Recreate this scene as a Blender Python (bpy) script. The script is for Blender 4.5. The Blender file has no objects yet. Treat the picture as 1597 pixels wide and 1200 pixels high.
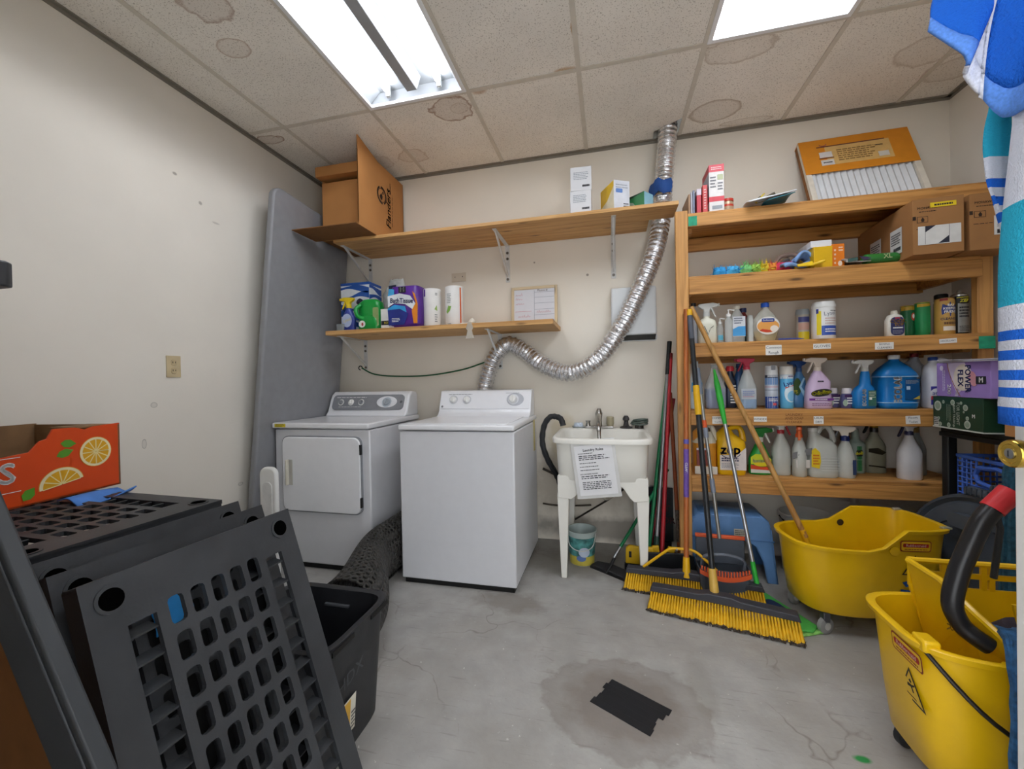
import bpy, math, random
from mathutils import Vector, Matrix
random.seed(7)
SC = bpy.context.scene
C = SC.collection

# ---------------------------------------------------------------- camera, world, exposure
cam_d = bpy.data.cameras.new('camera'); cam_d.sensor_width = 36; cam_d.lens = 630.06/1597*36
cam_d.clip_start = 0.02
cam = bpy.data.objects.new('camera', cam_d); C.objects.link(cam)
_r, _u, _f = (Vector((.97220, .23340, -.01876)), Vector((.01637, .01217, .99979)), Vector((-.23358, .97231, -.00801)))
cam.matrix_world = Matrix(((_r.x, _u.x, -_f.x, 2.2364), (_r.y, _u.y, -_f.y, -2.9175), (_r.z, _u.z, -_f.z, 1.1559), (0, 0, 0, 1)))
SC.camera = cam
W = bpy.data.worlds.new('world'); SC.world = W; W.use_nodes = True
W.node_tree.nodes['Background'].inputs[0].default_value = (.93, .96, 1.0, 1)
W.node_tree.nodes['Background'].inputs[1].default_value = 1.9  # set high to fill the front surfaces through the added doorway opening
SC.view_settings.view_transform = 'Standard'; SC.view_settings.look = 'None'
SC.view_settings.gamma = 1; SC.view_settings.use_curve_mapping = False
SC.view_settings.exposure = 1.02
TUBE_EMIT = 22.0
LENS_EMIT = 4.4
SC.cycles.use_denoising = True
SC.cycles.max_bounces = 7; SC.cycles.diffuse_bounces = 5; SC.cycles.glossy_bounces = 2
SC.cycles.use_adaptive_sampling = True; SC.cycles.adaptive_threshold = .05; SC.cycles.adaptive_min_samples = 12
SC.cycles.transmission_bounces = 6; SC.cycles.transparent_max_bounces = 8
SC.cycles.caustics_reflective = False; SC.cycles.caustics_refractive = False
SC.cycles.sample_clamp_indirect = 6

# ---------------------------------------------------------------- helpers
R = math.radians
PI = math.pi
def lin(h):
    h = h.lstrip('#')
    c = [int(h[i:i+2], 16)/255 for i in (0, 2, 4)]
    return tuple(x/12.92 if x <= .04045 else ((x+.055)/1.055)**2.4 for x in c) + (1,)
_M = {}
def mat(h, rough=.5, metal=0, var=.06, scale=18, bump=0, bscale=60, trans=0, emit=0, spec=.5, ior=1.45, alpha=1, coat=0, dirt=None, stretch=None):
    key = (h, rough, metal, var, scale, bump, bscale, trans, emit, spec, ior, alpha, coat, dirt, stretch)
    if key in _M: return _M[key]
    m = bpy.data.materials.new('mat_' + h.strip('#')); m.use_nodes = True
    nt = m.node_tree; N = nt.nodes; L = nt.links; b = N['Principled BSDF']
    col = lin(h)
    b.inputs['Base Color'].default_value = col
    b.inputs['Roughness'].default_value = rough; b.inputs['Metallic'].default_value = metal
    b.inputs['Specular IOR Level'].default_value = spec; b.inputs['IOR'].default_value = ior
    b.inputs['Transmission Weight'].default_value = trans; b.inputs['Alpha'].default_value = alpha
    b.inputs['Coat Weight'].default_value = coat
    if emit:
        b.inputs['Emission Color'].default_value = col; b.inputs['Emission Strength'].default_value = emit
    tc = N.new('ShaderNodeTexCoord'); vec = tc.outputs['Object']
    if stretch:
        mp = N.new('ShaderNodeMapping'); mp.inputs['Scale'].default_value = stretch; L.new(vec, mp.inputs[0]); vec = mp.outputs[0]
    if var:
        n = N.new('ShaderNodeTexNoise'); n.inputs['Scale'].default_value = scale; n.inputs['Detail'].default_value = 4
        L.new(vec, n.inputs['Vector'])
        r = N.new('ShaderNodeValToRGB'); r.color_ramp.elements[0].position = .3; r.color_ramp.elements[1].position = .7
        d = lin(dirt) if dirt else tuple(x*(1-var*2) for x in col[:3]) + (1,)
        r.color_ramp.elements[0].color = d
        r.color_ramp.elements[1].color = tuple(min(1, x*(1+var)) for x in col[:3]) + (1,)
        L.new(n.outputs['Fac'], r.inputs['Fac']); L.new(r.outputs['Color'], b.inputs['Base Color'])
    if bump:
        n2 = N.new('ShaderNodeTexNoise'); n2.inputs['Scale'].default_value = bscale; n2.inputs['Detail'].default_value = 3
        L.new(vec, n2.inputs['Vector'])
        bp = N.new('ShaderNodeBump'); bp.inputs['Strength'].default_value = bump; bp.inputs['Distance'].default_value = .004
        L.new(n2.outputs['Fac'], bp.inputs['Height']); L.new(bp.outputs['Normal'], b.inputs['Normal'])
    _M[key] = m
    return m
def wood(a, b_, axis='x', rough=.55, sc=1.0):
    key = ('wood', a, b_, axis, rough, sc)
    if key in _M: return _M[key]
    m = bpy.data.materials.new('mat_wood'); m.use_nodes = True
    nt = m.node_tree; N = nt.nodes; L = nt.links; b = N['Principled BSDF']; b.inputs['Roughness'].default_value = rough
    tc = N.new('ShaderNodeTexCoord'); oi = N.new('ShaderNodeObjectInfo')
    mp = N.new('ShaderNodeMapping'); s = {'x': (1.2, 26, 26), 'y': (26, 1.2, 26), 'z': (26, 26, 1.2)}[axis]
    mp.inputs['Scale'].default_value = tuple(v*sc for v in s)
    ad = N.new('ShaderNodeVectorMath'); ad.operation = 'ADD'
    cb = N.new('ShaderNodeCombineXYZ'); mu = N.new('ShaderNodeMath'); mu.operation = 'MULTIPLY'; mu.inputs[1].default_value = 37
    L.new(oi.outputs['Random'], mu.inputs[0]); L.new(mu.outputs[0], cb.inputs[0]); L.new(mu.outputs[0], cb.inputs[1]); L.new(mu.outputs[0], cb.inputs[2])
    L.new(tc.outputs['Object'], ad.inputs[0]); L.new(cb.outputs[0], ad.inputs[1]); L.new(ad.outputs[0], mp.inputs[0])
    n = N.new('ShaderNodeTexNoise'); n.inputs['Scale'].default_value = 1.6; n.inputs['Detail'].default_value = 6; n.inputs['Distortion'].default_value = 1.2
    L.new(mp.outputs[0], n.inputs['Vector'])
    r = N.new('ShaderNodeValToRGB'); e = r.color_ramp.elements
    e[0].position = .3; e[0].color = lin(b_); e[1].position = .62; e[1].color = lin(a)
    L.new(n.outputs['Fac'], r.inputs['Fac'])
    # knots
    vo = N.new('ShaderNodeTexVoronoi'); vo.inputs['Scale'].default_value = 1.0
    m2 = N.new('ShaderNodeMapping'); s2 = {'x': (3.2, 13, 13), 'y': (13, 3.2, 13), 'z': (13, 13, 3.2)}[axis]; m2.inputs['Scale'].default_value = s2
    L.new(ad.outputs[0], m2.inputs[0]); L.new(m2.outputs[0], vo.inputs['Vector'])
    kr = N.new('ShaderNodeValToRGB'); kr.color_ramp.elements[0].position = .05; kr.color_ramp.elements[0].color = (1, 1, 1, 1)
    kr.color_ramp.elements[1].position = .16; kr.color_ramp.elements[1].color = (0, 0, 0, 1)
    L.new(vo.outputs['Distance'], kr.inputs['Fac'])
    mx = N.new('ShaderNodeMixRGB'); mx.inputs['Color2'].default_value = tuple(x*.35 for x in lin(b_)[:3]) + (1,)
    L.new(kr.outputs['Color'], mx.inputs['Fac']); L.new(r.outputs['Color'], mx.inputs['Color1'])
    L.new(mx.outputs['Color'], b.inputs['Base Color'])
    bp = N.new('ShaderNodeBump'); bp.inputs['Strength'].default_value = .15; bp.inputs['Distance'].default_value = .003
    L.new(n.outputs['Fac'], bp.inputs['Height']); L.new(bp.outputs['Normal'], b.inputs['Normal'])
    _M[key] = m
    return m

class G:
    """collects shapes and links them as one mesh object"""
    def __init__(s): s.v = []; s.f = []; s.T = Matrix()
    def at(s, loc=(0, 0, 0), rx=0, ry=0, rz=0):
        s.T = Matrix.Translation(loc) @ Matrix.Rotation(rz, 4, 'Z') @ Matrix.Rotation(ry, 4, 'Y') @ Matrix.Rotation(rx, 4, 'X'); return s
    def add(s, vs, fs):
        o = len(s.v); T = s.T
        s.v += [tuple(T @ Vector(p)) for p in vs]; s.f += [tuple(i+o for i in f) for f in fs]; return s
    def box(s, c, d):
        x, y, z = (k/2 for k in d); X, Y, Z = c
        v = [(X+a*x, Y+b*y, Z+e*z) for a in (-1, 1) for b in (-1, 1) for e in (-1, 1)]
        return s.add(v, [(0, 1, 3, 2), (4, 6, 7, 5), (0, 4, 5, 1), (2, 3, 7, 6), (0, 2, 6, 4), (1, 5, 7, 3)])
    def b2(s, x0, x1, y0, y1, z0, z1): return s.box(((x0+x1)/2, (y0+y1)/2, (z0+z1)/2), (x1-x0, y1-y0, z1-z0))
    def prism(s, poly, a, b, ax='y'):
        k = {'y': lambda u, w, t: (u, t, w), 'x': lambda u, w, t: (t, u, w), 'z': lambda u, w, t: (u, w, t)}[ax]
        n = len(poly)
        v = [k(u, w, a) for u, w in poly] + [k(u, w, b) for u, w in poly]
        return s.add(v, [tuple(range(n))[::-1], tuple(range(n, 2*n))] + [(i, (i+1) % n, n+(i+1) % n, n+i) for i in range(n)])
    def rings(s, rr, c0=True, c1=True, loop=False):
        n = len(rr[0]); v = [p for r in rr for p in r]; f = []
        m = len(rr)
        for j in range(m if loop else m-1):
            a, b = j*n, ((j+1) % m)*n
            f += [(a+i, a+(i+1) % n, b+(i+1) % n, b+i) for i in range(n)]
        if c0 and not loop: f.append(tuple(range(n))[::-1])
        if c1 and not loop: f.append(tuple(range((m-1)*n, m*n)))
        return s.add(v, f)
    def loft(s, secs, n=24, c0=True, c1=True):
        """secs: (z, hx, hy[, exponent, cx, cy]); superellipse rings stacked in z"""
        rr = []
        for q in secs:
            z, hx, hy = q[:3]; e = q[3] if len(q) > 3 else 2; cx = q[4] if len(q) > 4 else 0; cy = q[5] if len(q) > 5 else 0
            ring = []
            for i in range(n):
                t = 2*PI*(i+.5)/n; c, d = math.cos(t), math.sin(t)
                ring.append((cx+hx*math.copysign(abs(c)**(2/e), c), cy+hy*math.copysign(abs(d)**(2/e), d), z))
            rr.append(ring)
        return s.rings(rr, c0, c1)
    def lathe(s, prof, n=20, c0=True, c1=True): return s.loft([(z, r, r) for r, z in prof], n, c0, c1)
    def tube(s, pts, r, n=8, cap=True, loop=False):
        P = [Vector(p) for p in pts]; rr = []; m = len(P)
        t0 = (P[1]-P[0]).normalized(); up = Vector((0, 0, 1)) if abs(t0.z) < .9 else Vector((1, 0, 0))
        nrm = t0.cross(up).normalized()
        for i, p in enumerate(P):
            t = (P[(i+1) % m]-P[i-1]) if loop else (P[min(i+1, m-1)]-P[max(i-1, 0)])
            t.normalize(); nrm = (nrm - t*nrm.dot(t)).normalized(); bn = t.cross(nrm)
            ri = r(i/(m-1)) if callable(r) else (r[i] if isinstance(r, (list, tuple)) else r)
            rr.append([tuple(p + nrm*(ri*math.cos(2*PI*k/n)) + bn*(ri*math.sin(2*PI*k/n))) for k in range(n)])
        return s.rings(rr, cap, cap, loop)
    def cyl(s, a, b, r, n=12, r2=None): return s.tube([a, b], [r, r if r2 is None else r2], n)
    def grid(s, fn, nu, nv, cu=False):
        v = [fn(i/nu, j/nv) for j in range(nv+1) for i in range(nu + (0 if cu else 1))]
        w = nu if cu else nu+1
        f = [(j*w+i, j*w+(i+1) % w, (j+1)*w+(i+1) % w, (j+1)*w+i) for j in range(nv) for i in range(nu)]
        return s.add(v, f)
    def disc(s, c, r, n=24, ry=None, ax='y'):
        ry = ry or r
        k = {'y': lambda a, b: (c[0]+a, c[1], c[2]+b), 'z': lambda a, b: (c[0]+a, c[1]+b, c[2]), 'x': lambda a, b: (c[0], c[1]+a, c[2]+b)}[ax]
        return s.add([k(r*math.cos(2*PI*i/n), ry*math.sin(2*PI*i/n)) for i in range(n)], [tuple(range(n))])
    def ring2(s, c, r, w, n=28, y=None, a0=0, a1=360, ry=None):
        ry = ry or r; v = []; k = max(3, int(n*(a1-a0)/360))
        for i in range(k+1):
            t = R(a0+(a1-a0)*i/k); v += [(c[0]+r*math.cos(t), c[1], c[2]+ry*math.sin(t)), (c[0]+(r-w)*math.cos(t), c[1], c[2]+(ry-w)*math.sin(t))]
        return s.add(v, [(2*i, 2*i+2, 2*i+3, 2*i+1) for i in range(k)])
    def mesh(s, name, m, sm=False, ang=35):
        me = bpy.data.meshes.new(name); me.from_pydata(s.v, [], s.f); me.materials.append(m)
        me.validate(); 
        import bmesh
        bm = bmesh.new(); bm.from_mesh(me); bmesh.ops.recalc_face_normals(bm, faces=bm.faces); bm.to_mesh(me); bm.free()
        if sm:
            me.polygons.foreach_set('use_smooth', [True]*len(me.polygons)); me.set_sharp_from_angle(angle=R(ang))
        return me
    def done(s, name, m, par=None, bev=0, sm=False, sub=0, sol=0, seg=2, loc=None, rot=None, ang=35):
        o = bpy.data.objects.new(name, s.mesh(name, m, sm or bev > 0, ang)); C.objects.link(o)
        if par is not None: o.parent = par
        if loc is not None: o.location = loc
        if rot is not None: o.rotation_euler = rot
        if sol:
            k = o.modifiers.new('solid', 'SOLIDIFY'); k.thickness = sol; k.offset = 0
        if bev:
            k = o.modifiers.new('bevel', 'BEVEL'); k.width = bev; k.segments = seg; k.limit_method = 'ANGLE'; k.angle_limit = R(40)
            k.harden_normals = False
        if sub:
            k = o.modifiers.new('sub', 'SUBSURF'); k.levels = sub; k.render_levels = sub
        return o
def tag(o, label, cat, group=None, kind=None):
    o['label'] = label; o['category'] = cat
    if group: o['group'] = group
    if kind: o['kind'] = kind
    return o
def thing(name, label, cat, loc=(0, 0, 0), rz=0, group=None, rx=0, ry=0):
    o = bpy.data.objects.new(name, None); o.empty_display_size = .05; C.objects.link(o)
    o.location = loc; o.rotation_euler = (rx, ry, rz)
    return tag(o, label, cat, group)
def struct(o): o['kind'] = 'structure'; return o
def dup(root, loc, rz=None, label=None):
    r = root.copy(); C.objects.link(r); r.location = loc
    if rz is not None: r.rotation_euler = (root.rotation_euler[0], root.rotation_euler[1], rz)
    if label: r['label'] = label
    for ch in [c for c in C.objects if c.parent == root]:
        k = ch.copy(); C.objects.link(k); k.parent = r
        for g in [c for c in C.objects if c.parent == ch]:
            q = g.copy(); C.objects.link(q); q.parent = k
    return r
_T = {}
def textgeo(s, size=1.0):
    if s not in _T:
        cu = bpy.data.curves.new('txt', 'FONT'); cu.body = s; cu.align_x = 'CENTER'; cu.align_y = 'CENTER'; cu.resolution_u = 2
        ob = bpy.data.objects.new('txt', cu)
        me = bpy.data.meshes.new_from_object(ob)
        _T[s] = ([tuple(v.co) for v in me.vertices], [tuple(p.vertices) for p in me.polygons])
        bpy.data.objects.remove(ob); bpy.data.curves.remove(cu); bpy.data.meshes.remove(me)
    return _T[s]
def wrapf(y, wrap, F):
    def k(u, w):
        p = (wrap*math.sin(u/wrap), y+wrap-wrap*math.cos(u/wrap), w) if wrap else (u, y, w)
        return tuple(F @ Vector(p)) if F else p
    return k
def lettering(par, s, size, m, cx, cz, y, wrap=0, rot=0, F=None, sx=1, name='lettering', bold=0, shear=0):
    v, f = textgeo(s); k = wrapf(y, wrap, F); c, d = math.cos(rot), math.sin(rot); g = G()
    offs = [(0, 0)] if not bold else [(0, 0), (bold, 0), (-bold, 0), (0, bold), (0, -bold)]
    for ox, oz in offs:
        vv = []
        for p in v:
            a, b = (p[0]+shear*p[1])*size*sx+ox, p[1]*size+oz
            vv.append(k(cx+a*c-b*d, cz+a*d+b*c))
        g.add(vv, f)
    return g.done(name, m, par)
def decal(par, m, cx, cz, w, h, y, wrap=0, F=None, name='label', rot=0, n=8):
    k = wrapf(y, wrap, F); c, d = math.cos(rot), math.sin(rot)
    def fn(u, t):
        a, b = (u-.5)*w, (t-.5)*h
        return k(cx+a*c-b*d, cz+a*d+b*c)
    return G().grid(fn, n if wrap else 1, 1).done(name, m, par, sm=bool(wrap))
def shape(par, m, poly, y, wrap=0, F=None, name='print'):
    k = wrapf(y, wrap, F); g = G()
    if wrap:
        n = len(poly); cx = sum(p[0] for p in poly)/n; cz = sum(p[1] for p in poly)/n; K = 5
        g.rings([[k(cx+(u-cx)*(K-j)/K, cz+(w-cz)*(K-j)/K) for u, w in poly] for j in range(K)], False, True)
    else: g.add([k(u, w) for u, w in poly], [tuple(range(len(poly)))])
    return g.done(name, m, par)
def lines(par, m, cx, cz, w, h, n, y, wrap=0, F=None, name='printed_text', rot=0, fill=.45, seed=1, jit=.4):
    """rows of small print as thin dark strips"""
    rnd = random.Random(seed); g = G(); k = wrapf(y, wrap, F); c, d = math.cos(rot), math.sin(rot)
    for i in range(n):
        z0 = h/2-(i+.5)*h/n; hh = h/n*fill/2; x = -w/2; x1 = w/2*(1-jit*rnd.random())
        while x < x1:
            ww = min(w*(.05+.1*rnd.random()), x1-x)
            q = [(x, z0-hh), (x+ww, z0-hh), (x+ww, z0+hh), (x, z0+hh)]
            g.add([k(cx+a*c-b*d, cz+a*d+b*c) for a, b in q], [(0, 1, 2, 3)]); x += ww+w*.025
    return g.done(name, m, par)
def oval(cx, cz, rx, rz, n=28, rot=0):
    return [(cx+rx*math.cos(t)*math.cos(rot)-rz*math.sin(t)*math.sin(rot), cz+rx*math.cos(t)*math.sin(rot)+rz*math.sin(t)*math.cos(rot)) for t in [2*PI*i/n for i in range(n)]]
def smooth(P, k=6):
    """Catmull-Rom through points"""
    P = [Vector(p) for p in P]; out = []
    for i in range(len(P)-1):
        a, b, c, d = P[max(i-1, 0)], P[i], P[i+1], P[min(i+2, len(P)-1)]
        for j in range(k):
            t = j/k
            out.append(.5*((2*b)+(c-a)*t+(2*a-5*b+4*c-d)*t*t+(3*b-a-3*c+d)*t**3))
    return out+[P[-1]]
BLK = mat('#161616', .5, var=.05); WHT = mat('#e9e9e6', .4, var=.015); INK = mat('#22242a', .7, var=0); GREYP = mat('#8d8f93', .5)
CHROME = mat('#c9c9c9', .22, 1, var=.02); STEEL = mat('#a7a9ab', .35, 1, var=.04)
CARD = mat('#b98450', .8, var=.05, scale=9, bump=.05); CARDD = mat('#8a5d33', .85, var=.05)
# ---------------------------------------------------------------- room shell
H = 2.774; RW = 4.2018; YF = -2.82; TG = .6096; G0 = .2793; ROW = -.7677
def spots_mat(name, base, spots, speck=None, rough=.85, noise=.05, nscale=6, bump=.1, bscale=120, extra=None, ax=(0, 1)):
    """matte surface with stains fixed in the room: spots = (x, y, rx, ry, colour, strength, ring, wobble)"""
    m = bpy.data.materials.new(name); m.use_nodes = True; nt = m.node_tree; N = nt.nodes; L = nt.links; b = N['Principled BSDF']
    b.inputs['Roughness'].default_value = rough; b.inputs['Specular IOR Level'].default_value = .3
    ge = N.new('ShaderNodeNewGeometry'); pos = ge.outputs['Position']
    n = N.new('ShaderNodeTexNoise'); n.inputs['Scale'].default_value = nscale; n.inputs['Detail'].default_value = 6; L.new(pos, n.inputs['Vector'])
    r = N.new('ShaderNodeValToRGB'); c = lin(base)
    r.color_ramp.elements[0].position = .3; r.color_ramp.elements[0].color = tuple(x*(1-noise*2) for x in c[:3])+(1,)
    r.color_ramp.elements[1].position = .7; r.color_ramp.elements[1].color = tuple(min(1, x*(1+noise)) for x in c[:3])+(1,)
    L.new(n.outputs['Fac'], r.inputs['Fac']); cur = r.outputs['Color']
    def mixin(fac, col):
        nonlocal cur
        mx = N.new('ShaderNodeMixRGB'); mx.inputs['Color2'].default_value = lin(col); L.new(cur, mx.inputs['Color1'])
        if isinstance(fac, float): mx.inputs['Fac'].default_value = fac
        else: L.new(fac, mx.inputs['Fac'])
        cur = mx.outputs['Color']
    def math_(op, a, b2):
        k = N.new('ShaderNodeMath'); k.operation = op
        for i, q in enumerate((a, b2)):
            if q is None: continue
            if isinstance(q, (int, float)): k.inputs[i].default_value = q
            else: L.new(q, k.inputs[i])
        return k.outputs[0]
    if speck:
        for sc, lo, col, st in speck:
            q = N.new('ShaderNodeTexNoise'); q.inputs['Scale'].default_value = sc; q.inputs['Detail'].default_value = 2; L.new(pos, q.inputs['Vector'])
            k = N.new('ShaderNodeValToRGB'); k.color_ramp.elements[0].position = lo; k.color_ramp.elements[0].color = (0, 0, 0, 1)
            k.color_ramp.elements[1].position = lo+.05; k.color_ramp.elements[1].color = (st, st, st, 1)
            L.new(q.outputs['Fac'], k.inputs['Fac']); mixin(k.outputs['Color'], col)
    if extra: extra(N, L, pos, mixin, math_)
    sep = N.new('ShaderNodeSeparateXYZ'); L.new(pos, sep.inputs[0])
    wn = N.new('ShaderNodeTexNoise'); wn.inputs['Scale'].default_value = 14; wn.inputs['Detail'].default_value = 3; L.new(pos, wn.inputs['Vector'])
    for (x, y, rx, ry, col, st, ring, wob) in spots:
        dx = math_('DIVIDE', math_('SUBTRACT', sep.outputs[ax[0]], x), rx); dy = math_('DIVIDE', math_('SUBTRACT', sep.outputs[ax[1]], y), ry)
        d = math_('SQRT', math_('ADD', math_('MULTIPLY', dx, dx), math_('MULTIPLY', dy, dy)), None)
        d = math_('ADD', d, math_('MULTIPLY', math_('SUBTRACT', wn.outputs['Fac'], .5), wob))
        k = N.new('ShaderNodeValToRGB'); e = k.color_ramp.elements
        if ring:
            e[0].position = .0; e[0].color = (st*.18,)*3+(1,); e[1].position = .80; e[1].color = (st*.25,)*3+(1,)
            a = k.color_ramp.elements.new(.93); a.color = (st, st, st, 1); a = k.color_ramp.elements.new(1.0); a.color = (0, 0, 0, 1)
        else:
            e[0].position = .55; e[0].color = (st, st, st, 1); e[1].position = 1.0; e[1].color = (0, 0, 0, 1)
        L.new(d, k.inputs['Fac']); mixin(k.outputs['Color'], col)
    L.new(cur, b.inputs['Base Color'])
    bn = N.new('ShaderNodeTexNoise'); bn.inputs['Scale'].default_value = bscale; L.new(pos, bn.inputs['Vector'])
    bp = N.new('ShaderNodeBump'); bp.inputs['Strength'].default_value = bump; bp.inputs['Distance'].default_value = .003
    L.new(bn.outputs['Fac'], bp.inputs['Height']); L.new(bp.outputs['Normal'], b.inputs['Normal'])
    return m
BR = '#8a5a30'
CSPOTS = [
    (1.356, -.646, .13, .115, BR, .75, 1, .9), (1.40, -.646, .055, .05, '#9a7447', .3, 1, .5), (.903, -.252, .11, .09, '#9a7447', .4, 1, .9), (.616, -.243, .12, .09, '#a08058', .3, 1, .7),
    (.09, -.68, .09, .05, BR, .8, 1, 1.0), (.513, -1.325, .085, .06, '#9a6a3a', .5, 1, .35), (.60, -1.56, .11, .12, BR, .55, 1, .8),
    (2.891, -.214, .15, .11, '#9a8060', .6, 1, .3), (2.889, -.69, .17, .10, '#9a8060', .45, 1, .6), (3.114, -.059, .16, .035, '#9a8060', .45, 1, .4),
    (3.85, -.444, .18, .12, '#9a8060', .4, 1, .5), (4.05, -.252, .14, .1, '#9a8060', .35, 1, .4),
    (1.56, -.75, .05, .03, '#b07a30', .5, 0, .4), (2.037, -.78, .07, .025, '#b8862e', .6, 0, .6), (2.101, -1.02, .012, .05, '#b8862e', .8, 0, .3)]
_CM = {}
def ceil_mat(x0, x1, y0, y1):
    near = tuple(q for q in CSPOTS if q[0]+q[2] > x0 and q[0]-q[2] < x1 and q[1]+q[3] > y0 and q[1]-q[3] < y1)
    if near not in _CM:
        _CM[near] = spots_mat('ceiling_tile', '#f3eee5', near, speck=[(170, .60, '#958a7a', .6)], noise=.04, nscale=3, bump=.3, bscale=160)
    return _CM[near]
def floor_extra(N, L, pos, mixin, math_):
    q = N.new('ShaderNodeTexNoise'); q.inputs['Scale'].default_value = 1.7; q.inputs['Detail'].default_value = 8; q.inputs['Roughness'].default_value = .7; L.new(pos, q.inputs['Vector'])
    k = N.new('ShaderNodeValToRGB'); k.color_ramp.elements[0].position = .42; k.color_ramp.elements[0].color = (0, 0, 0, 1)
    k.color_ramp.elements[1].position = .68; k.color_ramp.elements[1].color = (.7, .7, .7, 1); L.new(q.outputs['Fac'], k.inputs['Fac']); mixin(k.outputs['Color'], '#948f88')
    # fine scratches
    mp = N.new('ShaderNodeMapping'); mp.inputs['Rotation'].default_value = (0, 0, .6); mp.inputs['Scale'].default_value = (5, 60, 1); L.new(pos, mp.inputs[0])
    s = N.new('ShaderNodeTexNoise'); s.inputs['Scale'].default_value = 1.5; s.inputs['Detail'].default_value = 5; L.new(mp.outputs[0], s.inputs['Vector'])
    k = N.new('ShaderNodeValToRGB'); k.color_ramp.elements[0].position = .62; k.color_ramp.elements[0].color = (0, 0, 0, 1)
    k.color_ramp.elements[1].position = .68; k.color_ramp.elements[1].color = (.35, .35, .35, 1); L.new(s.outputs['Fac'], k.inputs['Fac']); mixin(k.outputs['Color'], '#7d7a75')
    # hairline cracks, only here and there
    w = N.new('ShaderNodeTexNoise'); w.inputs['Scale'].default_value = 3; w.inputs['Detail'].default_value = 3; L.new(pos, w.inputs['Vector'])
    ad = N.new('ShaderNodeMixRGB'); ad.inputs['Fac'].default_value = .3; L.new(pos, ad.inputs['Color1']); L.new(w.outputs['Color'], ad.inputs['Color2'])
    v = N.new('ShaderNodeTexVoronoi'); v.feature = 'DISTANCE_TO_EDGE'; v.inputs['Scale'].default_value = 2.3; L.new(ad.outputs[0], v.inputs['Vector'])
    k = N.new('ShaderNodeValToRGB'); k.color_ramp.elements[0].position = .001; k.color_ramp.elements[0].color = (.8, .8, .8, 1)
    k.color_ramp.elements[1].position = .006; k.color_ramp.elements[1].color = (0, 0, 0, 1); L.new(v.outputs['Distance'], k.inputs['Fac'])
    k2 = N.new('ShaderNodeValToRGB'); k2.color_ramp.elements[0].position = .50; k2.color_ramp.elements[0].color = (0, 0, 0, 1)
    k2.color_ramp.elements[1].position = .60; L.new(q.outputs['Fac'], k2.inputs['Fac'])
    mixin(math_('MULTIPLY', k.outputs['Color'], k2.outputs['Color']), '#77716a')
FLOOR = spots_mat('concrete', '#a8a6a2', [(2.27, -1.44, .30, .235, '#7c726a', .75, 0, .5), (2.27, -1.44, .30, .235, '#6f655c', .35, 1, .5),
    (1.72, -.88, .22, .12, '#6b6157', .5, 0, 1.0), (2.958, -1.506, .03, .016, '#1f8a42', .95, 0, .9), (2.55, -1.3, .06, .2, '#7f7a70', .35, 0, .8), (3.2, -1.0, .5, .25, '#8a847b', .4, 0, .8),
    (2.1, -.35, .6, .25, '#7c756b', .5, 0, .8), (1.0, -1.5, .3, .35, '#8f8a84', .4, 0, .6)],
    speck=[(55, .72, '#e6e4de', .8), (90, .70, '#8a857d', .5)], noise=.07, nscale=9, bump=.25, bscale=70, rough=.6, extra=floor_extra)
WALL = spots_mat('wall_paint', '#e8e2d7', [(-1.357, 1.07, .016, .014, '#7a7268', .8, 1, .4), (-1.405, .88, .012, .026, '#7a7268', .7, 1, .6), (-.878, .55, .02, .012, '#7a7268', .8, 1, .8),
    (-1.226, 2.3, .015, .01, '#8a8278', .7, 0, .8), (-1.09, 2.2, .012, .012, '#8a8278', .6, 0, .8), (-1.0, 2.12, .03, .008, '#8a8278', .35, 0, .8)], noise=.02, nscale=2.2, bump=.12, bscale=45, ax=(1, 2))
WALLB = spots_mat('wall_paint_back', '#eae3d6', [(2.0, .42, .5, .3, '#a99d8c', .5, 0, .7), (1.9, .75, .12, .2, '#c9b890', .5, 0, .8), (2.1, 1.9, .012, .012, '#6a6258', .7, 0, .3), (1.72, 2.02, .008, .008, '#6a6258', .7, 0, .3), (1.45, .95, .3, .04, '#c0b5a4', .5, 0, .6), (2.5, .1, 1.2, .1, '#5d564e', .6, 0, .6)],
    noise=.02, nscale=2.2, bump=.12, bscale=45, ax=(0, 2))
struct(G().b2(-.1, RW+.1, YF-1.5, .1, -.1, 0).done('floor', FLOOR))
struct(G().b2(-.1, RW+.1, 0, .1, 0, H+.15).done('wall_back', WALLB))
struct(G().b2(-.1, 0, YF, 0, 0, H+.15).done('wall_left', WALL))
struct(G().b2(RW, RW+.1, YF, 0, 0, H+.15).done('wall_right', WALL))
struct(G().b2(-.1, 1.93, YF-.13, YF, 0, H+.15).b2(3.085, RW+.1, YF-.13, YF, 0, H+.15).b2(1.93, 3.085, YF-.13, YF, 2.1, H+.15).done('wall_front', WALL))  # doorway opening added out of view so world light brightens the room
ceil = struct(G().b2(-.1, RW+.1, YF-.13, .1, H+.15, H+.25).done('ceiling', mat('#6d665c', .9)))
xs = [0]+[G0+i*TG for i in range(7)]+[RW]; ys = [0, ROW, ROW-1.2192, YF]
BAR = mat('#d4cdc0', .6, var=.03)
for j in range(3):
    for i in range(8):
        if j == 1 and i in (2, 5): continue
        x0, x1, y1, y0 = xs[i]+.004, xs[i+1]-.004, ys[j]-.004, ys[j+1]+.004
        if j == 0 and i == 4:       # torn corner where the dryer duct goes up
            g = G().prism([(x0, y0), (x1, y0), (x1, -.205), (x1-.165, -.10), (x1-.165, y1), (x0, y1)], H+.004, H+.018, 'z')
        else: g = G().b2(x0, x1, y0, y1, H+.004, H+.018)
        g.done('ceiling_tile', ceil_mat(x0, x1, y0, y1), ceil)
for x in xs[1:-1]: G().b2(x-.012, x+.012, YF, 0, H-.001, H+.004).b2(x-.002, x+.002, YF, 0, H+.004, H+.03).done('grid_bar', BAR, ceil)
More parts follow.
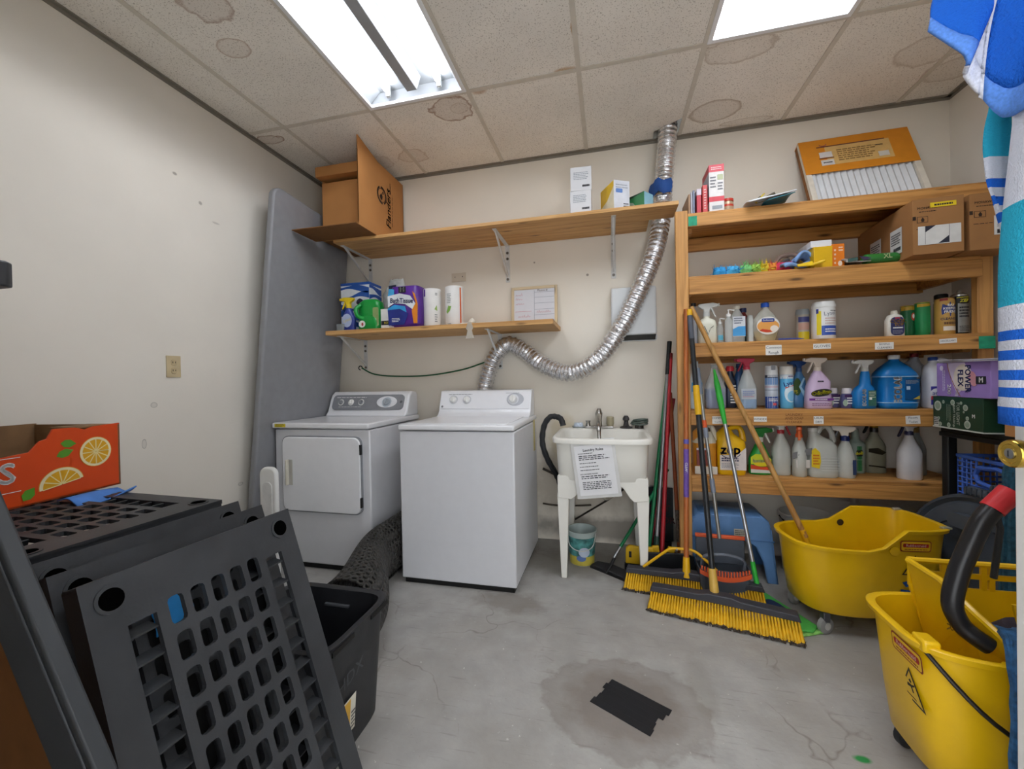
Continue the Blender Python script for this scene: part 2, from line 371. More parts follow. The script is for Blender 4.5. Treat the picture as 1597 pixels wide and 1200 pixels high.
for y in ys[1:-1]: G().b2(0, RW, y-.012, y+.012, H-.0005, H+.0035).done('grid_bar', BAR, ceil)
EDGE = mat('#8f897e', .6, var=.04)
G().b2(0, RW, -.022, 0, H-.002, H+.003).b2(0, RW, -.003, 0, H-.018, H).done('edge_trim', EDGE, ceil)
G().b2(0, .022, YF, 0, H-.002, H+.003).b2(0, .003, YF, 0, H-.018, H).done('edge_trim', EDGE, ceil)
G().b2(RW-.022, RW, YF, 0, H-.002, H+.003).b2(RW-.003, RW, YF, 0, H-.018, H).done('edge_trim', EDGE, ceil)
# ---- ceiling lights
LW = mat('#eef0f2', .35, var=.01); LH = mat('#a3a6a9', .45, var=.02)  # LH: white housing toned grey to hold down the tube glare
def fixture_frame(t, x0, x1, y0, y1):
    f = G()
    for a in ((x0, x0+.022, y0, y1), (x1-.022, x1, y0, y1), (x0+.022, x1-.022, y0, y0+.022), (x0+.022, x1-.022, y1-.022, y1)): f.b2(*a, -.006, .012)
    f.done('frame', LW, t, bev=.002)
w2, l2 = TG/2-.006, 1.2192/2-.006
t = thing('ceiling_light', 'open fluorescent ceiling light with two bare tubes and centre ridge', 'light', (xs[2]+TG/2, (ys[1]+ys[2])/2, H), group=None)
fixture_frame(t, -w2, w2, -l2, l2)
g = G()
g.b2(-w2, w2, -l2, l2, .085, .09).b2(-w2, -w2+.003, -l2, l2, 0, .09).b2(w2-.003, w2, -l2, l2, 0, .09).b2(-w2, w2, -l2, -l2+.003, 0, .09).b2(-w2, w2, l2-.003, l2, 0, .09)
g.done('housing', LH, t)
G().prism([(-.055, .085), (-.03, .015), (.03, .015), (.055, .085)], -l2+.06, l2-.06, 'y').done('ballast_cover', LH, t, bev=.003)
for sx in (-1, 1):
    tb = G().tube([(sx*.155, y, .045) for y in (-l2+.05, -l2+.07, l2-.07, l2-.05)], [.009, .0127, .0127, .009], 12).done('tube', mat('#f4f8ff', .3, var=0, emit=TUBE_EMIT), t, sm=True)
    for sy in (-1, 1):
        G().b2(sx*.155-.012, sx*.155+.012, sy*(l2-.045)-.008, sy*(l2-.045)+.008, .02, .085).done('socket', WHT, t, bev=.002)
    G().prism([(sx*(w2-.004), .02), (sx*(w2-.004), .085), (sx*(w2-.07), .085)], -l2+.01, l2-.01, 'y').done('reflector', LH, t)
t = thing('ceiling_light', 'ceiling light panel with flat white diffuser above the wooden shelving', 'light', (xs[5]+TG/2, (ys[1]+ys[2])/2, H))
fixture_frame(t, -w2, w2, -l2, l2)
G().b2(-w2+.02, w2-.02, -l2+.02, l2-.02, .004, .008).done('diffuser', mat('#f2f7ff', .4, var=0, emit=LENS_EMIT), t)
G().b2(-w2, w2, -l2, l2, .085, .09).b2(-w2, -w2+.003, -l2, l2, .012, .085).b2(w2-.003, w2, -l2, l2, .012, .085).done('housing', LW, t)
# ---- outlet, wall plate
t = thing('wall_outlet', 'beige double socket outlet on the left wall', 'outlet', (0, -1.26, 1.267))
G().b2(0, .006, -.036, .036, -.057, .057).done('cover_plate', mat('#cbb994', .45), t, bev=.002)
for s in (-1, 1):
    k = G().at((.0065, 0, s*.021), ry=PI/2).loft([(0, .017, .015, 3), (.002, .016, .014, 3)], 20).done('socket', mat('#c3b08a', .45), t)
    G().b2(.0083, .0089, -.008, -.005, s*.021-.004, s*.021+.006).b2(.0083, .0089, .005, .008, s*.021-.003, s*.021+.005).done('slot', INK, k)
t = thing('blank_wall_plate', 'painted blank cover plate with two screws above the middle shelf', 'wall plate', (1.135, 0, 1.957))
G().b2(-.058, .058, -.005, 0, -.034, .034).done('plate', mat('#d3c8b6', .5, var=.01), t, bev=.002)
for s in (-1, 1): G().cyl((s*.03, -.0065, .003), (s*.03, -.004, .003), .004, 10).done('screw', mat('#55504a', .5), t)
# ---------------------------------------------------------------- wall shelves with brackets
PINE = wood('#d6a86c', '#b5844c', 'x'); PINE_L = wood('#d9aa6e', '#b98450', 'x')
def bracket(name, label, x, ztop, arm, drop, tilt=0):
    t = thing(name, label, 'bracket', (x, 0, ztop), group='white metal shelf brackets')
    m = mat('#d6d6d4', .4, .1)
    G().b2(-.016, .016, -.004, 0, -drop, 0).done('wall_leg', m, t, bev=.001)
    G().b2(-.014, .014, -arm, -.004, -.004, 0).done('arm', m, t, bev=.001)
    G().prism([(-.004, -drop*.86), (-.004, -drop*.80), (-arm*.86, -.004), (-arm*.94, -.004)], -.006, .006, 'x').done('brace', m, t, bev=.001)
    for z in (.2, .36, .92): G().cyl((0, -.008, -drop*z), (0, -.003, -drop*z), .010, 10).done('screw', mat('#77736c', .4, .8), t)
ZU = 2.160; ZM = 1.510
t = thing('wall_shelf', 'long high pine wall shelf of two boards reaching the metal duct', 'shelf', (0, 0, ZU))
G().b2(.35, 2.645, -.415, -.215, 0, .022).done('plank', PINE, t, bev=.002)
G().b2(.35, 2.50, -.212, -.012, 0, .022).done('plank', PINE, t, bev=.002)
bracket('shelf_bracket', 'white bracket under the high shelf beside the grey table', .30+.08, ZU, .36, .24)
bracket('shelf_bracket', 'white bracket under the middle of the high shelf', 1.52, ZU, .36, .27)
bracket('shelf_bracket', 'white bracket under the high shelf nearest the metal duct', 2.28, ZU, .36, .30)
t = thing('wall_shelf', 'shorter lower pine wall shelf holding paper goods over the dryer', 'shelf', (0, 0, ZM))
G().b2(.27, 1.905, -.415, -.215, 0, .03).done('plank', PINE, t, bev=.002)
G().b2(.27, 1.905, -.212, -.008, 0, .03).done('plank', PINE, t, bev=.002)
bracket('shelf_bracket', 'white bracket under the lower shelf beside the grey table', .32, ZM, .34, .24)
bracket('shelf_bracket', 'white bracket under the lower shelf holding up the duct', 1.45, ZM, .34, .26)
# ---------------------------------------------------------------- wooden shelving unit
t = thing('shelving_unit', 'tall home-made wooden shelving unit filled with cleaning supplies', 'shelving', (0, 0, 0))
UY = -.43; UX0, UX1 = 2.622, 4.108
PX = wood('#c9924f', '#9c6a33', 'x'); PZ = wood('#d09a58', '#a8763e', 'z'); PD = wood('#8d5f33', '#6b4423', 'x')
G().b2(UX0, UX0+.066, UY-.002, UY+.036, 0, 2.112).done('post', PZ, t, bev=.003)
G().b2(4.043, UX1, UY+.037, UY+.075, 0, 2.105).done('post', PZ, t, bev=.003)
LV = [2.096, 1.735, 1.353, .973, .596]; BH = [.055, .085, .062, .07, .075]
XE = [4.10, 4.04, 4.085, 4.03, 4.03]
for i, (z, bh) in enumerate(zip(LV, BH)):
    x0 = UX0+.067
    if i == 0:
        G().b2(x0, 4.09, UY, UY+.036, z-.078, z-.012).done('front_beam', PX, t, bev=.003)
        G().b2(x0, 4.09, UY+.004, -.004, z-.012, z).done('shelf_board', PX, t, bev=.002)
    else:
        G().b2(x0, XE[i], UY, UY+.036, z-.018-bh, z-.018).done('front_beam', PX, t, bev=.003)
        G().b2(x0, XE[i]-.005, UY+.003, -.055, z-.018, z).done('shelf_board', PX, t, bev=.002)
    G().b2(x0, 4.04 if i else 4.04, -.04, -.002, z-.018-.085, z-.02).done('back_beam', PX, t, bev=.003)
    for x in (UX0+.067, 4.005):
        G().b2(x, x+.036, UY+.076, -.045, z-.09, z-.019).done('side_cleat', PX, t, bev=.002)
GRN = mat('#1f9a74', .6, var=.15, scale=30)
G().b2(UX0+.069, UX0+.115, UY-.0012, UY+.001, LV[0]-.074, LV[0]-.02).done('paint_mark', GRN, t)
G().b2(4.02, 4.0855, UY-.0012, UY+.001, LV[2]-.079, LV[2]-.018).done('paint_mark', GRN, t)
# handwritten paper labels along the shelf edges
LBL = mat('#e4e2dd', .8, var=.02)
def shelf_label(px, z, w, h, s, label, rot=0):
    o = thing('shelf_label', label, 'label', (px, UY-.001, z), group='paper shelf labels', ry=rot)
    G().b2(-w/2, w/2, -.0008, 0, -h/2, h/2).done('paper', LBL, o)
    for k, q in enumerate(s): lettering(o, q, min(h/len(s)*.75, w/len(q)*1.5), INK, 0, h/2-(k+.5)*h/len(s), -.0013)
shelf_label(3.115, 1.300, .078, .054, ['Common', 'Rough'], 'white paper label under the round soap refill bottle')
shelf_label(3.345, 1.312, .082, .028, ['GLOVES'], 'small paper label below the round tub of wipes')
shelf_label(3.625, 1.303, .082, .036, ['BOWLS', 'CLEANERS'], 'paper label below and left of the cook top cleaner')
shelf_label(4.0-.105, 1.318, .072, .023, ['MISCELLANY'], 'narrow paper label below the gold cleanser can', -.05)
shelf_label(2.835, .915, .068, .042, ['COMMON', 'Soap/Glass'], 'paper label below the jug of blue liquid')
shelf_label(3.045, .921, .064, .028, ['WINDEX'], 'paper label below the clear bottle with red sprayer')
shelf_label(3.325, .917, .046, .042, ['LAUN', 'DRY'], 'small square paper label below the lavender spray bottle')
shelf_label(3.745, .920, .062, .042, ['Floors', 'Toilet'], 'paper label below the large blue jug', -.04)
lettering(t, 'LAUNDRY', .018, mat('#6a3d22', .8), 3.21, .945, UY-.001, name='handwriting')
lettering(t, 'AND SOAP', .018, mat('#6a3d22', .8), 3.21, .925, UY-.001, name='handwriting')
lettering(t, 'CLEANER', .018, mat('#6a3d22', .8), 3.21, .905, UY-.001, name='handwriting')
# ---------------------------------------------------------------- dryer and washer
ENA = mat('#e6e7ea', .28, var=.01, coat=.3); ENB = mat('#d7d8dc', .35, var=.01)
def roundrect(x0, x1, z0, z1, r, n=5):
    out = []
    for cx, cz, a in ((x1-r, z1-r, 0), (x0+r, z1-r, 90), (x0+r, z0+r, 180), (x1-r, z0+r, 270)):
        out += [(cx+r*math.cos(R(a+90*i/n)), cz+r*math.sin(R(a+90*i/n))) for i in range(n+1)]
    return out
def knob(par, x, y, z, r, m1, m2, rx, h=.018):
    T = Matrix.Translation((x, y, z)) @ Matrix.Rotation(rx, 4, 'X')
    g = G(); g.T = T; g.disc((0, -.0012, 0), r*1.45, 28); d = g.done('dial', m2, par)
    g = G(); g.T = T @ Matrix.Rotation(PI/2, 4, 'X'); g.lathe([(r, 0), (r, h*.5), (r*.85, h)], 20)
    k = g.done('knob', m1, par, sm=True)
    g = G(); g.T = T; g.box((0, -h-.004, 0), (r*.3, .012, r*1.6)); g.done('grip', m1, k, bev=.002)
    return k
# dryer
DW = .683; DD = .66
t = thing('clothes_dryer', 'white dryer with grey control panel and square front door', 'dryer', (.147, -.765, 0))
G().b2(0, DW, .01, DD, .035, .878).done('body', ENB, t, bev=.008)
G().b2(.02, DW-.02, .03, DD-.02, 0, .036).done('base', BLK, t)
G().b2(-.004, DW+.004, -.012, DD, .884, .920).done('top_panel', ENA, t, bev=.010, seg=3)
rr = roundrect(.065, .632, .362, .838, .045)
G().prism(rr, -.004, .011, 'y').done('door_seam', mat('#8f9196', .5), t)
dr = G().prism(roundrect(.072, .626, .369, .832, .042), -.014, .004, 'y').done('door', ENA, t, bev=.005)
G().b2(.108, .150, -.018, -.0135, .53, .69).done('handle_recess', mat('#b9b7b0', .5), dr, bev=.006)
G().b2(.108, .124, -.034, -.013, .53, .69).done('handle', mat('#d8d3c3', .4), dr, bev=.005)
for z in (.44, .76): G().b2(.626, .634, -.016, .002, z-.03, z+.03).done('hinge', BLK, t)
G().b2(.02, .100, -.0135, -.0118, .893, .914).done('warning_sticker', mat('#d8c321', .5), t)
lines(t, INK, .06, .9035, .06, .016, 3, -.0138)
# console: curved profile extruded along x
prof = [(DD-.21, .920), (DD-.175, .955), (DD-.15, 1.02), (DD-.125, 1.075), (DD-.09, 1.098), (DD-.02, 1.095), (DD, 1.06), (DD, .920)]
G().prism(prof, .02, DW-.005, 'x').done('console', ENA, t, bev=.012, seg=3)
ca = math.atan2(.058, .155)
def cpt(u, off=0): # point on the sloped console front, u from bottom to top
    y0, z0, y1, z1 = DD-.172, .962, DD-.127, 1.070
    n = Vector((-(z1-z0), (y1-y0))).normalized()
    return (y0+(y1-y0)*u+n[0]*off, z0+(z1-z0)*u+n[1]*off)
ya, za = cpt(.02, .003); yb, zb = cpt(1.02, .003)
F = Matrix(((1, 0, 0, 0), (0, math.cos(-.395), math.sin(.395), 0), (0, -math.sin(.395), math.cos(.395), 0), (0, 0, 0, 1)))
CF = Matrix.Translation((0, (ya+yb)/2, (za+zb)/2)) @ Matrix.Rotation(-.395, 4, 'X')
g = G(); g.T = CF; g.prism(roundrect(.055, DW-.04, -.058, .058, .03), -.008, .004, 'y')
pan = g.done('control_panel', mat('#8e9095', .4, .2, var=.03), t, bev=.002)
for x, m in ((.13, GREYP), (.215, WHT), (.30, GREYP)):
    p = CF @ Vector((x, -.009, -.002)); knob(t, p.x, p.y, p.z, .017, m, WHT, -.395, .012)
p = CF @ Vector((.51, -.009, -.002))
g = G(); g.T = CF; g.add([(.51+.082*math.cos(a), -.0092, .044*math.sin(a)) for a in [2*PI*i/32 for i in range(32)]], [tuple(range(32))]); g.done('dial_face', mat('#e4e6ea', .3), t)
knob(t, p.x, p.y-.001, p.z, .026, mat('#9fa7ad', .3), mat('#b9c3cc', .3), -.395)
g = G(); g.T = CF; g.disc((.625, -.0092, 0), .010); g.done('maker_badge', mat('#5b5d62', .4), t)
lines(pan, mat('#e8e8e8', .5, var=0), .215, .036, .26, .012, 1, -.0095, F=CF); lines(pan, mat('#e8e8e8', .5, var=0), .215, -.038, .2, .008, 1, -.0095, F=CF, seed=3)
# washer
WW = .682; WD = .685
t = thing('washing_machine', 'white top-loading washer with three white knobs', 'washer', (1.051, -.805, 0))
G().b2(0, WW, .006, WD, .03, .880).done('body', ENB, t, bev=.007)
G().b2(.015, WW-.015, .02, WD-.02, 0, .031).done('base', BLK, t)
G().b2(-.004, WW+.004, -.006, WD, .886, .918).done('top_panel', ENA, t, bev=.010, seg=3)
G().b2(.045, WW-.045, .02, WD-.205, .917, .924).done('lid', ENA, t, bev=.006)
prof = [(WD-.20, .918), (WD-.165, .93), (WD-.14, .955), (WD-.09, 1.095), (WD-.03, 1.10), (WD, 1.09), (WD, .918)]
G().prism(prof, .01, WW-.01, 'x').done('console', ENA, t, bev=.008, seg=3)
ang = math.atan2(.05, .14); CW = Matrix.Translation((0, WD-.115, 1.027)) @ Matrix.Rotation(-ang, 4, 'X')
g = G(); g.T = CW; g.prism(roundrect(.02, WW-.02, -.062, .058, .01), -.004, .002, 'y'); pan = g.done('control_panel', mat('#e9eaee', .3, var=.01), t, bev=.001)
for x in (.115, .215):
    p = CW @ Vector((x, -.0045, .004)); knob(t, p.x, p.y, p.z, .022, WHT, mat('#cfd1d6', .4), -ang)
g = G(); g.T = CW; g.disc((.562, -.0045, .004), .060, 32, .046); g.done('dial_face', mat('#b9bcc4', .35), t)
p = CW @ Vector((.55, -.006, .004)); knob(t, p.x, p.y, p.z, .026, WHT, mat('#d9dbe0', .4), -ang, .03)
g = G(); g.T = CW; g.disc((.035, -.0045, -.045), .008); g.done('maker_badge', GREYP, t)
lines(pan, GREYP, .165, .043, .18, .008, 1, -.0052, F=CW); lines(pan, GREYP, .545, .05, .1, .006, 1, -.0052, F=CW, seed=4)
G().b2(WW, WW+.001, WD-.115, WD-.05, .68, .90).done('label_sticker', mat('#d2c48a', .6), t)
# ---------------------------------------------------------------- grey folding table on its end
t = thing('folding_table', 'grey plastic folding table standing on end against the left wall', 'table', (.052, -.93, 0), rx=R(-3.6), ry=R(2.6))
GT = mat('#8c8d91', .45, var=.03, bump=.05, bscale=200)
G().at((0, 0, 0)).prism(roundrect(0, .76, 0, 2.44, .07, 6), 0, .045, 'x').done('table_top', GT, t, bev=.012, seg=3)
G().prism(roundrect(.03, .73, .03, 2.41, .05, 6), -.012, 0, 'x').done('under_rim', mat('#7d8087', .5), t, bev=.004)
# ---------------------------------------------------------------- white plastic board beside the dryer
t = thing('plastic_board', 'white rounded plastic board standing on edge by the dryer front', 'board', (.250, -.985, 0))
G().prism(roundrect(0, .115, 0, .685, .045), 0, .030, 'y').done('panel', WHT, t, bev=.010, seg=3)
G().prism(roundrect(.025, .09, .06, .60, .03), -.004, .002, 'y').done('raised_field', mat('#dddddb', .4), t, bev=.002)
# ---------------------------------------------------------------- laundry sink
t = thing('laundry_sink', 'white plastic laundry tub on four tapered legs', 'sink', (2.187, -.315, 0))
SK = mat('#e2e0d8', .4, var=.02, scale=5)
ZR = .815; hx, hy = .287, .295
def rrng(hx, hy, z, e=7, n=40, cy=0):
    return [(hx*math.copysign(abs(math.cos(a))**(2/e), math.cos(a)), cy+hy*math.copysign(abs(math.sin(a))**(2/e), math.sin(a)), z) for a in [2*PI*(i+.5)/n for i in range(n)]]
g = G()
g.rings([rrng(.235, .235, .545), rrng(.258, .262, .58), rrng(.264, .270, .73), rrng(.268, .274, .79), rrng(hx, hy, .792), rrng(hx+.002, hy+.002, .812), rrng(hx-.005, hy-.004, .822),
         rrng(.262, .218, .822, cy=-.045), rrng(.255, .212, .812, cy=-.045), rrng(.215, .175, .57, cy=-.04), rrng(.05, .05, .565, cy=-.04)], True, True)
g.done('basin', SK, t, sm=True, ang=60)
# apron that joins the legs
for sy in (-1, 1):
    G().prism([(-.252, .60), (.252, .60), (.252, .475), (.175, .465), (.15, .49), (.115, .545), (-.10, .545), (-.15, .485), (-.175, .465), (-.252, .475)], sy*.252-.006, sy*.252+.006, 'y').done('apron', SK, t, bev=.003)
for sx in (-1, 1): G().b2(sx*.246-.006, sx*.246+.006, -.25, .25, .47, .60).done('apron', SK, t, bev=.003)
for sx in (-1, 1):
    for sy in (-1, 1):
        rr = []
        for z, o, h in ((.50, .222, .034), (.48, .222, .034), (0, .224, .016)):
            rr.append([(sx*o+a*h, sy*(.226 if z else .238)+b*h*.8, z) for a, b in ((-1, -1), (1, -1), (1, 1), (-1, 1))])
        G().rings(rr).done('leg', SK, t, bev=.004)
G().lathe([(.03, .56), (.03, .50), (.045, .49), (.045, .43), (.025, .42)], 16).done('drain_trap', mat('#cfc9ba', .5), t, sm=True)
G().tube(smooth([(0, 0, .43), (.02, .05, .40), (.06, .15, .40), (.08, .28, .42)]), .02, 10).done('drain_pipe', mat('#cfc9ba', .5), t, sm=True)
# faucet
f = thing('faucet', 'chrome faucet with long spout on the back of the sink', 'faucet', (2.165, -.06, .822))
CHR = mat('#b4b2ae', .25, 1, var=.1, scale=60)
G().b2(-.10, .10, -.028, .028, 0, .014).done('base_plate', CHR, f, bev=.006)
G().tube(smooth([(0, 0, .01), (0, -.005, .06), (0, -.05, .09), (0, -.12, .075), (0.002, -.20, .02), (.004, -.225, -.045)]), lambda q: .018-.005*q, 12).done('spout', CHR, f, sm=True)
G().lathe([(.022, .01), (.018, .05), (.026, .10), (.012, .135)], 14).done('lever_post', CHR, f, sm=True)
G().at((-.075, 0, 0)).lathe([(.018, .01), (.014, .035), (.018, .05)], 12).done('tap_handle', CHR, f, sm=True)
G().at((.075, 0, 0)).lathe([(.018, .01), (.026, .03), (.026, .075), (.02, .08)], 12).done('tap_handle', mat('#c9bfa0', .2, var=.02, trans=.4), f, sm=True)
o = thing('soap_dish', 'shallow clear soap dish at the left back corner of the sink', 'soap dish', (2.025, -.07, .822))
G().loft([(0, .038, .028, 3), (.012, .046, .034, 3), (.012, .042, .030, 3), (.004, .036, .026, 3)], 24, True, True).done('dish', mat('#cfd6d6', .2, var=.02, trans=.5), o, sm=True)
tag(G().loft([(.0055, .030, .020, 3), (.022, .032, .022, 3), (.036, .027, .017, 3)], 20).done('soap_bar', mat('#c9d5e4', .4, var=.2, scale=70), None, sm=True, loc=(2.025, -.07, .822)), 'pale blue soap bar resting in the clear dish on the sink', 'soap')
o = thing('sink_stopper', 'dark rubber stopper standing at the right back of the sink', 'stopper', (2.345, -.06, .822))
G().lathe([(.042, 0), (.042, .008), (.02, .016), (.016, .03), (.014, .05), (.022, .055), (.022, .068), (.012, .085)], 18).done('plug', mat('#3e3b3c', .5, var=.1), o, sm=True)
o = thing('drain_strainer', 'stack of dark green strainer rings on the right corner of the sink', 'strainer', (2.43, -.07, .822))
G().lathe([(.03, 0), (.026, .028), (.034, .03)], 18).done('cup', mat('#4a443f', .5), o, sm=True)
for i, (r, z) in enumerate(((.052, .034), (.050, .047), (.045, .058))):
    G().tube([(r*math.cos(a)+.004*i, r*math.sin(a), z+.004*math.sin(a+i)) for a in [2*PI*k/20 for k in range(20)]], .006, 6, loop=True).done('ring', mat('#57645c', .55), o, sm=True)
# notice paper on the front of the sink
o = thing('paper_notice', 'printed laundry rules notice in a plastic sleeve on the sink front', 'notice', (2.155, -.6015, .655), ry=R(-7))
G().b2(-.123, .123, -.0012, 0, -.165, .165).done('sleeve', mat('#dcdcda', .15, var=.01, alpha=.75), o)
G().b2(-.105, .105, -.0022, -.0012, -.148, .135).done('sheet', mat('#dddddf', .6, var=.01), o)
lettering(o, 'Laundry Rules', .020, INK, 0, .108, -.003, bold=.0004)
lines(o, INK, -.045, .090, .085, .008, 1, -.003); lines(o, INK, 0, .066, .17, .030, 3, -.003, seed=5)
for i, z in enumerate((.035, .015, -.004)): lines(o, INK, -.03, z, .11, .008, 1, -.003, seed=6+i)
lettering(o, 'NO LAUNDRY ROOM', .010, INK, -.04, -.027, -.003, bold=.0003)
lines(o, INK, 0, -.045, .17, .022, 2, -.003, seed=11); lines(o, INK, 0, -.092, .165, .048, 5, -.003, seed=12, jit=.15)
# ---------------------------------------------------------------- black washer hose, pipes on the wall
tag(G().tube(smooth([(1.895, -.07, .36), (1.89, -.12, .45), (1.868, -.2, .54), (1.824, -.24, .64), (1.797, -.25, .745), (1.81, -.25, .852), (1.85, -.25, .912), (1.895, -.25, .915), (1.925, -.26, .90), (1.94, -.27, .86)]), lambda q: .019+.0015*math.sin(q*240), 10).done('drain_hose', mat('#26272a', .6), None, sm=True), 'black washer drain hose hooked over the sink edge', 'hose')
tag(G().tube(smooth([(1.76, -.03, .52), (1.95, -.03, .44), (2.1, -.03, .43), (2.2, -.03, .47), (2.22, -.03, .53)]), .009, 8).done('wall_cable', mat('#3b342d', .7)), 'dark cable sagging on the wall behind the sink', 'cable')
tag(G().tube(smooth([(1.755, -.025, .265), (1.85, -.02, .255), (2.0, -.02, .26), (2.1, -.02, .27)]), .006, 8).done('wall_cable', mat('#4a4238', .7)), 'thin dark cable low on the wall beside the washer', 'cable')
tag(G().tube([(1.985, -.015, .16), (2.2, -.015, .30), (2.42, -.015, .46)], .006, 8).done('wall_cable', mat('#2e2822', .7)), 'straight dark cable slanting up the wall under the sink', 'cable')
# ---------------------------------------------------------------- paper towel dispenser and duct
t = thing('towel_dispenser', 'white wall-mounted paper towel dispenser behind the metal duct', 'dispenser', (2.258, -.0, 1.42))
G().b2(0, .292, -.10, 0, .03, .352).done('cover', mat('#d7dadb', .35, var=.01), t, bev=.012, seg=3)
G().prism([(0, 0), (-.03, 0), (-.095, .03), (0, .03)], 0.006, .286, 'x').done('outlet_chute', mat('#2a2c2e', .5), t)
G().b2(0, .006, -.095, 0, 0, .03).b2(.286, .292, -.095, 0, 0, .03).b2(0, .292, -.03, 0, -.004, .002).done('lower_frame', mat('#cdd0d1', .4), t)
FOIL = mat('#e4e4e6', .25, .85, var=.16, scale=55, bump=.8, bscale=90)
path = [(2.64, -.10, 2.90), (2.635, -.10, 2.76), (2.61, -.105, 2.50), (2.59, -.115, 2.25), (2.578, -.125, 2.15), (2.53, -.16, 1.955), (2.44, -.185, 1.735), (2.325, -.185, 1.505), (2.17, -.17, 1.295), (1.985, -.14, 1.205), (1.80, -.10, 1.262), (1.645, -.072, 1.372), (1.53, -.064, 1.425), (1.435, -.063, 1.35), (1.38, -.062, 1.235), (1.345, -.061, 1.11), (1.33, -.061, .95)]
P = smooth(path, 30); L_ = [0]
for a, b in zip(P, P[1:]): L_.append(L_[-1]+(b-a).length)
# resample evenly so the corrugations keep their pitch
N_ = 420; Q = []; j = 0
for i in range(N_):
    s = L_[-1]*i/(N_-1)
    while j < len(L_)-2 and L_[j+1] < s: j += 1
    u = (s-L_[j])/max(1e-9, L_[j+1]-L_[j]); Q.append(P[j].lerp(P[j+1], u))
rnd = random.Random(3)
rad = [.053+.0055*((i % 4) in (1, 2))+rnd.uniform(-.0012, .0012) for i in range(N_)]
t = thing('dryer_duct', 'crinkled silver foil duct running from the washer top up into the ceiling', 'duct', Q[-1])
g = G(); g.T = Matrix.Translation(-Q[-1]); g.tube(Q, rad, 18); g.done('foil_hose', FOIL, t, sm=True, ang=25)
g = G(); g.T = Matrix.Translation(-Q[-1])
g.rings([[(2.592+r*math.cos(2*PI*k/16)*(1+.12*((k*7) % 3-1)), -.115+r*math.sin(2*PI*k/16), z+.008*((k*5) % 4-1.5)) for k in range(16)] for r, z in ((.064, 2.345), (.070, 2.375), (.074, 2.40), (.066, 2.43))], False, False)
g.done('tape_band', mat('#1c4c94', .7, var=.1), t, sm=True)
# green cord between the brackets
t = thing('bungee_cord', 'dark green cord hanging slack between the two lower shelf brackets', 'cord', (.32, -.06, 1.285))
G().tube(smooth([(0, 0, 0), (.12, 0, -.055), (.35, 0, -.075), (.6, 0, -.07), (.85, 0, -.035), (1.0, .02, .01), (1.13, .02, .05)]), .0055, 8).done('cord', mat('#1c5a38', .6), t, sm=True)
for p in ((0, 0, 0), (1.13, .02, .05)):
    G().tube([(p[0]+.016*math.cos(a)+(-.012 if p[0] == 0 else .012), p[1], p[2]+.016*math.sin(a)) for a in [R(30*k) for k in range(10)]], .004, 6).done('hook', BLK, t, sm=True)
# ---------------------------------------------------------------- goods: generic builders
def pl(h, rough=.35, **k): return mat(h, rough, var=.03, **k)
CLEAR = mat('#dfe6e6', .08, var=.01, alpha=.34); MILK = mat('#c6c9c2', .35, var=.03, alpha=.82)
def carton(name, label, loc, w, d, h, m, rz=0, cat='box', group=None, flap=None):
    t = thing(name, label, cat, loc, rz, group)
    G().b2(-w/2, w/2, -d/2, d/2, 0, h).done('carton', m, t, bev=.002)
    if flap: G().b2(-w/2+.002, w/2-.002, -.001, .001, h-.0003, h+.0006).done('flap_seam', flap, t)
    return t
FS = lambda x, y: Matrix.Translation((x, y, 0)) @ Matrix.Rotation(-PI/2, 4, 'Z')      # decals on the left (-x) side
def sprayer(t, z, head, trig, col, d=-1, s=1.0, cx=0, rz=0, tube=None):
    """trigger spray head above a bottle neck; the nozzle points to d*x"""
    T = Matrix.Translation((cx, 0, z)) @ Matrix.Rotation(rz, 4, 'Z') @ Matrix.Diagonal((s*-d, s, s, 1))
    g = G(); g.T = T; g.lathe([(.0165, -.004), (.0165, .016), (.012, .02)], 16); g.done('collar', col, t, sm=True)
    g = G(); g.T = T; g.prism([(-.012, .015), (.012, .015), (.014, .032), (.028, .038), (.040, .050), (.036, .060), (-.03, .064), (-.052, .058), (-.056, .048), (-.050, .042), (-.020, .038)], -.012, .012, 'y')
    h = g.done('spray_head', head, t, bev=.004)
    g = G(); g.T = T; g.prism([(-.026, .042), (-.018, .040), (-.026, .020), (-.036, -.004), (-.044, -.012), (-.046, -.006), (-.036, .018)], -.006, .006, 'y'); g.done('trigger', trig, h, bev=.002)
    g = G(); g.T = T; g.b2(-.062, -.054, -.007, .007, .045, .060); g.done('nozzle', trig, h, bev=.002)
    if tube: g = G(); g.T = T; g.cyl((0, 0, 0), (.004, 0, tube), .002, 6); g.done('dip_tube', WHT, t)
def body(t, secs, m, n=28, name='bottle'): return G().loft(secs, n).done(name, m, t, sm=True, ang=50)
def spraybottle(label, loc, w, d, h, m, head, trig, col, e=2.6, rz=0, dirx=-1, sh=.62, neck=.018, liquid=None, lh=.3, grp=None, waist=None, name='spray_bottle', s=1.0, hh=None):
    """h = height to the collar"""
    t = thing(name, label, 'spray bottle', loc, rz, grp)
    a, b = w/2, d/2
    S = [(0, a*.93, b*.93, e), (.006, a, b, e)]
    if waist: S += [(h*.28, a*.98, b*.98, e), (h*.42, a*waist, b, e)]
    S += [(h*sh, a, b, e), (h*(sh+.08), a*.93, b*.93, 2.3), (h*.86, neck*1.45, neck*1.4, 2), (h*.94, neck, neck, 2), (h, neck, neck, 2)]
    body(t, S, m)
    if liquid:
        L = [(.004, a*.95, b*.95, e), (h*lh, a*.965, b*.965, e)]
        body(t, L, liquid, name='liquid')
    sprayer(t, h, head, trig, col, dirx, s)
    return t
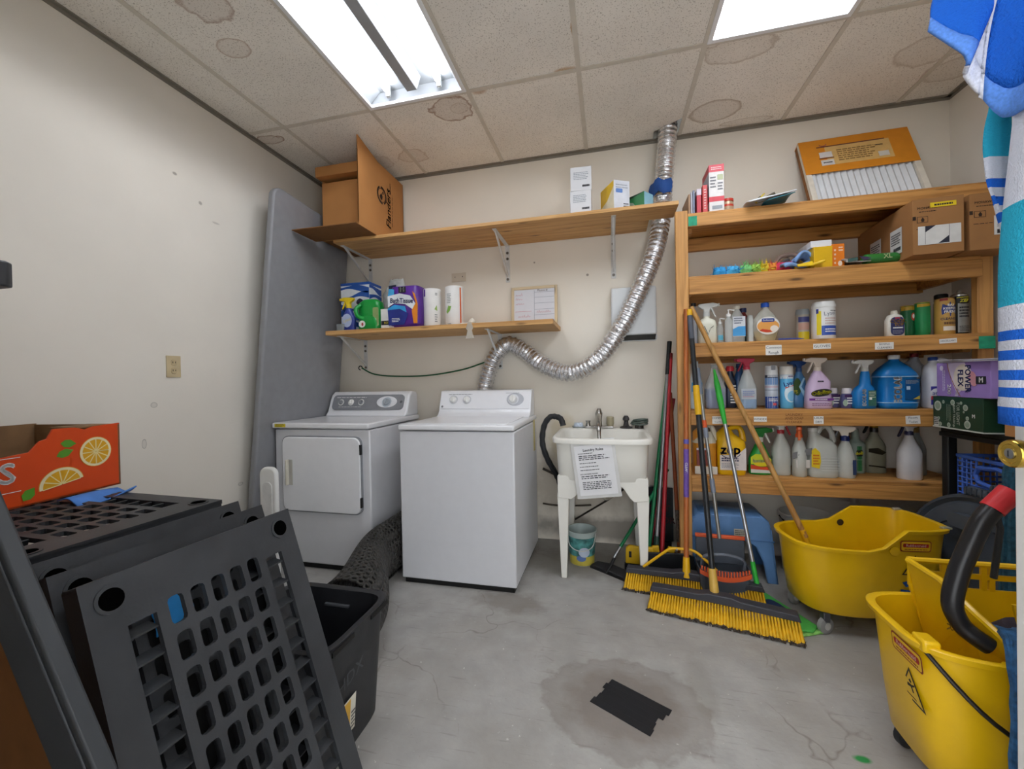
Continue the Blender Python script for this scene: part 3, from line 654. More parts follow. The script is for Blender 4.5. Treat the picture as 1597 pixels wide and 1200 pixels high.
def can(label, loc, r, h, m, cap, caph, capm, name='aerosol_can', cat='can', grp=None, dome=True, rz=0):
    t = thing(name, label, cat, loc, rz, grp)
    G().lathe([(r*.94, 0), (r, .004), (r, h-caph-.012), (r*.9, h-caph)], 24).done('can_body', m, t, sm=True)
    G().at((0, 0, h-caph)).lathe(cap, 20).done('cap', capm, t, sm=True)
    return t
def jug(label, loc, w, d, h, m, capm, e=3.2, rz=0, hside=1, name='jug', cat='jug', neckx=-.02, grp=None, capr=.019, handle=True, hm=None):
    """gallon jug: body, sloped shoulder with the neck to one side, handle loop on the other"""
    t = thing(name, label, cat, loc, rz, grp); a, b = w/2, d/2; nx = neckx*hside
    body(t, [(0, a*.94, b*.94, e), (.008, a, b, e), (h*.60, a, b, e), (h*.66, a*.97, b*.95, 3, nx*.05), (h*.80, a*.62, b*.62, 2.4, nx*.9-(.012*hside)), (h*.90, a*.30, a*.30, 2, nx*1.2), (h*.93, .018, .018, 2, nx*1.2), (h*.95, .018, .018, 2, nx*1.2)], m)
    G().at((nx*1.2, 0, h*.93)).lathe([(capr, 0), (capr, h*.06), (capr*.9, h*.07)], 18).done('cap', capm, t, sm=True)
    if handle:
        p = [(nx*1.2+hside*.012, 0, h*.90), (a*.35*hside, 0, h*.93), (a*.68*hside, 0, h*.90), (a*.84*hside, 0, h*.80), (a*.90*hside, 0, h*.64)]
        G().tube(smooth(p), lambda q: .014+.004*abs(q-.5)*2, 10).done('handle', hm or m, t, sm=True)
    return t
# ---------------------------------------------------------------- middle wall shelf
Z = ZM+.0305
BLUE = mat('#1d4f9e', .4, var=.03)
t = carton('dryer_sheet_box', 'tall blue and white wavy striped box beside the grey table', (.447, -.235, Z), .235, .16, .355, mat('#d8dde2', .4))
for i, z in enumerate((.02, .095, .165, .235, .295)):
    def wv(u, v, z=z, i=i): return (-.117+.234*u, -.0812, z+.03*v*(1+.5*math.sin(u*5+i))+.018*math.sin(u*4.2+i*1.7))
    G().grid(wv, 12, 2).done('blue_wave', BLUE, t)
    def ws(u, v, z=z, i=i): return (.1182, -.08+.16*u, z+.034*v*(1+.4*math.sin(u*4+i))+.02*math.sin(u*4+i*1.3+2))
    G().grid(ws, 10, 2).done('blue_wave', BLUE, t)
G().b2(-.1178, .1178, -.0805, .0805, .336, .3553).done('blue_top', BLUE, t)
# spray bottle lying in front of it
t = spraybottle('small blue spray bottle with yellow trigger head before the striped box', (.43, -.365, Z), .105, .05, .165, pl('#35459a'), pl('#e9c81e'), pl('#e9c81e'), pl('#e9c81e'), e=2.4, sh=.5, s=1.15, dirx=-1)
shape(t, mat('#b9c6e6', .5), oval(0, .07, .04, .048), -.0262, name='label'); lettering(t, 'Lysol', .03, mat('#e8d35a', .5), 0, .072, -.0272, rot=.2)
# green detergent jug on its side
t = thing('detergent_jug', 'bright green detergent jug with dark cap and pour handle', 'jug', (.60, -.345, Z))
GJ = pl('#17993f', .3)
body(t, [(0, .083, .045, 3), (.008, .09, .05, 3), (.15, .09, .05, 3), (.19, .085, .046, 3), (.21, .06, .04, 2.5), (.215, .02, .02)], GJ)
G().at((-.065, 0, .185), ry=R(-55)).lathe([(.026, -.01), (.026, .02), (.024, .045), (.018, .05)], 18).done('cap', mat('#22233a', .4), t, sm=True)
G().tube(smooth([(-.055, -.048, .17), (-.075, -.075, .14), (-.06, -.078, .09), (-.035, -.052, .075)]), .014, 10).done('handle', GJ, t, sm=True)
G().at((0, -.042, .05)).loft([(-.048, .07, .012, 2.4), (-.02, .078, .022, 2.2), (.02, .07, .022, 2.2), (.045, .04, .012, 2)], 24).done('bulge', GJ, t, sm=True)
shape(t, mat('#e8e6df', .5), oval(-.035, .035, .026, .024), -.0668, name='sticker'); shape(t, mat('#b03a3a', .5), oval(-.032, .033, .008, .012, 12), -.0673, name='print')
shape(t, mat('#8ea468', .4), roundrect(.04, .085, .02, .15, .01), -.0508, name='label')
# small clear cup, white box
t = thing('plastic_cup', 'small clear plastic tub at the left front end of the lower shelf', 'tub', (.385, -.402, Z))
G().loft([(0, .03, .008, 3), (.045, .032, .009, 3)], 20).done('tub', mat('#c9d2d6', .2, var=.1, trans=.6), t, sm=True)
t = carton('tissue_carton', 'small white carton with dark yellow-lettered label beside the green jug', (.748, -.35, Z), .10, .08, .135, mat('#e4e2de', .5))
G().b2(-.045, .04, -.0415, -.0402, .022, .052).done('label', INK, t); lettering(t, 'BOX', .022, mat('#d8c43c', .6), 0, .037, -.0422)
# clear plastic bag behind
t = thing('plastic_bag', 'crumpled clear plastic bag standing behind the white carton', 'bag', (.72, -.20, Z))
rnd = random.Random(5)
rr = []
for k, (z, a, b) in enumerate(((0, .10, .07), (.08, .11, .08), (.18, .10, .07), (.27, .11, .05), (.34, .07, .03), (.385, .055, .012))):
    rr.append([(a*math.cos(2*PI*i/18)*(1+rnd.uniform(-.14, .14)), b*math.sin(2*PI*i/18)*(1+rnd.uniform(-.16, .16)), z+rnd.uniform(-.008, .008)*(k > 0)) for i in range(18)])
G().rings(rr, True, False).done('film', mat('#c3c8c6', .15, var=.12, scale=30, alpha=.55), t, sm=True)
shape(t, mat('#1d2440', .5), [(-.03, .29), (.03, .30), (.03, .33), (-.03, .325)], -.062, name='print')
# bath tissue pack
t = thing('bath_tissue_pack', 'purple and blue shrink-wrapped bath tissue pack', 'tissue pack', (.875, -.30, Z))
G().loft([(0, .105, .085, 6), (.02, .118, .10, 6), (.13, .122, .105, 5), (.25, .115, .098, 6), (.285, .10, .08, 6)], 32).done('wrapped_rolls', mat('#5b2f93', .3, var=.05), t, sm=True)
yf = -.1075
shape(t, mat('#2f9bd8', .35), [(-.105, .02), (-.02, .02), (.03, .10), (.02, .14), (-.06, .155), (-.112, .13)], yf, name='print')
shape(t, mat('#1f2f86', .35), [(-.105, .015), (.01, .015), (.045, .09), (-.02, .125), (-.11, .12)], yf-.0006, name='print')
shape(t, mat('#dfe3ea', .35), [(-.108, .14), (-.06, .165), (.02, .155), (.085, .11), (.10, .15), (.06, .21), (-.02, .23), (-.11, .215)], yf-.001, name='print')
shape(t, mat('#e58a26', .35), [(.082, .02), (.11, .02), (.115, .15), (.095, .22), (.075, .24), (.10, .16), (.07, .11)], yf-.0015, name='print')
shape(t, INK, [(-.03, .235), (.025, .235), (.025, .275), (-.03, .275)], yf+.004, name='print')
shape(t, mat('#46a8e0', .35), [(-.11, .20), (-.06, .225), (-.06, .26), (-.10, .265)], yf-.0002, name='print')
lettering(t, 'M', .045, WHT, -.002, .255, yf+.003, bold=.0008)
lettering(t, 'BathTissue', .046, mat('#2a2f80', .4), -.005, .178, yf-.002, sx=.86, rot=-.06, bold=.0012)
lines(t, WHT, -.05, .05, .06, .03, 3, yf-.002)
# paper towel rolls
for x, y, r, h, lb in ((1.042, -.29, .062, .265, 'white paper towel roll next to the purple tissue pack'), (1.20, -.27, .064, .275, 'white paper towel roll standing alone on the right')):
    t = thing('paper_towel_roll', lb, 'paper towels', (x, y, Z), .2 if x > 1.1 else 0, 'paper towel rolls')
    G().lathe([(r*.97, 0), (r, .004), (r, h-.004), (r*.97, h)], 28).done('roll', mat('#e6e5e2', .7, var=.015, bump=.06, bscale=150), t, sm=True)
    G().at((0, 0, h-.001)).lathe([(.02, 0), (.02, .002)], 16).done('core', mat('#8b6a48', .8), t)
    if x > 1.1:
        decal(t, mat('#d9662e', .5), .055, h/2, .012, h*.92, -r-.0006, wrap=r+.0006, name='wrapper_edge')
        shape(t, mat('#7fae4e', .5), [(-.055, .10), (-.035, .14), (-.012, .135), (-.022, .105), (-.045, .085)], -r-.0007, wrap=r+.0007, name='print')
        lines(t, mat('#8c9494', .6), -.03, .19, .035, .07, 6, -r-.0007, wrap=r+.0007); lines(t, INK, -.03, .012, .03, .016, 3, -r-.0007, wrap=r+.0007)
    else:
        shape(t, mat('#8fae5a', .5), [(.04, .12), (.058, .15), (.062, .11)], -r-.0007, wrap=r+.0007, name='print')
        lines(t, mat('#70767a', .6), .052, .06, .02, .06, 4, -r-.0007, wrap=r+.0007); lines(t, INK, .055, .225, .015, .02, 2, -r-.0007, wrap=r+.0007)
        decal(t, mat('#6b4aa0', .5), -.035, .235, .02, .05, -r-.0006, wrap=r+.0006, name='print')
# torn tape / white twist on the shelf edge
t = thing('plastic_strip', 'small white crumpled plastic tie on the right part of the lower shelf', 'scrap', (1.36, -.37, Z))
G().tube(smooth([(-.08, 0, .006), (-.03, -.004, .006), (0, -.01, .009), (.02, -.008, .012)]), .005, 8).done('strip', WHT, t, sm=True)
G().loft([(0, .018, .014), (.012, .026, .02), (.03, .016, .012), (.038, .004, .004)], 12).done('knot', mat('#ddd6c6', .6, var=.1), t, sm=True)
G().at((0, -.052, 0)).rings([[(a*math.cos(2*PI*i/12), b*math.sin(2*PI*i/12), z) for i in range(12)] for z, a, b in ((.004, .012, .003), (-.034, .026, .003), (-.046, .016, .004), (-.075, .022, .006), (-.10, .03, .008))], True, True).done('hanging_film', mat('#d6d0c4', .3, var=.05, alpha=.5), t, sm=True)
# whiteboard
t = thing('whiteboard', 'small pale-framed dry erase board leaning on the lower shelf end', 'whiteboard', (1.72, -.045, ZM+.031), rx=R(-4))
for a in ((-.168, -.148, 0, .30), (.148, .168, 0, .30)): G().b2(a[0], a[1], -.008, .008, a[2], a[3]).done('frame', wood('#d9c7a5', '#c9b48e', 'z'), t, bev=.002)
for a in ((0, .02), (.28, .30)): G().b2(-.148, .148, -.008, .008, a[0], a[1]).done('frame', wood('#d9c7a5', '#c9b48e', 'x'), t, bev=.002)
bd = G().b2(-.148, .148, -.002, .004, .02, .28).done('board', mat('#dfe2ea', .15, var=.01, coat=.5), t)
g = G()
for z in (.255, .218, .175, .13, .09, .05): g.b2(0.0, .145, -.0028, -.0022, z, z+.002)
g.b2(.0, .002, -.0028, -.0022, .05, .27); g.done('ruled_lines', mat('#8e96a6', .6), bd)
RED = mat('#c06a78', .6)
g = G(); rnd = random.Random(8)
for z, x0, x1 in ((.235, -.135, -.09), (.205, -.135, -.09), (.17, -.135, -.08), (.075, -.115, -.03), (.105, .02, .12)):
    x = x0
    while x < x1:
        g.tube([(x, -.003, z), (x+.004, -.003, z+.016*rnd.random()+.006), (x+.009, -.003, z+.004*rnd.random())], .0011, 5); x += .013
g.b2(-.14, -.02, -.0028, -.0022, .118, .1205); g.done('handwriting', RED, bd)
lettering(bd, 'Phone #', .022, INK, .06, .268, -.003)
# ---------------------------------------------------------------- upper wall shelf
Z = ZU+.0225
t = thing('cardboard_box', 'big open brown carton with black globe logo on the high shelf', 'box', (.45, -.285, Z), rz=0)
x0, x1, y0, y1, hh = -.185, .245, -.12, .255, .50
CB = mat('#b9814a', .8, var=.04, scale=6, bump=.04)
G().b2(x1-.006, x1, -.33, y1, .0, .52).done('side_panel', CB, t)
# (front edge of the side panel slants up like the open flap)
g = G(); g.prism([(-.33, 0.02), (-.33, .575), (-.10, .52), (-.10, 0)], x1-.0065, x1+.0005, 'x'); g.done('open_flap', CB, t)
G().b2(x0, x0+.006, y0, y1, 0, hh).done('side_panel', CB, t)
G().b2(x0, x1, y1-.006, y1, 0, hh).done('back_panel', CB, t)
G().b2(x0, x1, y0, y1, 0, .005).done('bottom_panel', CARDD, t)
G().b2(x0, x1-.09, y0-.004, y0+.002, .0, .41).done('inner_flap', CB, t)
G().b2(x0-.01, x1-.05, y0-.06, y1, .43, .50).done('top_flap', CB, t, bev=.002)
G().b2(x0-.06, x1-.008, y0-.235, y0-.005, .002, .007).done('bottom_flap', CARDD, t)
tag(G().b2(x1-.085, x1-.012, y0+.01, y1-.02, .006, .42).done('filter_stack', mat('#6e5f4d', .9, var=.3, scale=40, stretch=(30, 1, 1)), None, loc=(.45, -.285, Z)), 'stack of thin filters standing inside the open brown carton', 'filters')
FX = Matrix.Translation((x1+.0015, 0, 0)) @ Matrix.Rotation(PI/2, 4, 'Z')    # +x face: u runs along +y
BRN = mat('#2b1c10', .8)
g = G(); g.T = FX; g.ring2((-.055, -.0005, .305), .062, .012, 30, a0=-60, a1=100); g.ring2((-.055, -.0005, .305), .062, .012, 30, a0=120, a1=280); g.ring2((-.055, -.0005, .305), .048, .004, 30); g.done('globe_logo', BRN, t)
shape(t, BRN, [(-.085, .29), (-.06, .32), (-.045, .30), (-.05, .275), (-.07, .27)], -.0006, F=FX); shape(t, BRN, [(-.05, .33), (-.035, .34), (-.03, .32), (-.045, .315)], -.0006, F=FX)
lettering(t, 'Flanders', .085, BRN, .035, .25, -.0008, F=FX, rot=PI/2, shear=.15, bold=.001)
lines(t, BRN, .085, .25, .24, .012, 1, -.0008, F=FX, rot=PI/2); lines(t, BRN, .062, .40, .08, .02, 3, -.0008, F=FX, rot=PI/2)
WB = mat('#dcdde0', .5, var=.01)
for k, (z, a, lb) in enumerate(((0, 0, 'lower white carton of the stack of two on the high shelf'), (.1385, R(3), 'upper white carton of the stack of two on the high shelf'))):
    t = carton('white_carton', lb, (2.085, -.315, Z+z), .128, .15, .138 if k == 0 else .145, WB, a, group='stacked white cartons')
    lines(t, mat('#9aa0a8', .6), 0, .09, .09, .05, 5, -.0758, seed=k); lines(t, INK, .03, .028, .045, .014, 1, -.0758, fill=.9, seed=k+4, jit=0)
t = thing('wire_coil', 'tangle of grey wire beside the white cartons', 'wire', (2.19, -.17, Z))
for k in range(4): G().tube([((.035-.004*k)*math.cos(a), (.02+.003*k)*math.sin(a), .05+(.045-.006*k)*math.sin(a+k*.7)) for a in [2*PI*i/20 for i in range(20)]], .0035, 6, loop=True).done('loop', mat('#6e6f74', .5), t, sm=True)
t = carton('bulb_box', 'white carton with a yellow side next to the small green box', (2.29, -.30, Z), .105, .17, .175, mat('#d8dbe4', .45), R(28))
G().b2(-.0532, -.0524, -.084, .084, .002, .173).done('yellow_side', mat('#e6dfc4', .45), t)
shape(t, mat('#e8be2e', .45), [(-.084, .06), (.0, .08), (.084, .14), (.084, .172), (-.084, .172)], -.0004, F=Matrix.Translation((-.0532, 0, 0)) @ Matrix.Rotation(-PI/2, 4, 'Z'))
shape(t, mat('#5f86c9', .5), roundrect(-.04, .005, .10, .125, .006), -.0858); lines(t, INK, .028, .028, .035, .03, 2, -.0858); lines(t, mat('#a4a9b2', .5), 0, .14, .08, .03, 2, -.0858)
t = carton('bulb_box', 'low green and blue carton beside the metal duct', (2.435, -.30, Z), .135, .09, .095, mat('#2c7a45', .45), R(-40))
shape(t, mat('#a7b7a2', .45), [(-.065, .002), (.02, .002), (-.01, .05), (-.065, .07)], -.0458); shape(t, mat('#223a2a', .5), [(-.065, .075), (.06, .09), (.06, .093), (-.065, .093)], -.0458)
G().b2(.0678, .0684, -.044, .044, .002, .093).done('blue_side', mat('#8fc1d6', .45), t)
# ---------------------------------------------------------------- top of the wooden unit
Z = LV[0]+.0005
for k in range(3): carton('thin_carton', ['thin brown carton filed upright next to the post on the top shelf', 'thin pale carton second from the post on the top shelf', 'thin blue-grey carton third from the post on the top shelf'][k], (2.704+.013*k, -.30, Z), .010, .20-.01*k, .12+.012*k, mat(['#a8876a', '#b9b9c2', '#8a93a8'][k], .6), group='thin cartons filed on the top shelf')
t = carton('poison_box', 'red narrow carton with pale top among the upright boxes', (2.757, -.345, Z), .024, .10, .145, mat('#c9404e', .45))
G().b2(-.0121, .0121, -.0506, .0502, .11, .1455).done('pale_top', mat('#d9cdd8', .45), t)
t = carton('poison_box', 'slim bright red carton leaning by the tall white and red box', (2.787, -.35, Z), .026, .11, .16, mat('#cf4a4a', .4))
lines(t, mat('#e8c9c4', .5), 0, .08, .012, .12, 8, -.0556)
t = carton('first_aid_box', 'tall white and red printed carton on top of the shelving', (2.845, -.335, Z), .078, .16, .262, mat('#e3dfdc', .4))
REDB = mat('#d5424f', .4)
G().b2(-.0394, .0394, -.0806, .0803, .222, .2624).done('red_band', REDB, t); G().b2(-.0394, .0394, -.0806, .0803, .055, .083).done('red_band', REDB, t)
G().b2(-.0396, -.0390, -.08, .08, .083, .222).done('grey_side', mat('#aab0bd', .4), t)
lines(t, mat('#f0d0d0', .5), 0, .242, .055, .02, 2, -.0812); lines(t, mat('#6d7078', .6), -.018, .165, .03, .07, 4, -.0812); lines(t, mat('#6d7078', .6), .02, .14, .028, .05, 3, -.0812, seed=3)
shape(t, mat('#b9bf9a', .5), roundrect(.004, .034, .175, .205, .004), -.0812); shape(t, mat('#9aa0a6', .5), roundrect(-.024, .028, .012, .032, .002), -.0812)
t = can('short gold can with red lid beside the tall red box', (2.918, -.34, Z), .033, .085, mat('#c2a98c', .35, .3), [(.0335, 0), (.0335, .014), (.030, .015)], .015, pl('#c8402f'), name='shoe_polish_tin')
decal(t, mat('#c8402f', .4), 0, .045, .09, .012, -.0334, wrap=.0334, name='red_band')
t = thing('glove_pack', 'folded white and teal packet with yellow wrappers hanging over the shelf edge', 'packet', (3.10, -.385, Z))
def gp(u, v): return (-.11+.225*u, -.10+.15*v, .012+.035*u+.018*math.sin(PI*v)+.012*math.sin(u*6)*v-.006*(1-v))
G().grid(gp, 14, 8).done('packet', mat('#dfe4ea', .35, var=.03), t, sm=True, sol=.006)
def gp2(u, v): return (-.02+.13*u, -.095+.13*v, .006+.026*u+.012*math.sin(PI*v))
G().grid(gp2, 8, 6).done('teal_side', pl('#2f7f92'), t, sm=True, sol=.004)
rnd = random.Random(11)
for k in range(6):
    g = G().at((-.06+.02*k+rnd.uniform(-.01, .01), .02, .045+.012*(k % 3)), rnd.uniform(-.5, .5), rnd.uniform(-.9, .3), rnd.uniform(-.6, .6)); g.box((0, 0, 0), (.05, .03, .006))
    g.done('wrapper', pl(['#d9c02c', '#55504a', '#d9c02c', '#8d8a52', '#c9b02a', '#6b6358'][k]), t, bev=.002)
# furnace filters leaning on the wall
t = thing('air_filter', 'pleated white furnace filter in orange sleeve leaning on the wall', 'filter', (3.665, -.285, Z), rx=R(-24), rz=R(-2))
fw, fh = .275, .545
FR = mat('#d9d2c4', .7)
for k in range(2):
    y = k*.028
    for a in ((-fw, -fw+.028, 0, fh), (fw-.028, fw, 0, fh)): G().b2(a[0], a[1], y, y+.024, a[2], a[3]).done('frame_side', FR if k == 0 else CARDD, t, bev=.001)
    for a in ((0, .02), (fh-.03, fh)): G().b2(-fw+.028, fw-.028, y, y+.024, a[0], a[1]).done('frame_rail', FR if k == 0 else CARDD, t, bev=.001)
def pleat(u, v): return (-fw+.028+(2*fw-.056)*u, .004+.014*abs((u*16) % 1-.5)*2, .02+(fh-.05)*v)
G().grid(pleat, 64, 1).done('pleats', mat('#d6d8da', .9, var=.03), t)
SL = mat('#d98a1e', .5, var=.03)
G().b2(-fw-.001, fw+.001, -.002, .0, fh*.50, fh+.001).b2(-fw-.001, fw+.001, -.002, .055, fh, fh+.002).done('orange_sleeve', SL, t)
G().b2(-.15, .17, -.0026, -.002, fh*.60, fh*.88).done('print_field', mat('#d9b06c', .5), t)
G().b2(-.19, .15, -.0032, -.0026, fh*.875, fh*.89).b2(-.19, -.115, -.0032, -.0026, fh*.70, fh*.715).done('dark_bars', mat('#6b3d2e', .6), t)
for z in (.60, .72): G().b2(-.185, -.12, -.0034, -.0026, fh*z, fh*(z+.08)).done('size_panel', mat('#d8d3d0', .5), t)
G().b2(.10, .15, -.0034, -.0026, fh*.63, fh*.70).done('code_panel', mat('#cfcac0', .5), t)
lines(t, mat('#8a6a3a', .6), 0, fh*.73, .19, .10, 6, -.0036); lines(t, INK, -.152, fh*.64, .045, .02, 1, -.0038, jit=0); lines(t, INK, .115, fh*.80, .04, .016, 1, -.0036)
g = G().ring2((-.155, -.0036, fh*.93), .022, .005, 20, a0=200, a1=340); g.done('smile_logo', mat('#8a4a5a', .6), t)
# ---------------------------------------------------------------- second shelf
Z = LV[1]+.0005
# rainbow feather duster, as many fibres
t = thing('feather_duster', 'fluffy rainbow duster lying on the second shelf', 'duster', (3.045, -.33, Z))
seg = [(-.17, '#3aa0e0'), (-.10, '#4fb3e8'), (-.03, '#7cc47a'), (.02, '#9fc95a'), (.06, '#e3c93a'), (.10, '#e08a3a'), (.14, '#d5385a'), (.18, '#d03a6a')]
rnd = random.Random(2)
for k, (x, c) in enumerate(seg):
    g = G(); rr_ = .030+.012*math.sin(k*.5)
    for i in range(70):
        a, b = rnd.uniform(0, 2*PI), rnd.uniform(-.6, .6); L = rr_*rnd.uniform(.8, 1.6)
        d = Vector((b, math.cos(a), math.sin(a))).normalized(); p0 = Vector((x+rnd.uniform(-.03, .03), 0, .036)); p1 = p0+d*L; p1.z = max(p1.z, .002)
        s = Vector((rnd.uniform(-1, 1), rnd.uniform(-1, 1), rnd.uniform(-1, 1))).normalized()*.005
        g.add([tuple(p0-s), tuple(p0+s), tuple(p1), tuple(p1+s*.3)], [(0, 1, 3, 2)])
    g.loft([(.008, .034, .016), (.036, .036, .024), (.062, .03, .014)], 12); g.v = g.v[:-36]+[(p[0]+x, p[1], p[2]) for p in g.v[-36:]]
    o = g.done('tuft', mat(c, .9, var=.15, scale=40), t); o['kind'] = 'stuff'
G().cyl((.20, -.01, .03), (.27, -.03, .02), .008, 10).done('handle', pl('#cfd2d6'), t)
t = thing('work_glove', 'light blue and grey padded work glove beside the yellow box', 'glove', (3.25, -.335, Z))
GB = mat('#7d9fcf', .8, var=.12, scale=40, bump=.3, bscale=150); GG = mat('#5d5450', .7, var=.1)
G().grid(lambda u, v: (-.07+.125*u, -.085+.10*v, .018+.02*math.sin(PI*v)+.008*math.sin(u*7)), 12, 8).done('cuff', GB, t, sm=True, sol=.014)
G().grid(lambda u, v: (.0+.10*u, -.03+.09*v, .05+.055*math.sin(PI*u)*(1-.3*v)+.008*math.sin(v*9)), 12, 8).done('glove_palm', GB, t, sm=True, sol=.014)
for k in range(4): G().tube(smooth([(.0-.012*k, .05, .09-.012*k), (-.03-.008*k, .045, .075-.013*k), (-.05-.004*k, .03, .045-.008*k)], 4), .011, 8).done('finger', GG, t, sm=True)
G().tube(smooth([(.03, .05, .06), (.045, .04, .09), (.02, .05, .115), (-.04, .055, .11), (-.07, .05, .07)], 5), .012, 8).done('cuff_edge', mat('#8a7468', .7), t, sm=True)
t = thing('rubber_glove', 'yellow rubber glove draped at the front of the second shelf', 'glove', (3.285, -.41, Z))
YG = pl('#e6bf1f', .4)
G().grid(lambda u, v: (-.05+.075*u, -.03+.05*v, .008+.014*math.sin(PI*v)*(1+u)), 8, 6).done('cuff', YG, t, sm=True, sol=.006)
for k in range(4): G().tube(smooth([(.02, -.02+.012*k, .015), (.05, -.025+.014*k, .022), (.075, -.03+.016*k, .03+.004*k)], 4), lambda q: .0075-.002*q, 8).done('finger', YG, t, sm=True)
# glove cartons
YB = mat('#d9ae16', .4, var=.02); OB = mat('#e07a1c', .4, var=.02)
t = carton('glove_box', 'yellow carton with blue glove picture on the second shelf', (3.372, -.285, Z), .088, .22, .118, YB)
shape(t, mat('#8fb2d6', .5), oval(.03, .055, .04, .035), -.0004, F=FS(-.0443, 0)); shape(t, mat('#c9a63a', .5), oval(-.04, .08, .03, .015, rot=.4), -.0004, F=FS(-.0443, 0))
t = carton('glove_box', 'bright orange carton standing right of the yellow carton', (3.447, -.285, Z), .060, .20, .128, OB)
shape(t, mat('#f0d8c0', .5), oval(.008, .022, .010, .014), -.1006); lines(t, mat('#f0d8c0', .5), .012, .10, .02, .03, 2, -.1006); lines(t, mat('#f0d8c0', .5), -.015, .06, .008, .09, 4, -.1006)
for k in range(4):
    t = carton('soap_carton', ['small white carton on the yellow box nearest the shelf front', 'second small white carton on the yellow box', 'third small white carton on the yellow box', 'rearmost small white carton on the yellow box'][k], (3.365+.006*(k == 0), -.355+.053*k, Z+.1185), .10 if k == 0 else .085, .048, .037, WB, group='small white cartons on the yellow box')
t = thing('trash_bag_roll', 'green plastic pack marked XL lying before the big carton', 'pack', (3.62, -.405, Z), rz=R(4))
G().at((0, 0, .026), ry=R(90)).loft([(-.075, .012, .02), (-.065, .026, .03), (.07, .028, .032), (.085, .02, .03)], 18).done('pack', pl('#2f7a34', .35), t, sm=True)
lettering(t, 'XL', .032, mat('#cfd8a8', .5), .02, .03, -.0335, rot=.06, bold=.001)
t = thing('zip_bag_pack', 'silver and purple crumpled packet left of the green pack', 'packet', (3.515, -.385, Z))
G().grid(lambda u, v: (-.055+.11*u, -.05+.09*v, .012+.028*math.sin(PI*v)*(.6+.4*math.sin(u*5+1))), 10, 7).done('packet', mat('#a5a39f', .35, .3, var=.25, scale=45), t, sm=True, sol=.006)
shape(t, mat('#3f5f5a', .5), [(-.05, .012), (-.005, .02), (-.005, .035), (-.05, .03)], -.054); shape(t, mat('#3a2f4a', .5), [(0, .04), (.05, .03), (.05, .02), (.02, .015)], -.054)
# big shipping cartons hanging over the shelf front
KB = mat('#9c6f42', .85, var=.04, scale=7, bump=.05)
def shipping(label, loc, w, d, h, rz, right=False):
    t = carton('shipping_box', label, loc, w, d, h, KB, rz, group='big brown shipping boxes'); y = -d/2-.0006
    lettering(t, 'MOHAWK', .016, BRN, -w*.22, h-.045, y, bold=.0003); lines(t, BRN, -w*.2, h-.062, w*.35, .008, 1, y); lines(t, BRN, .1*w, h-.028, w*.3, .008, 1, y)
    g = G(); g.b2(-w*.42, -w*.20, y-.0003, y, h-.115, h-.085); g.done('flame_frame', BRN, t); g = G(); g.b2(-w*.41, -w*.21, y-.0006, y-.0003, h-.113, h-.087); g.done('flame_field', KB, t)
    shape(t, BRN, [(-w*.33, h-.111), (-w*.28, h-.111), (-w*.27, h-.10), (-w*.305, h-.089), (-w*.34, h-.10)], y-.001)
    lines(t, BRN, -.08*w, h-.145, w*.7, .006, 1, y); G().b2(-w/2-.0008, -w/2+.012, y-.0004, y, h-.10, h-.082).done('tape_mark', BRN, t)
    return t, y
t, y = shipping('large brown shipping box with yellow sticker and white label', (3.808, -.278, Z), .195, .52, .268, R(-4))
G().b2(-.03, .068, y-.0012, y, .222, .245).done('yellow_sticker', mat('#e2c51c', .5), t); lines(t, INK, .02, .233, .07, .01, 1, y-.0014, jit=0, fill=.8)
G().b2(-.078, .085, y-.0010, y, .045, .135).done('white_label', mat('#d4d3d0', .6), t)
shape(t, mat('#252838', .5), [(-.05, .135), (-.01, .135), (-.05, .105)], y-.0014); shape(t, mat('#252838', .5), [(.0, .048), (.04, .048), (.04, .082)], y-.0014); G().b2(-.0505, -.0495, y-.0014, y, .047, .134).b2(.04, .041, y-.0014, y, .047, .134).done('label_rules', INK, t)
FL = FS(-.1006, 0)
for u, w_ in ((.13, .10), (-.06, .11)):
    k = decal(t, mat('#cfcfcd', .6), u, .105, w_, .13, -.0004, F=FL, name='shipping_label'); lines(k, INK, u, .12, w_*.8, .06, 5, -.0012, F=FL); lines(k, INK, u+.01, .065, w_*.6, .02, 1, -.0012, F=FL, fill=.9, jit=0)
t, y = shipping('second brown shipping box partly behind the hanging towel', (4.022, -.285, Z), .2, .51, .268, R(-2))
G().b2(-.01, .09, y-.001, y, .065, .155).done('white_label', mat('#d4d3d0', .6), t); lines(t, INK, .04, .08, .08, .02, 1, y-.0014, fill=.95, jit=0)
g = G(); g.ring2((.04, y-.0014, .135), .03, .006, 24, ry=.012); g.done('logo_ring', INK, t); lines(t, GREYP, .03, .108, .06, .016, 2, y-.0014)
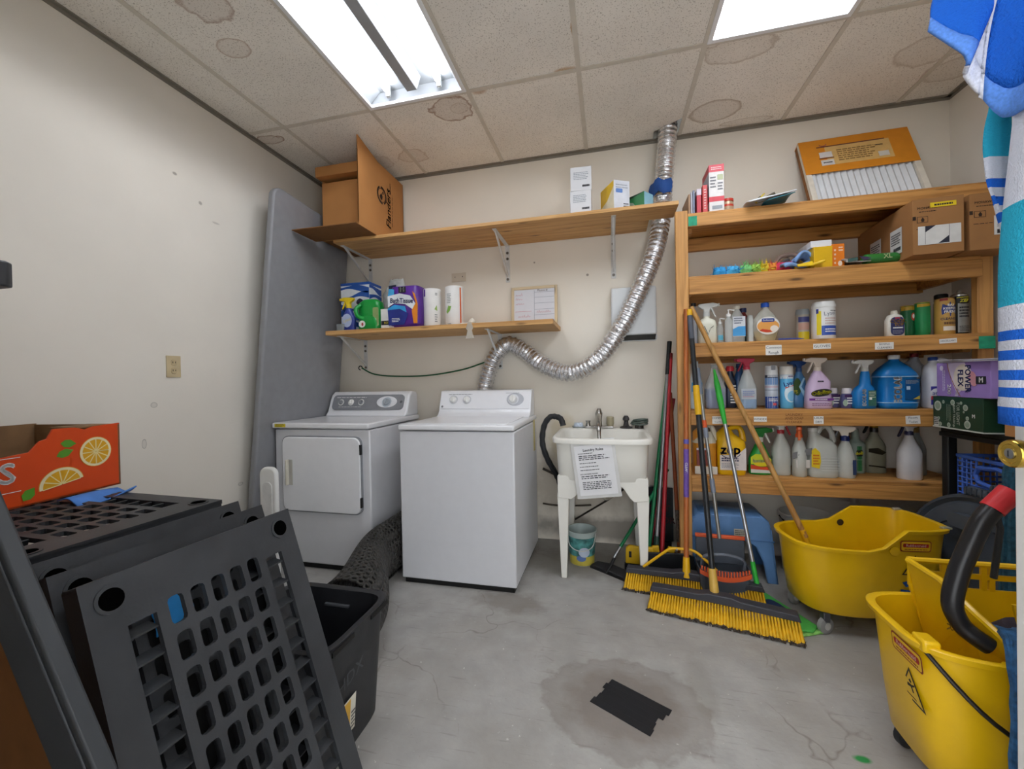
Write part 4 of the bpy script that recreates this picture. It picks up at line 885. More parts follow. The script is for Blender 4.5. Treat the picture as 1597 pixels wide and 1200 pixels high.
# ---------------------------------------------------------------- third shelf
Z = LV[2]+.0005
t = thing('chemical_jug', 'cream plastic jug with white trigger sprayer at the left end of the third shelf', 'jug', (2.797, -.345, Z))
body(t, [(0, .046, .036, 4), (.006, .05, .04, 4), (.11, .05, .04, 4), (.135, .044, .034, 3), (.15, .018, .018), (.165, .017, .017)], pl('#d9d9c8', .4))
sprayer(t, .165, pl('#d2d5d2'), pl('#c9ccc9'), pl('#c9ccc9'), 1, 1.15, cx=0)
g = G(); g.tube([(.012, -.0415, .085), (.03, -.0415, .10)], .0014, 5); g.tube([(-.02, -.0415, .10), (.0, -.0415, .05), (.01, -.0415, .08)], .0014, 5); g.done('marker_scrawl', INK, t)
t = thing('chemical_jug', 'narrow grey bottle with black cap half hidden behind the mop handles', 'bottle', (2.728, -.345, Z)); body(t, [(0, .018, .02), (.19, .018, .02), (.21, .01, .01), (.225, .01, .01)], pl('#9a9ca2')); G().at((0, 0, .222)).lathe([(.014, 0), (.014, .02)], 14).done('cap', BLK, t)
def pump(label, x, y, r, h, m, pm, liquid=None):
    t = thing('pump_bottle', label, 'pump bottle', (x, y, Z), group='clear pump bottles')
    body(t, [(0, r*.95, r*.95), (.004, r, r), (h*.66, r, r), (h*.74, r*.6, r*.6), (h*.78, r*.5, r*.5)], m, 20)
    if liquid: body(t, [(.003, r*.9, r*.9), (h*.3, r*.9, r*.9)], liquid, 18, 'liquid')
    p = G().at((0, 0, h*.78)).lathe([(r*.62, 0), (r*.62, h*.08), (r*.25, h*.10), (.004, h*.12), (.004, h*.17)], 14).done('pump_collar', pm, t, sm=True)
    G().tube(smooth([(0, 0, h*.95), (0, 0, h*.985), (r*.5, 0, h*.99), (r*1.5, 0, h*.965)], 4), .0045, 8).done('pump_spout', pm, p, sm=True)
    return t
t = pump('short clear pump bottle with turquoise label', 2.878, -.31, .018, .15, CLEAR, WHT); decal(t, pl('#5fb3cf'), 0, .035, .03, .03, -.0185, wrap=.0185)
pump('tall thin clear pump bottle with white pump', 2.915, -.345, .021, .195, CLEAR, WHT)
t = thing('alcohol_bottle', 'clear bottle of rubbing alcohol with blue and white label', 'bottle', (2.968, -.31, Z))
body(t, [(0, .037, .026, 3.5), (.006, .039, .028, 3.5), (.145, .039, .028, 3.5), (.18, .022, .02, 2.4), (.195, .015, .015), (.2, .015, .015)], CLEAR)
G().at((0, 0, .198)).lathe([(.018, 0), (.018, .018)], 16).done('cap', pl('#d8d4c4'), t)
k = decal(t, mat('#d9dde4', .5), .004, .095, .066, .115, -.0288); G().b2(-.029, .037, -.0295, -.029, .04, .095).done('blue_field', pl('#4b9fdc'), k); lines(k, mat('#4a5670', .6), 0, .128, .045, .04, 3, -.0296); shape(k, mat('#d9dde4', .5), [(-.029, .08), (.0, .095), (-.029, .096)], -.0298)
t = thing('red_bottle', 'dark red bottle with navy cap behind the grey flat bottle', 'bottle', (3.018, -.255, Z)); body(t, [(0, .022, .022, 3), (.16, .022, .022, 3), (.18, .013, .013), (.19, .013, .013)], pl('#7a2b28', .3)); G().at((0, 0, .185)).lathe([(.018, 0), (.018, .025)], 16).done('cap', pl('#1f2a55'), t); decal(t, pl('#2d3a38'), 0, .03, .035, .05, -.0226)
t = thing('flat_bottle', 'pale grey flat bottle squeezed against the round soap bottle', 'bottle', (3.035, -.315, Z)); body(t, [(0, .014, .026, 4), (.13, .015, .028, 4), (.155, .012, .02, 3), (.16, .006, .01)], pl('#b9bdb9', .3))
t = thing('soap_refill_bottle', 'round clear soap refill bottle with blue cap and orange label', 'bottle', (3.108, -.335, Z))
rr = [(0, .046, .032), (.006, .05, .035), (.05, .064, .04), (.09, .067, .042), (.13, .06, .038), (.165, .038, .028), (.185, .018, .018), (.2, .016, .016)]
body(t, rr, mat('#dfe3da', .08, var=.01, alpha=.34), 32)
body(t, [(.004, .044, .03), (.03, .055, .036), (.06, .062, .038)], mat('#b59a3a', .3, var=.02), 28, 'liquid')
G().at((0, 0, .197)).lathe([(.0205, 0), (.0205, .022), (.018, .025)], 18).done('cap', pl('#1f58c4'), t)
shape(t, pl('#e0ddd6'), oval(0, .088, .058, .05), -.0432, name='label')
shape(t, pl('#e3a154'), oval(0, .085, .055, .036), -.0438, name='print'); shape(t, pl('#2a3f8c'), roundrect(-.032, .032, .108, .128, .006), -.0442, name='print'); lettering(t, 'Softsoap', .015, WHT, 0, .118, -.0447)
shape(t, pl('#e6dcd2'), oval(.03, .07, .02, .018), -.0443, name='print'); shape(t, pl('#c9452f'), [(-.045, .06), (-.01, .05), (.02, .052), (.01, .062), (-.03, .07)], -.0443, name='print')
t = thing('pen', 'blue pen lying at the shelf front beside the soap refill', 'pen', (3.20, -.40, Z)); G().cyl((-.05, 0, .006), (.045, 0, .006), .005, 8, .0045).done('barrel', pl('#3f4f9c'), t); G().cyl((.045, 0, .006), (.075, 0, .006), .0045, 8, .001).done('tip', pl('#5a66a8'), t)
def wipes(label, x, y, r, h, m, lid, rz):
    t = thing('wipes_tub', label, 'wipes tub', (x, y, Z), rz, 'tubs of disinfecting wipes')
    G().lathe([(r*.96, 0), (r, .004), (r, h-.035), (r*.98, h-.03)], 26).done('tub', m, t, sm=True)
    G().at((0, 0, h-.032)).lathe([(r*1.03, 0), (r*1.03, .016), (r*.96, .022), (r*.92, .032)], 26).done('lid', lid, t, sm=True)
    return t
t = wipes('narrow wipes tub with pink and yellow label behind the white tub', 3.33, -.25, .034, .185, pl('#b9b2a6'), pl('#a9b2b6'), 0); decal(t, pl('#4a4f8a'), -.005, .125, .06, .03, -.0344, wrap=.0344); decal(t, pl('#c9a090'), -.005, .085, .06, .04, -.0344, wrap=.0344, name='print'); decal(t, pl('#d8c22c'), -.005, .03, .06, .05, -.0344, wrap=.0344, name='print')
t = wipes('large white wipes tub with blue band and yellow stripe', 3.40, -.325, .055, .208, pl('#e2e3e2'), pl('#e4e6e4'), 0)
decal(t, pl('#2f51a8'), .012, .048, .085, .052, -.0554, wrap=.0554); decal(t, pl('#e2cf2e'), -.043, .09, .022, .13, -.0554, wrap=.0554, name='print'); decal(t, pl('#33408c'), -.05, .155, .012, .025, -.0558, wrap=.0558, name='print')
lettering(t, 'Lysol', .03, mat('#5a6478', .5), .01, .14, -.0556, wrap=.0556, rot=.1); lines(t, mat('#c9a8a0', .6), .015, .10, .06, .04, 3, -.0556, wrap=.0556); lines(t, WHT, .015, .048, .06, .025, 2, -.056, wrap=.056); lines(t, INK, .03, .155, .04, .008, 1, -.0556, wrap=.0556)
t = thing('cooktop_cleaner', 'small white squeeze bottle with dark blue cook top label', 'bottle', (3.722, -.34, Z))
body(t, [(0, .036, .022, 3.5), (.005, .040, .025, 3.5), (.09, .040, .025, 3), (.115, .03, .02, 2.5), (.12, .016, .016), (.122, .015, .015)], pl('#d8d6cc')); G().at((0, 0, .12)).lathe([(.015, 0), (.014, .018), (.011, .02)], 16).done('cap', pl('#d8d4c6'), t, sm=True)
k = shape(t, pl('#232a5c'), roundrect(-.030, .030, .008, .104, .02), -.0256, name='label'); lettering(k, 'COOK', .024, pl('#e0a92a'), .002, .082, -.0262, bold=.0006); lettering(k, 'TOP', .022, pl('#e0a92a'), .006, .063, -.0262, bold=.0006); lines(k, WHT, .002, .047, .045, .008, 1, -.0262, fill=.8); lines(k, pl('#8d90a0'), 0, .025, .045, .022, 3, -.0262); shape(k, pl('#c03040'), roundrect(-.012, .012, .096, .101, .002), -.0262)
t = can('green cleanser can nearer the cook top cleaner', (3.822, -.27, Z), .030, .172, pl('#17623a', .35), [(.030, 0), (.029, .003)], .004, pl('#b9972a'), name='cleanser_can', grp='green cleanser cans'); decal(t, pl('#b9972a'), 0, .155, .09, .02, -.0304, wrap=.0304); shape(t, pl('#c9402f'), oval(.012, .11, .012, .022), -.0306, wrap=.0306, name='print'); shape(t, WHT, oval(.012, .112, .007, .012), -.031, wrap=.031, name='print')
t = can('green cleanser can touching the gold cleanser can', (3.873, -.295, Z), .032, .182, pl('#1d8a50', .35), [(.032, 0), (.031, .003)], .004, pl('#c9b32a'), name='cleanser_can', grp='green cleanser cans'); decal(t, pl('#c9a52a'), -.008, .165, .06, .016, -.0324, wrap=.0324); decal(t, pl('#2fa868'), .02, .09, .02, .14, -.0324, wrap=.0324, name='print')
t = can('gold cleanser can with blue shield label', (3.945, -.335, Z), .0385, .192, pl('#b9924a', .35), [(.038, 0), (.037, .003)], .004, pl('#8a6a3a'), name='cleanser_can')
shape(t, pl('#2a3a80'), [(-.032, .105), (0, .095), (.036, .105), (.04, .13), (.034, .158), (.0, .168), (-.03, .158), (-.034, .13)], -.0392, wrap=.0392, name='label')
for s, z in (('BAR', .152), ('KEEPERS', .135), ('FRIEND', .118)): lettering(t, s, .0165, WHT, .003, z, -.0397, wrap=.0397, bold=.0004)
lettering(t, 'CLEANSER', .016, pl('#2a3050'), .0, .082, -.0391, wrap=.0391, bold=.0004); decal(t, pl('#ddd6c9'), .003, .033, .06, .022, -.0391, wrap=.0391, name='print'); lines(t, pl('#6a4a30'), .003, .06, .055, .014, 1, -.0392, wrap=.0392, fill=.9); decal(t, pl('#8a2f2a'), -.025, .182, .03, .012, -.0391, wrap=.0391, name='print')
can('black aerosol can standing behind the black zep can', (3.99, -.245, Z), .030, .228, pl('#1c1d22', .35), [(.028, 0), (.028, .035), (.024, .04)], .04, BLK)
t = can('black and silver aerosol can at the right end of the third shelf', (4.02-.01, -.33, Z), .036, .232, mat('#2a2a28', .3, .3, var=.05), [(.033, 0), (.031, .008), (.020, .016), (.010, .018), (.010, .026), (.006, .034)], .034, mat('#b5b5ae', .3, .8))
decal(t, mat('#8b8b88', .35, .5), .002, .085, .055, .15, -.0364, wrap=.0364); shape(t, pl('#1a1a1a'), oval(0, .172, .032, .016), -.0366, wrap=.0366, name='print'); lettering(t, 'ZEP', .022, pl('#d9cf2a'), 0, .172, -.037, wrap=.037, shear=.2, bold=.0008); lines(t, INK, .002, .115, .045, .06, 4, -.0368, wrap=.0368, fill=.6); lines(t, INK, .002, .03, .045, .03, 4, -.0368, wrap=.0368); decal(t, pl('#c9c02a'), 0, .1895, .06, .004, -.0365, wrap=.0365, name='print')
# ---------------------------------------------------------------- fourth shelf
Z = LV[3]+.0005
t = thing('glass_cleaner', 'bottle with red W on a blue and white label behind the orange pole', 'bottle', (2.738, -.33, Z)); body(t, [(0, .03, .022, 3), (.16, .032, .024, 3), (.22, .02, .018), (.24, .014, .014), (.28, .014, .014)], pl('#c6d3d9', .3))
G().b2(-.028, .03, -.0248, -.0242, .10, .155).done('blue_field', pl('#3f9bd0'), t); lettering(t, 'W', .04, pl('#c93030'), .01, .095, -.0252, bold=.001); shape(t, pl('#d8cf4a'), oval(.01, .04, .02, .018), -.025, name='print')
t = thing('blue_liquid_jug', 'clear square jug half full of dark blue liquid', 'jug', (2.84, -.33, Z))
body(t, [(0, .05, .04, 5), (.006, .054, .044, 5), (.12, .054, .044, 5), (.17, .04, .034, 3), (.21, .024, .022), (.235, .018, .018), (.245, .018, .018)], CLEAR, 32); body(t, [(.004, .051, .041, 5), (.115, .051, .041, 5)], mat('#17408f', .25, var=.04), 28, 'liquid'); G().at((0, 0, .24)).lathe([(.02, 0), (.02, .018)], 16).done('cap', mat('#c2c9cb', .2, var=.01, alpha=.7), t)
t = thing('striped_bottle', 'dark navy bottle with white stripes and red cap', 'bottle', (2.937, -.275, Z)); body(t, [(0, .028, .024, 3), (.006, .031, .027, 3), (.15, .031, .027, 3), (.19, .02, .018), (.215, .014, .014), (.225, .014, .014)], pl('#2b3348', .3)); G().at((0, 0, .218)).lathe([(.021, 0), (.024, .012), (.018, .03)], 16).done('cap', pl('#c22f38'), t, sm=True)
for k in range(7): G().b2(-.006, .024, -.0278, -.0272, .03+.016*k, .038+.016*k).done('white_stripe', WHT, t)
t = thing('navy_bottle', 'dark blue bottle hidden behind the red-headed sprayer', 'bottle', (3.01, -.20, Z)); body(t, [(0, .035, .03, 3), (.16, .035, .03, 3), (.21, .02, .02), (.24, .016, .016)], pl('#26538a', .3)); G().at((0, 0, .238)).lathe([(.02, 0), (.018, .025)], 14).done('cap', pl('#1a3a6a'), t)
t = spraybottle('clear spray bottle of blue cleaner with dark red sprayer', (3.006, -.345, Z), .098, .062, .225, CLEAR, pl('#b02a45', .4), pl('#a02540', .4), pl('#b02a45', .4), e=2.6, sh=.52, liquid=mat('#2f86c2', .25, var=.03), lh=.24, s=1.05, dirx=-1)
G().tube([(0, 0, .22), (.003, 0, .12), (.005, 0, .02)], .0035, 8).done('dip_tube', WHT, t); k = decal(t, mat('#c4ccd6', .4, alpha=.7), 0, .085, .075, .06, -.0316); lines(k, pl('#5a6aa0'), 0, .09, .06, .03, 3, -.0322); lines(k, pl('#b06a80'), 0, .07, .06, .008, 1, -.0322)
t = can('blue and white striped spray can with white cut-out cap', (3.137, -.33, Z), .033, .242, pl('#b9c2cf', .3), [(.032, 0), (.032, .03), (.030, .05), (.029, .052)], .052, pl('#d4d6d8'))
decal(t, pl('#2b4a94'), 0, .035, .10, .066, -.0334, wrap=.0334); decal(t, pl('#6d8fbf'), 0, .155, .10, .04, -.0334, wrap=.0334, name='print'); decal(t, pl('#39404f'), 0, .182, .10, .016, -.0335, wrap=.0335, name='print'); decal(t, pl('#c9a0a8'), 0, .123, .10, .006, -.0335, wrap=.0335, name='print'); decal(t, pl('#8a93a3'), 0, .105, .10, .006, -.0335, wrap=.0335, name='print')
lines(t, WHT, 0, .05, .05, .02, 2, -.0338, wrap=.0338); decal(t, pl('#c9505a'), .005, .026, .018, .014, -.0338, wrap=.0338, name='print'); lines(t, pl('#d0d4da'), 0, .184, .06, .01, 1, -.0338, wrap=.0338, fill=.8); G().b2(-.010, .010, -.034, -.022, .218, .244).done('cap_notch', pl('#8d9096'), t)
t = can('light blue disinfectant spray can with plain white cap', (3.213, -.33, Z), .0335, .238, pl('#5fb0dc', .3), [(.033, 0), (.033, .045), (.031, .048)], .048, pl('#d9d6cf'))
decal(t, pl('#d4dbe2'), 0, .178, .10, .02, -.0339, wrap=.0339, name='print'); shape(t, pl('#cfe2ec'), oval(.012, .085, .034, .05), -.0339, wrap=.0339, name='print'); shape(t, pl('#7fc0e4'), oval(.016, .07, .024, .03), -.0342, wrap=.0342, name='print'); lettering(t, 'Lysol', .034, pl('#24407f'), .008, .142, -.0345, wrap=.0345, rot=.25, bold=.0008); shape(t, pl('#c9402f'), [(-.018, .112), (.03, .128), (.03, .134), (-.018, .120)], -.0345, wrap=.0345, name='print'); lines(t, pl('#5a3a6a'), .012, .181, .03, .008, 1, -.0343, wrap=.0343, fill=.8)
t = thing('blue_cleaner_bottle', 'blue and green curvy spray bottle behind the lavender one', 'spray bottle', (3.305, -.255, Z)); body(t, [(0, .036, .026, 3), (.006, .04, .03, 3), (.06, .042, .03, 3), (.12, .034, .028, 2.6), (.17, .03, .024, 2.4), (.2, .015, .015), (.21, .015, .015)], pl('#4f86b8', .3)); sprayer(t, .21, pl('#2a4a80'), pl('#24406e'), pl('#2a4a80'), -1, .95); shape(t, pl('#3d5a2f'), oval(-.02, .12, .02, .05), -.0315, name='print'); shape(t, pl('#a6d0e8'), [(.02, .02), (.03, .07), (.0, .12), (.02, .17), (.01, .17), (-.012, .12), (.012, .06)], -.0318, name='print'); lettering(t, '75', .025, pl('#d9c22a'), -.03, .09, -.032)
t = thing('odor_spray', 'lavender spray bottle with cream trigger and yellow lettering', 'spray bottle', (3.36, -.345, Z))
body(t, [(0, .058, .036, 3.5), (.006, .062, .04, 3.5), (.05, .060, .04, 3.5), (.12, .056, .038, 3), (.15, .052, .034, 2.8, .006), (.19, .03, .024, 2.3, .0), (.205, .02, .018), (.215, .017, .017)], pl('#c9b2d0', .35)); sprayer(t, .212, pl('#d8cbbe'), pl('#dcd2c6'), pl('#d8cbbe'), -1, 1.12, cx=0)
G().b2(-.058, .058, -.0412, -.0405, .046, .058).done('purple_band', pl('#6d2f86'), t); shape(t, pl('#2b2a22'), oval(0, .088, .05, .02, rot=.15), -.0412, name='print'); lettering(t, 'OdoBan', .027, pl('#e0dc2a'), 0, .088, -.042, rot=.15, bold=.0012); lines(t, WHT, 0, .052, .06, .006, 1, -.042, fill=.8); lines(t, INK, 0, .150, .03, .01, 1, -.036, fill=.8); lines(t, pl('#8a6a90'), 0, .025, .09, .02, 2, -.0412)
for x, y, lb, s in ((3.468, -.27, 'small purple bottle with white cap behind the lavender sprayer', .95), (3.512, -.315, 'small purple and white striped jar with white cap', 1.0)):
    t = thing('purple_jar', lb, 'jar', (x, y, Z), group='small purple jars'); body(t, [(0, .032*s, .026*s), (.006, .034*s, .028*s), (.03, .034*s, .028*s), (.07, .026*s, .022*s), (.08, .022*s, .02*s)], pl('#5a5a86', .3)); G().at((0, 0, .08)).lathe([(.023*s, 0), (.022*s, .024), (.018*s, .03)], 16).done('cap', pl('#d9d4d8'), t, sm=True)
    for z in (.025, .04, .053): G().b2(-.012, .026, -.0292*s-.001, -.0286*s-.001, z, z+.006).done('white_stripe', WHT, t)
    decal(t, pl('#4a2f5e'), 0, .068, .044, .014, -.027*s-.0008); shape(t, pl('#9fb8a8'), oval(-.02, .03, .012, .018), -.0290*s-.001, name='print')
EB = pl('#1272b8', .35)
t = thing('blue_spray_bottle', 'medium blue spray bottle with white sprayer and vertical lettering', 'spray bottle', (3.575, -.345, Z)); body(t, [(0, .048, .032, 3.5), (.006, .052, .036, 3.5), (.08, .052, .036, 3.2), (.11, .042, .03, 2.6, .004), (.13, .026, .022, 2.2, .008), (.19, .02, .018, 2, .008), (.2, .017, .017, 2, .008)], EB); sprayer(t, .2, pl('#d2d3cf'), pl('#d8d8d4'), pl('#c9c9c4'), -1, 1.0, cx=.008)
lettering(t, 'ECOLAB', .024, WHT, -.014, .060, -.0374, rot=PI/2, bold=.0012); G().b2(.004, .04, -.0372, -.0366, .015, .098).done('label', pl('#3a6a5e'), t); lines(t, pl('#d0d8c0'), .022, .075, .03, .035, 4, -.0378); G().b2(.008, .02, -.038, -.0374, .048, .060).done('print', WHT, t)
t = thing('blue_gallon_jug', 'large bright blue gallon jug with white lettering running upward', 'jug', (3.726, -.325, Z))
body(t, [(0, .080, .062, 4), (.008, .085, .066, 4), (.03, .085, .066, 4), (.034, .083, .064, 4), (.165, .083, .064, 4), (.17, .086, .067, 4), (.185, .084, .065, 3.6), (.215, .066, .05, 2.8), (.245, .034, .03, 2.2), (.255, .022, .022), (.265, .022, .022)], EB, 36); G().at((0, 0, .262)).lathe([(.025, 0), (.025, .018), (.022, .022)], 18).done('cap', pl('#d6d8d6'), t, sm=True)
for z in (.030, .167): G().loft([(z, .0868, .0678, 4), (z+.004, .0868, .0678, 4)], 36, False, False).done('pale_line', pl('#9cc6e4'), t)
lettering(t, 'ECOLAB', .046, WHT, -.018, .10, -.0652, rot=PI/2, sx=.86, bold=.0022); G().b2(.012, .075, -.0646, -.0641, .045, .155).done('label', pl('#1a5288'), t); lines(t, pl('#9aa4a8'), .043, .14, .055, .02, 3, -.0652); G().b2(.018, .034, -.0654, -.0648, .10, .118).done('print', pl('#b9d2e6'), t); shape(t, pl('#c9b24a'), [(.045, .05), (.075, .05), (.075, .07)], -.0654, name='print')
t = jug('tall grey jug with red cap at the back of the fourth shelf', (3.905, -.20, Z), .13, .10, .295, pl('#a9adb4', .4), pl('#8a2a34'), e=3.2, hside=1, neckx=-.01, handle=False)
t = jug('white bleach jug with purple and red label beside the purple box', (3.91, -.335, Z), .115, .09, .268, pl('#d3d6e0', .35), pl('#2a4a94'), e=3.2, hside=1, neckx=-.015)
G().b2(-.055, .05, -.0456, -.0450, .02, .115).done('label', pl('#3f3a9a'), t); shape(t, pl('#e0e2ea'), oval(-.03, .075, .03, .03), -.0462, name='print'); lettering(t, 'ach', .03, pl('#3a4aa0'), -.03, .08, -.0468); shape(t, pl('#b03a48'), [(-.055, .045), (.0, .055), (.0, .07), (-.055, .065)], -.0466, name='print'); G().b2(-.04, -.01, -.0466, -.046, .026, .040).done('print', WHT, t)
# ---------------------------------------------------------------- fifth shelf
Z = LV[4]+.0005
t = jug('amber and cream gallon jug behind the black pole on the fifth shelf', (2.775, -.335, Z), .125, .10, .30, pl('#c9872a', .35), pl('#d8d4c8'), hside=1, neckx=-.01, hm=pl('#cfc9b6', .4))
G().loft([(.178, .0635, .0505, 3.2), (.20, .060, .049, 3), (.245, .042, .036, 2.5)], 28, False, False).done('cream_shoulder', pl('#c9c4b2', .4), t, sm=True); G().b2(-.05, .02, -.0512, -.0505, .05, .14).done('label', pl('#7a2f20'), t); G().b2(-.06, .06, -.0508, -.0503, .0, .045).done('label', pl('#cfc9bd'), t); G().b2(-.05, .015, -.052, -.0514, .14, .152).done('print', pl('#c9c6d6'), t)
t = jug('yellow gallon jug marked zep on the fifth shelf', (2.915, -.34, Z), .150, .11, .292, pl('#e3b112', .35), pl('#2c2f6a'), hside=1, neckx=-.018, e=3.6)
G().b2(-.068, .068, -.0562, -.0556, .03, .115).done('label', pl('#d6cdc8'), t); shape(t, pl('#d6cdc8'), [(.02, .115), (.068, .115), (.068, .16)], -.0559, name='print'); lettering(t, 'zep', .074, pl('#1d1f3a'), -.012, .145, -.0566, bold=.0022); g = G(); g.ring2((-.012, -.0566, .135), .055, .004, 30, a0=185, a1=340, ry=.04); g.done('swoosh', pl('#1d1f3a'), t); lines(t, pl('#3a3a5a'), -.015, .09, .09, .024, 2, -.0566, fill=.6); lines(t, pl('#8a8a98'), -.015, .055, .09, .03, 4, -.0566)
t = spraybottle('green and yellow spray bottle on the fifth shelf', (3.073, -.325, Z), .115, .06, .19, pl('#1f9a3c', .35), pl('#1f7a2c'), pl('#d8d8d0'), pl('#d6d4cc'), e=2.6, sh=.45, dirx=1, s=1.2)
shape(t, pl('#c9d632'), [(-.055, .06), (.05, .06), (.05, .09), (.02, .115), (-.03, .118), (-.055, .10)], -.0306, name='label'); shape(t, pl('#d2d6cf'), [(-.055, .01), (.052, .01), (.052, .03), (-.055, .035)], -.0306, name='print'); shape(t, pl('#cf4a2a'), [(-.056, .032), (.052, .026), (.05, .05), (.0, .045), (-.056, .058)], -.0312, name='print'); shape(t, pl('#e3cf2a'), oval(.0, .062, .04, .014), -.0314, name='print'); lettering(t, 'fantastik', .027, WHT, 0, .08, -.0318, rot=.05, bold=.0006)
t = spraybottle('frosted spray bottle with red collar and pale liquid', (3.182, -.325, Z), .092, .07, .235, MILK, pl('#d6d6d0'), pl('#a82f35'), pl('#a82a30'), e=2.5, sh=.60, dirx=1, liquid=mat('#a9b29a', .35, var=.02), lh=.24, s=1.1, grp='frosted refill spray bottles')
t = spraybottle('frosted spray bottle with bright orange nozzle and taped label', (3.268, -.34, Z), .092, .072, .215, MILK, pl('#e2622a'), pl('#e8733a'), pl('#e05a22'), e=2.5, sh=.62, dirx=-1, liquid=mat('#a9ae5a', .35, var=.02), lh=.22, rz=R(70), s=1.05, grp='frosted refill spray bottles')
k = G().at((0, 0, 0), rz=-R(70)).grid(lambda u, v: (-.047+.094*u, -.0395+.004*(u-.5)**2, .098+.035*v+.03*u), 6, 1).done('duct_tape', pl('#77787a', .4), t); g = G().at((0, 0, 0), rz=-R(70)); g.tube([(-.02, -.041, .12), (-.01, -.041, .135), (0, -.041, .122), (.012, -.041, .142)], .002, 5); g.done('marker_scrawl', INK, t); g = G().at((0, 0, 0), rz=-R(70)); g.b2(-.03, .035, -.0392, -.0385, .05, .095); g.done('label', pl('#cfcbc6'), t)
t = thing('grey_jug', 'translucent grey jug with loop handle and yellow label side', 'jug', (3.375, -.34, Z)); body(t, [(0, .066, .045, 3.6), (.006, .070, .048, 3.6), (.03, .070, .048, 3.6), (.17, .068, .046, 3.2), (.20, .056, .04, 2.8, -.006), (.225, .03, .026, 2.2, -.03), (.25, .02, .02, 2, -.04), (.255, .02, .02, 2, -.04)], MILK, 32); body(t, [(.004, .066, .044, 3.6), (.028, .066, .044, 3.6)], mat('#a5a95f', .35), 28, 'liquid'); G().at((-.04, 0, .25)).lathe([(.023, 0), (.023, .02)], 16).done('cap', pl('#c9ccc6'), t)
G().tube(smooth([(-.02, 0, .235), (.0, 0, .27), (.03, 0, .275), (.05, 0, .24), (.058, 0, .19)]), .013, 10).done('handle', MILK, t, sm=True)
for k in range(6): G().b2(-.02, .064, -.0488, -.0480, .04+.014*k, .0425+.014*k).done('ridge', pl('#d0d3cf'), t)
shape(t, pl('#e0c22a'), [(-.068, .06), (-.03, .05), (-.022, .09), (-.026, .14), (-.05, .165), (-.066, .15)], -.0492, name='label'); lines(t, pl('#c96a2a'), -.045, .10, .03, .06, 4, -.0498, fill=.6)
t = spraybottle('ribbed clear bottle with cream sprayer and navy collar', (3.487, -.345, Z), .086, .07, .205, MILK, pl('#d6cdbd'), pl('#1c1c22'), pl('#22306e'), e=2.2, sh=.52, dirx=-1, rz=R(-25), waist=.92, liquid=mat('#8b93a0', .35, var=.02), lh=.42, s=1.25, grp='frosted refill spray bottles'); k = G().at((0, 0, 0), rz=R(25)).b2(.018, .034, -.036, -.0335, .02, .10).done('label', pl('#2a3a5e'), t)
t = thing('green_label_jug', 'bottle with green and yellow label at the back of the fifth shelf', 'bottle', (3.607, -.20, Z)); body(t, [(0, .04, .04, 2.4), (.006, .044, .044, 2.4), (.165, .044, .044, 2.4), (.175, .038, .038), (.19, .02, .02), (.235, .016, .016), (.25, .016, .016)], pl('#93a398', .4)); decal(t, pl('#2c7a46'), 0, .085, .085, .14, -.0446, wrap=.0446); shape(t, pl('#23261c'), oval(0, .115, .038, .018, rot=.12), -.045, wrap=.045, name='print'); lettering(t, 'OdoBan', .023, pl('#d9d22a'), 0, .115, -.0455, wrap=.0455, rot=.12, bold=.0008); lines(t, pl('#cfe0cf'), 0, .078, .07, .006, 1, -.0451, wrap=.0451)
t = spraybottle('murky olive bottle with dark brush label at the back', (3.705, -.19, Z), .10, .07, .235, mat('#8d8e7c', .4, var=.05), pl('#c9a52a'), pl('#1c1c1c'), pl('#2a241e'), e=3.2, sh=.64, dirx=-1, s=1.15, grp='frosted refill spray bottles'); shape(t, pl('#2f2c22'), [(-.045, .12), (.02, .105), (.04, .12), (.0, .145), (-.045, .14)], -.0356, name='print'); shape(t, pl('#2f2c22'), [(-.045, .04), (.04, .03), (.03, .04), (-.045, .048)], -.0356, name='print')
t = spraybottle('plain white spray bottle with navy trigger near the black stand', (3.785, -.335, Z), .104, .075, .235, pl('#cfcfd2', .4), pl('#d6d6d6'), pl('#26284a'), pl('#2a2a58'), e=2.5, sh=.58, dirx=-1, s=1.1, grp='frosted refill spray bottles')
t = spraybottle('dim grey-green spray bottle with brown collar beside the black stand', (3.885, -.215, Z), .088, .07, .235, pl('#8e9490', .4), pl('#7a6a3a'), pl('#5a4a2a'), pl('#8a6a2a'), e=2.6, sh=.6, dirx=-1, liquid=mat('#5d6a64', .35), lh=.3, s=1.1, grp='frosted refill spray bottles')
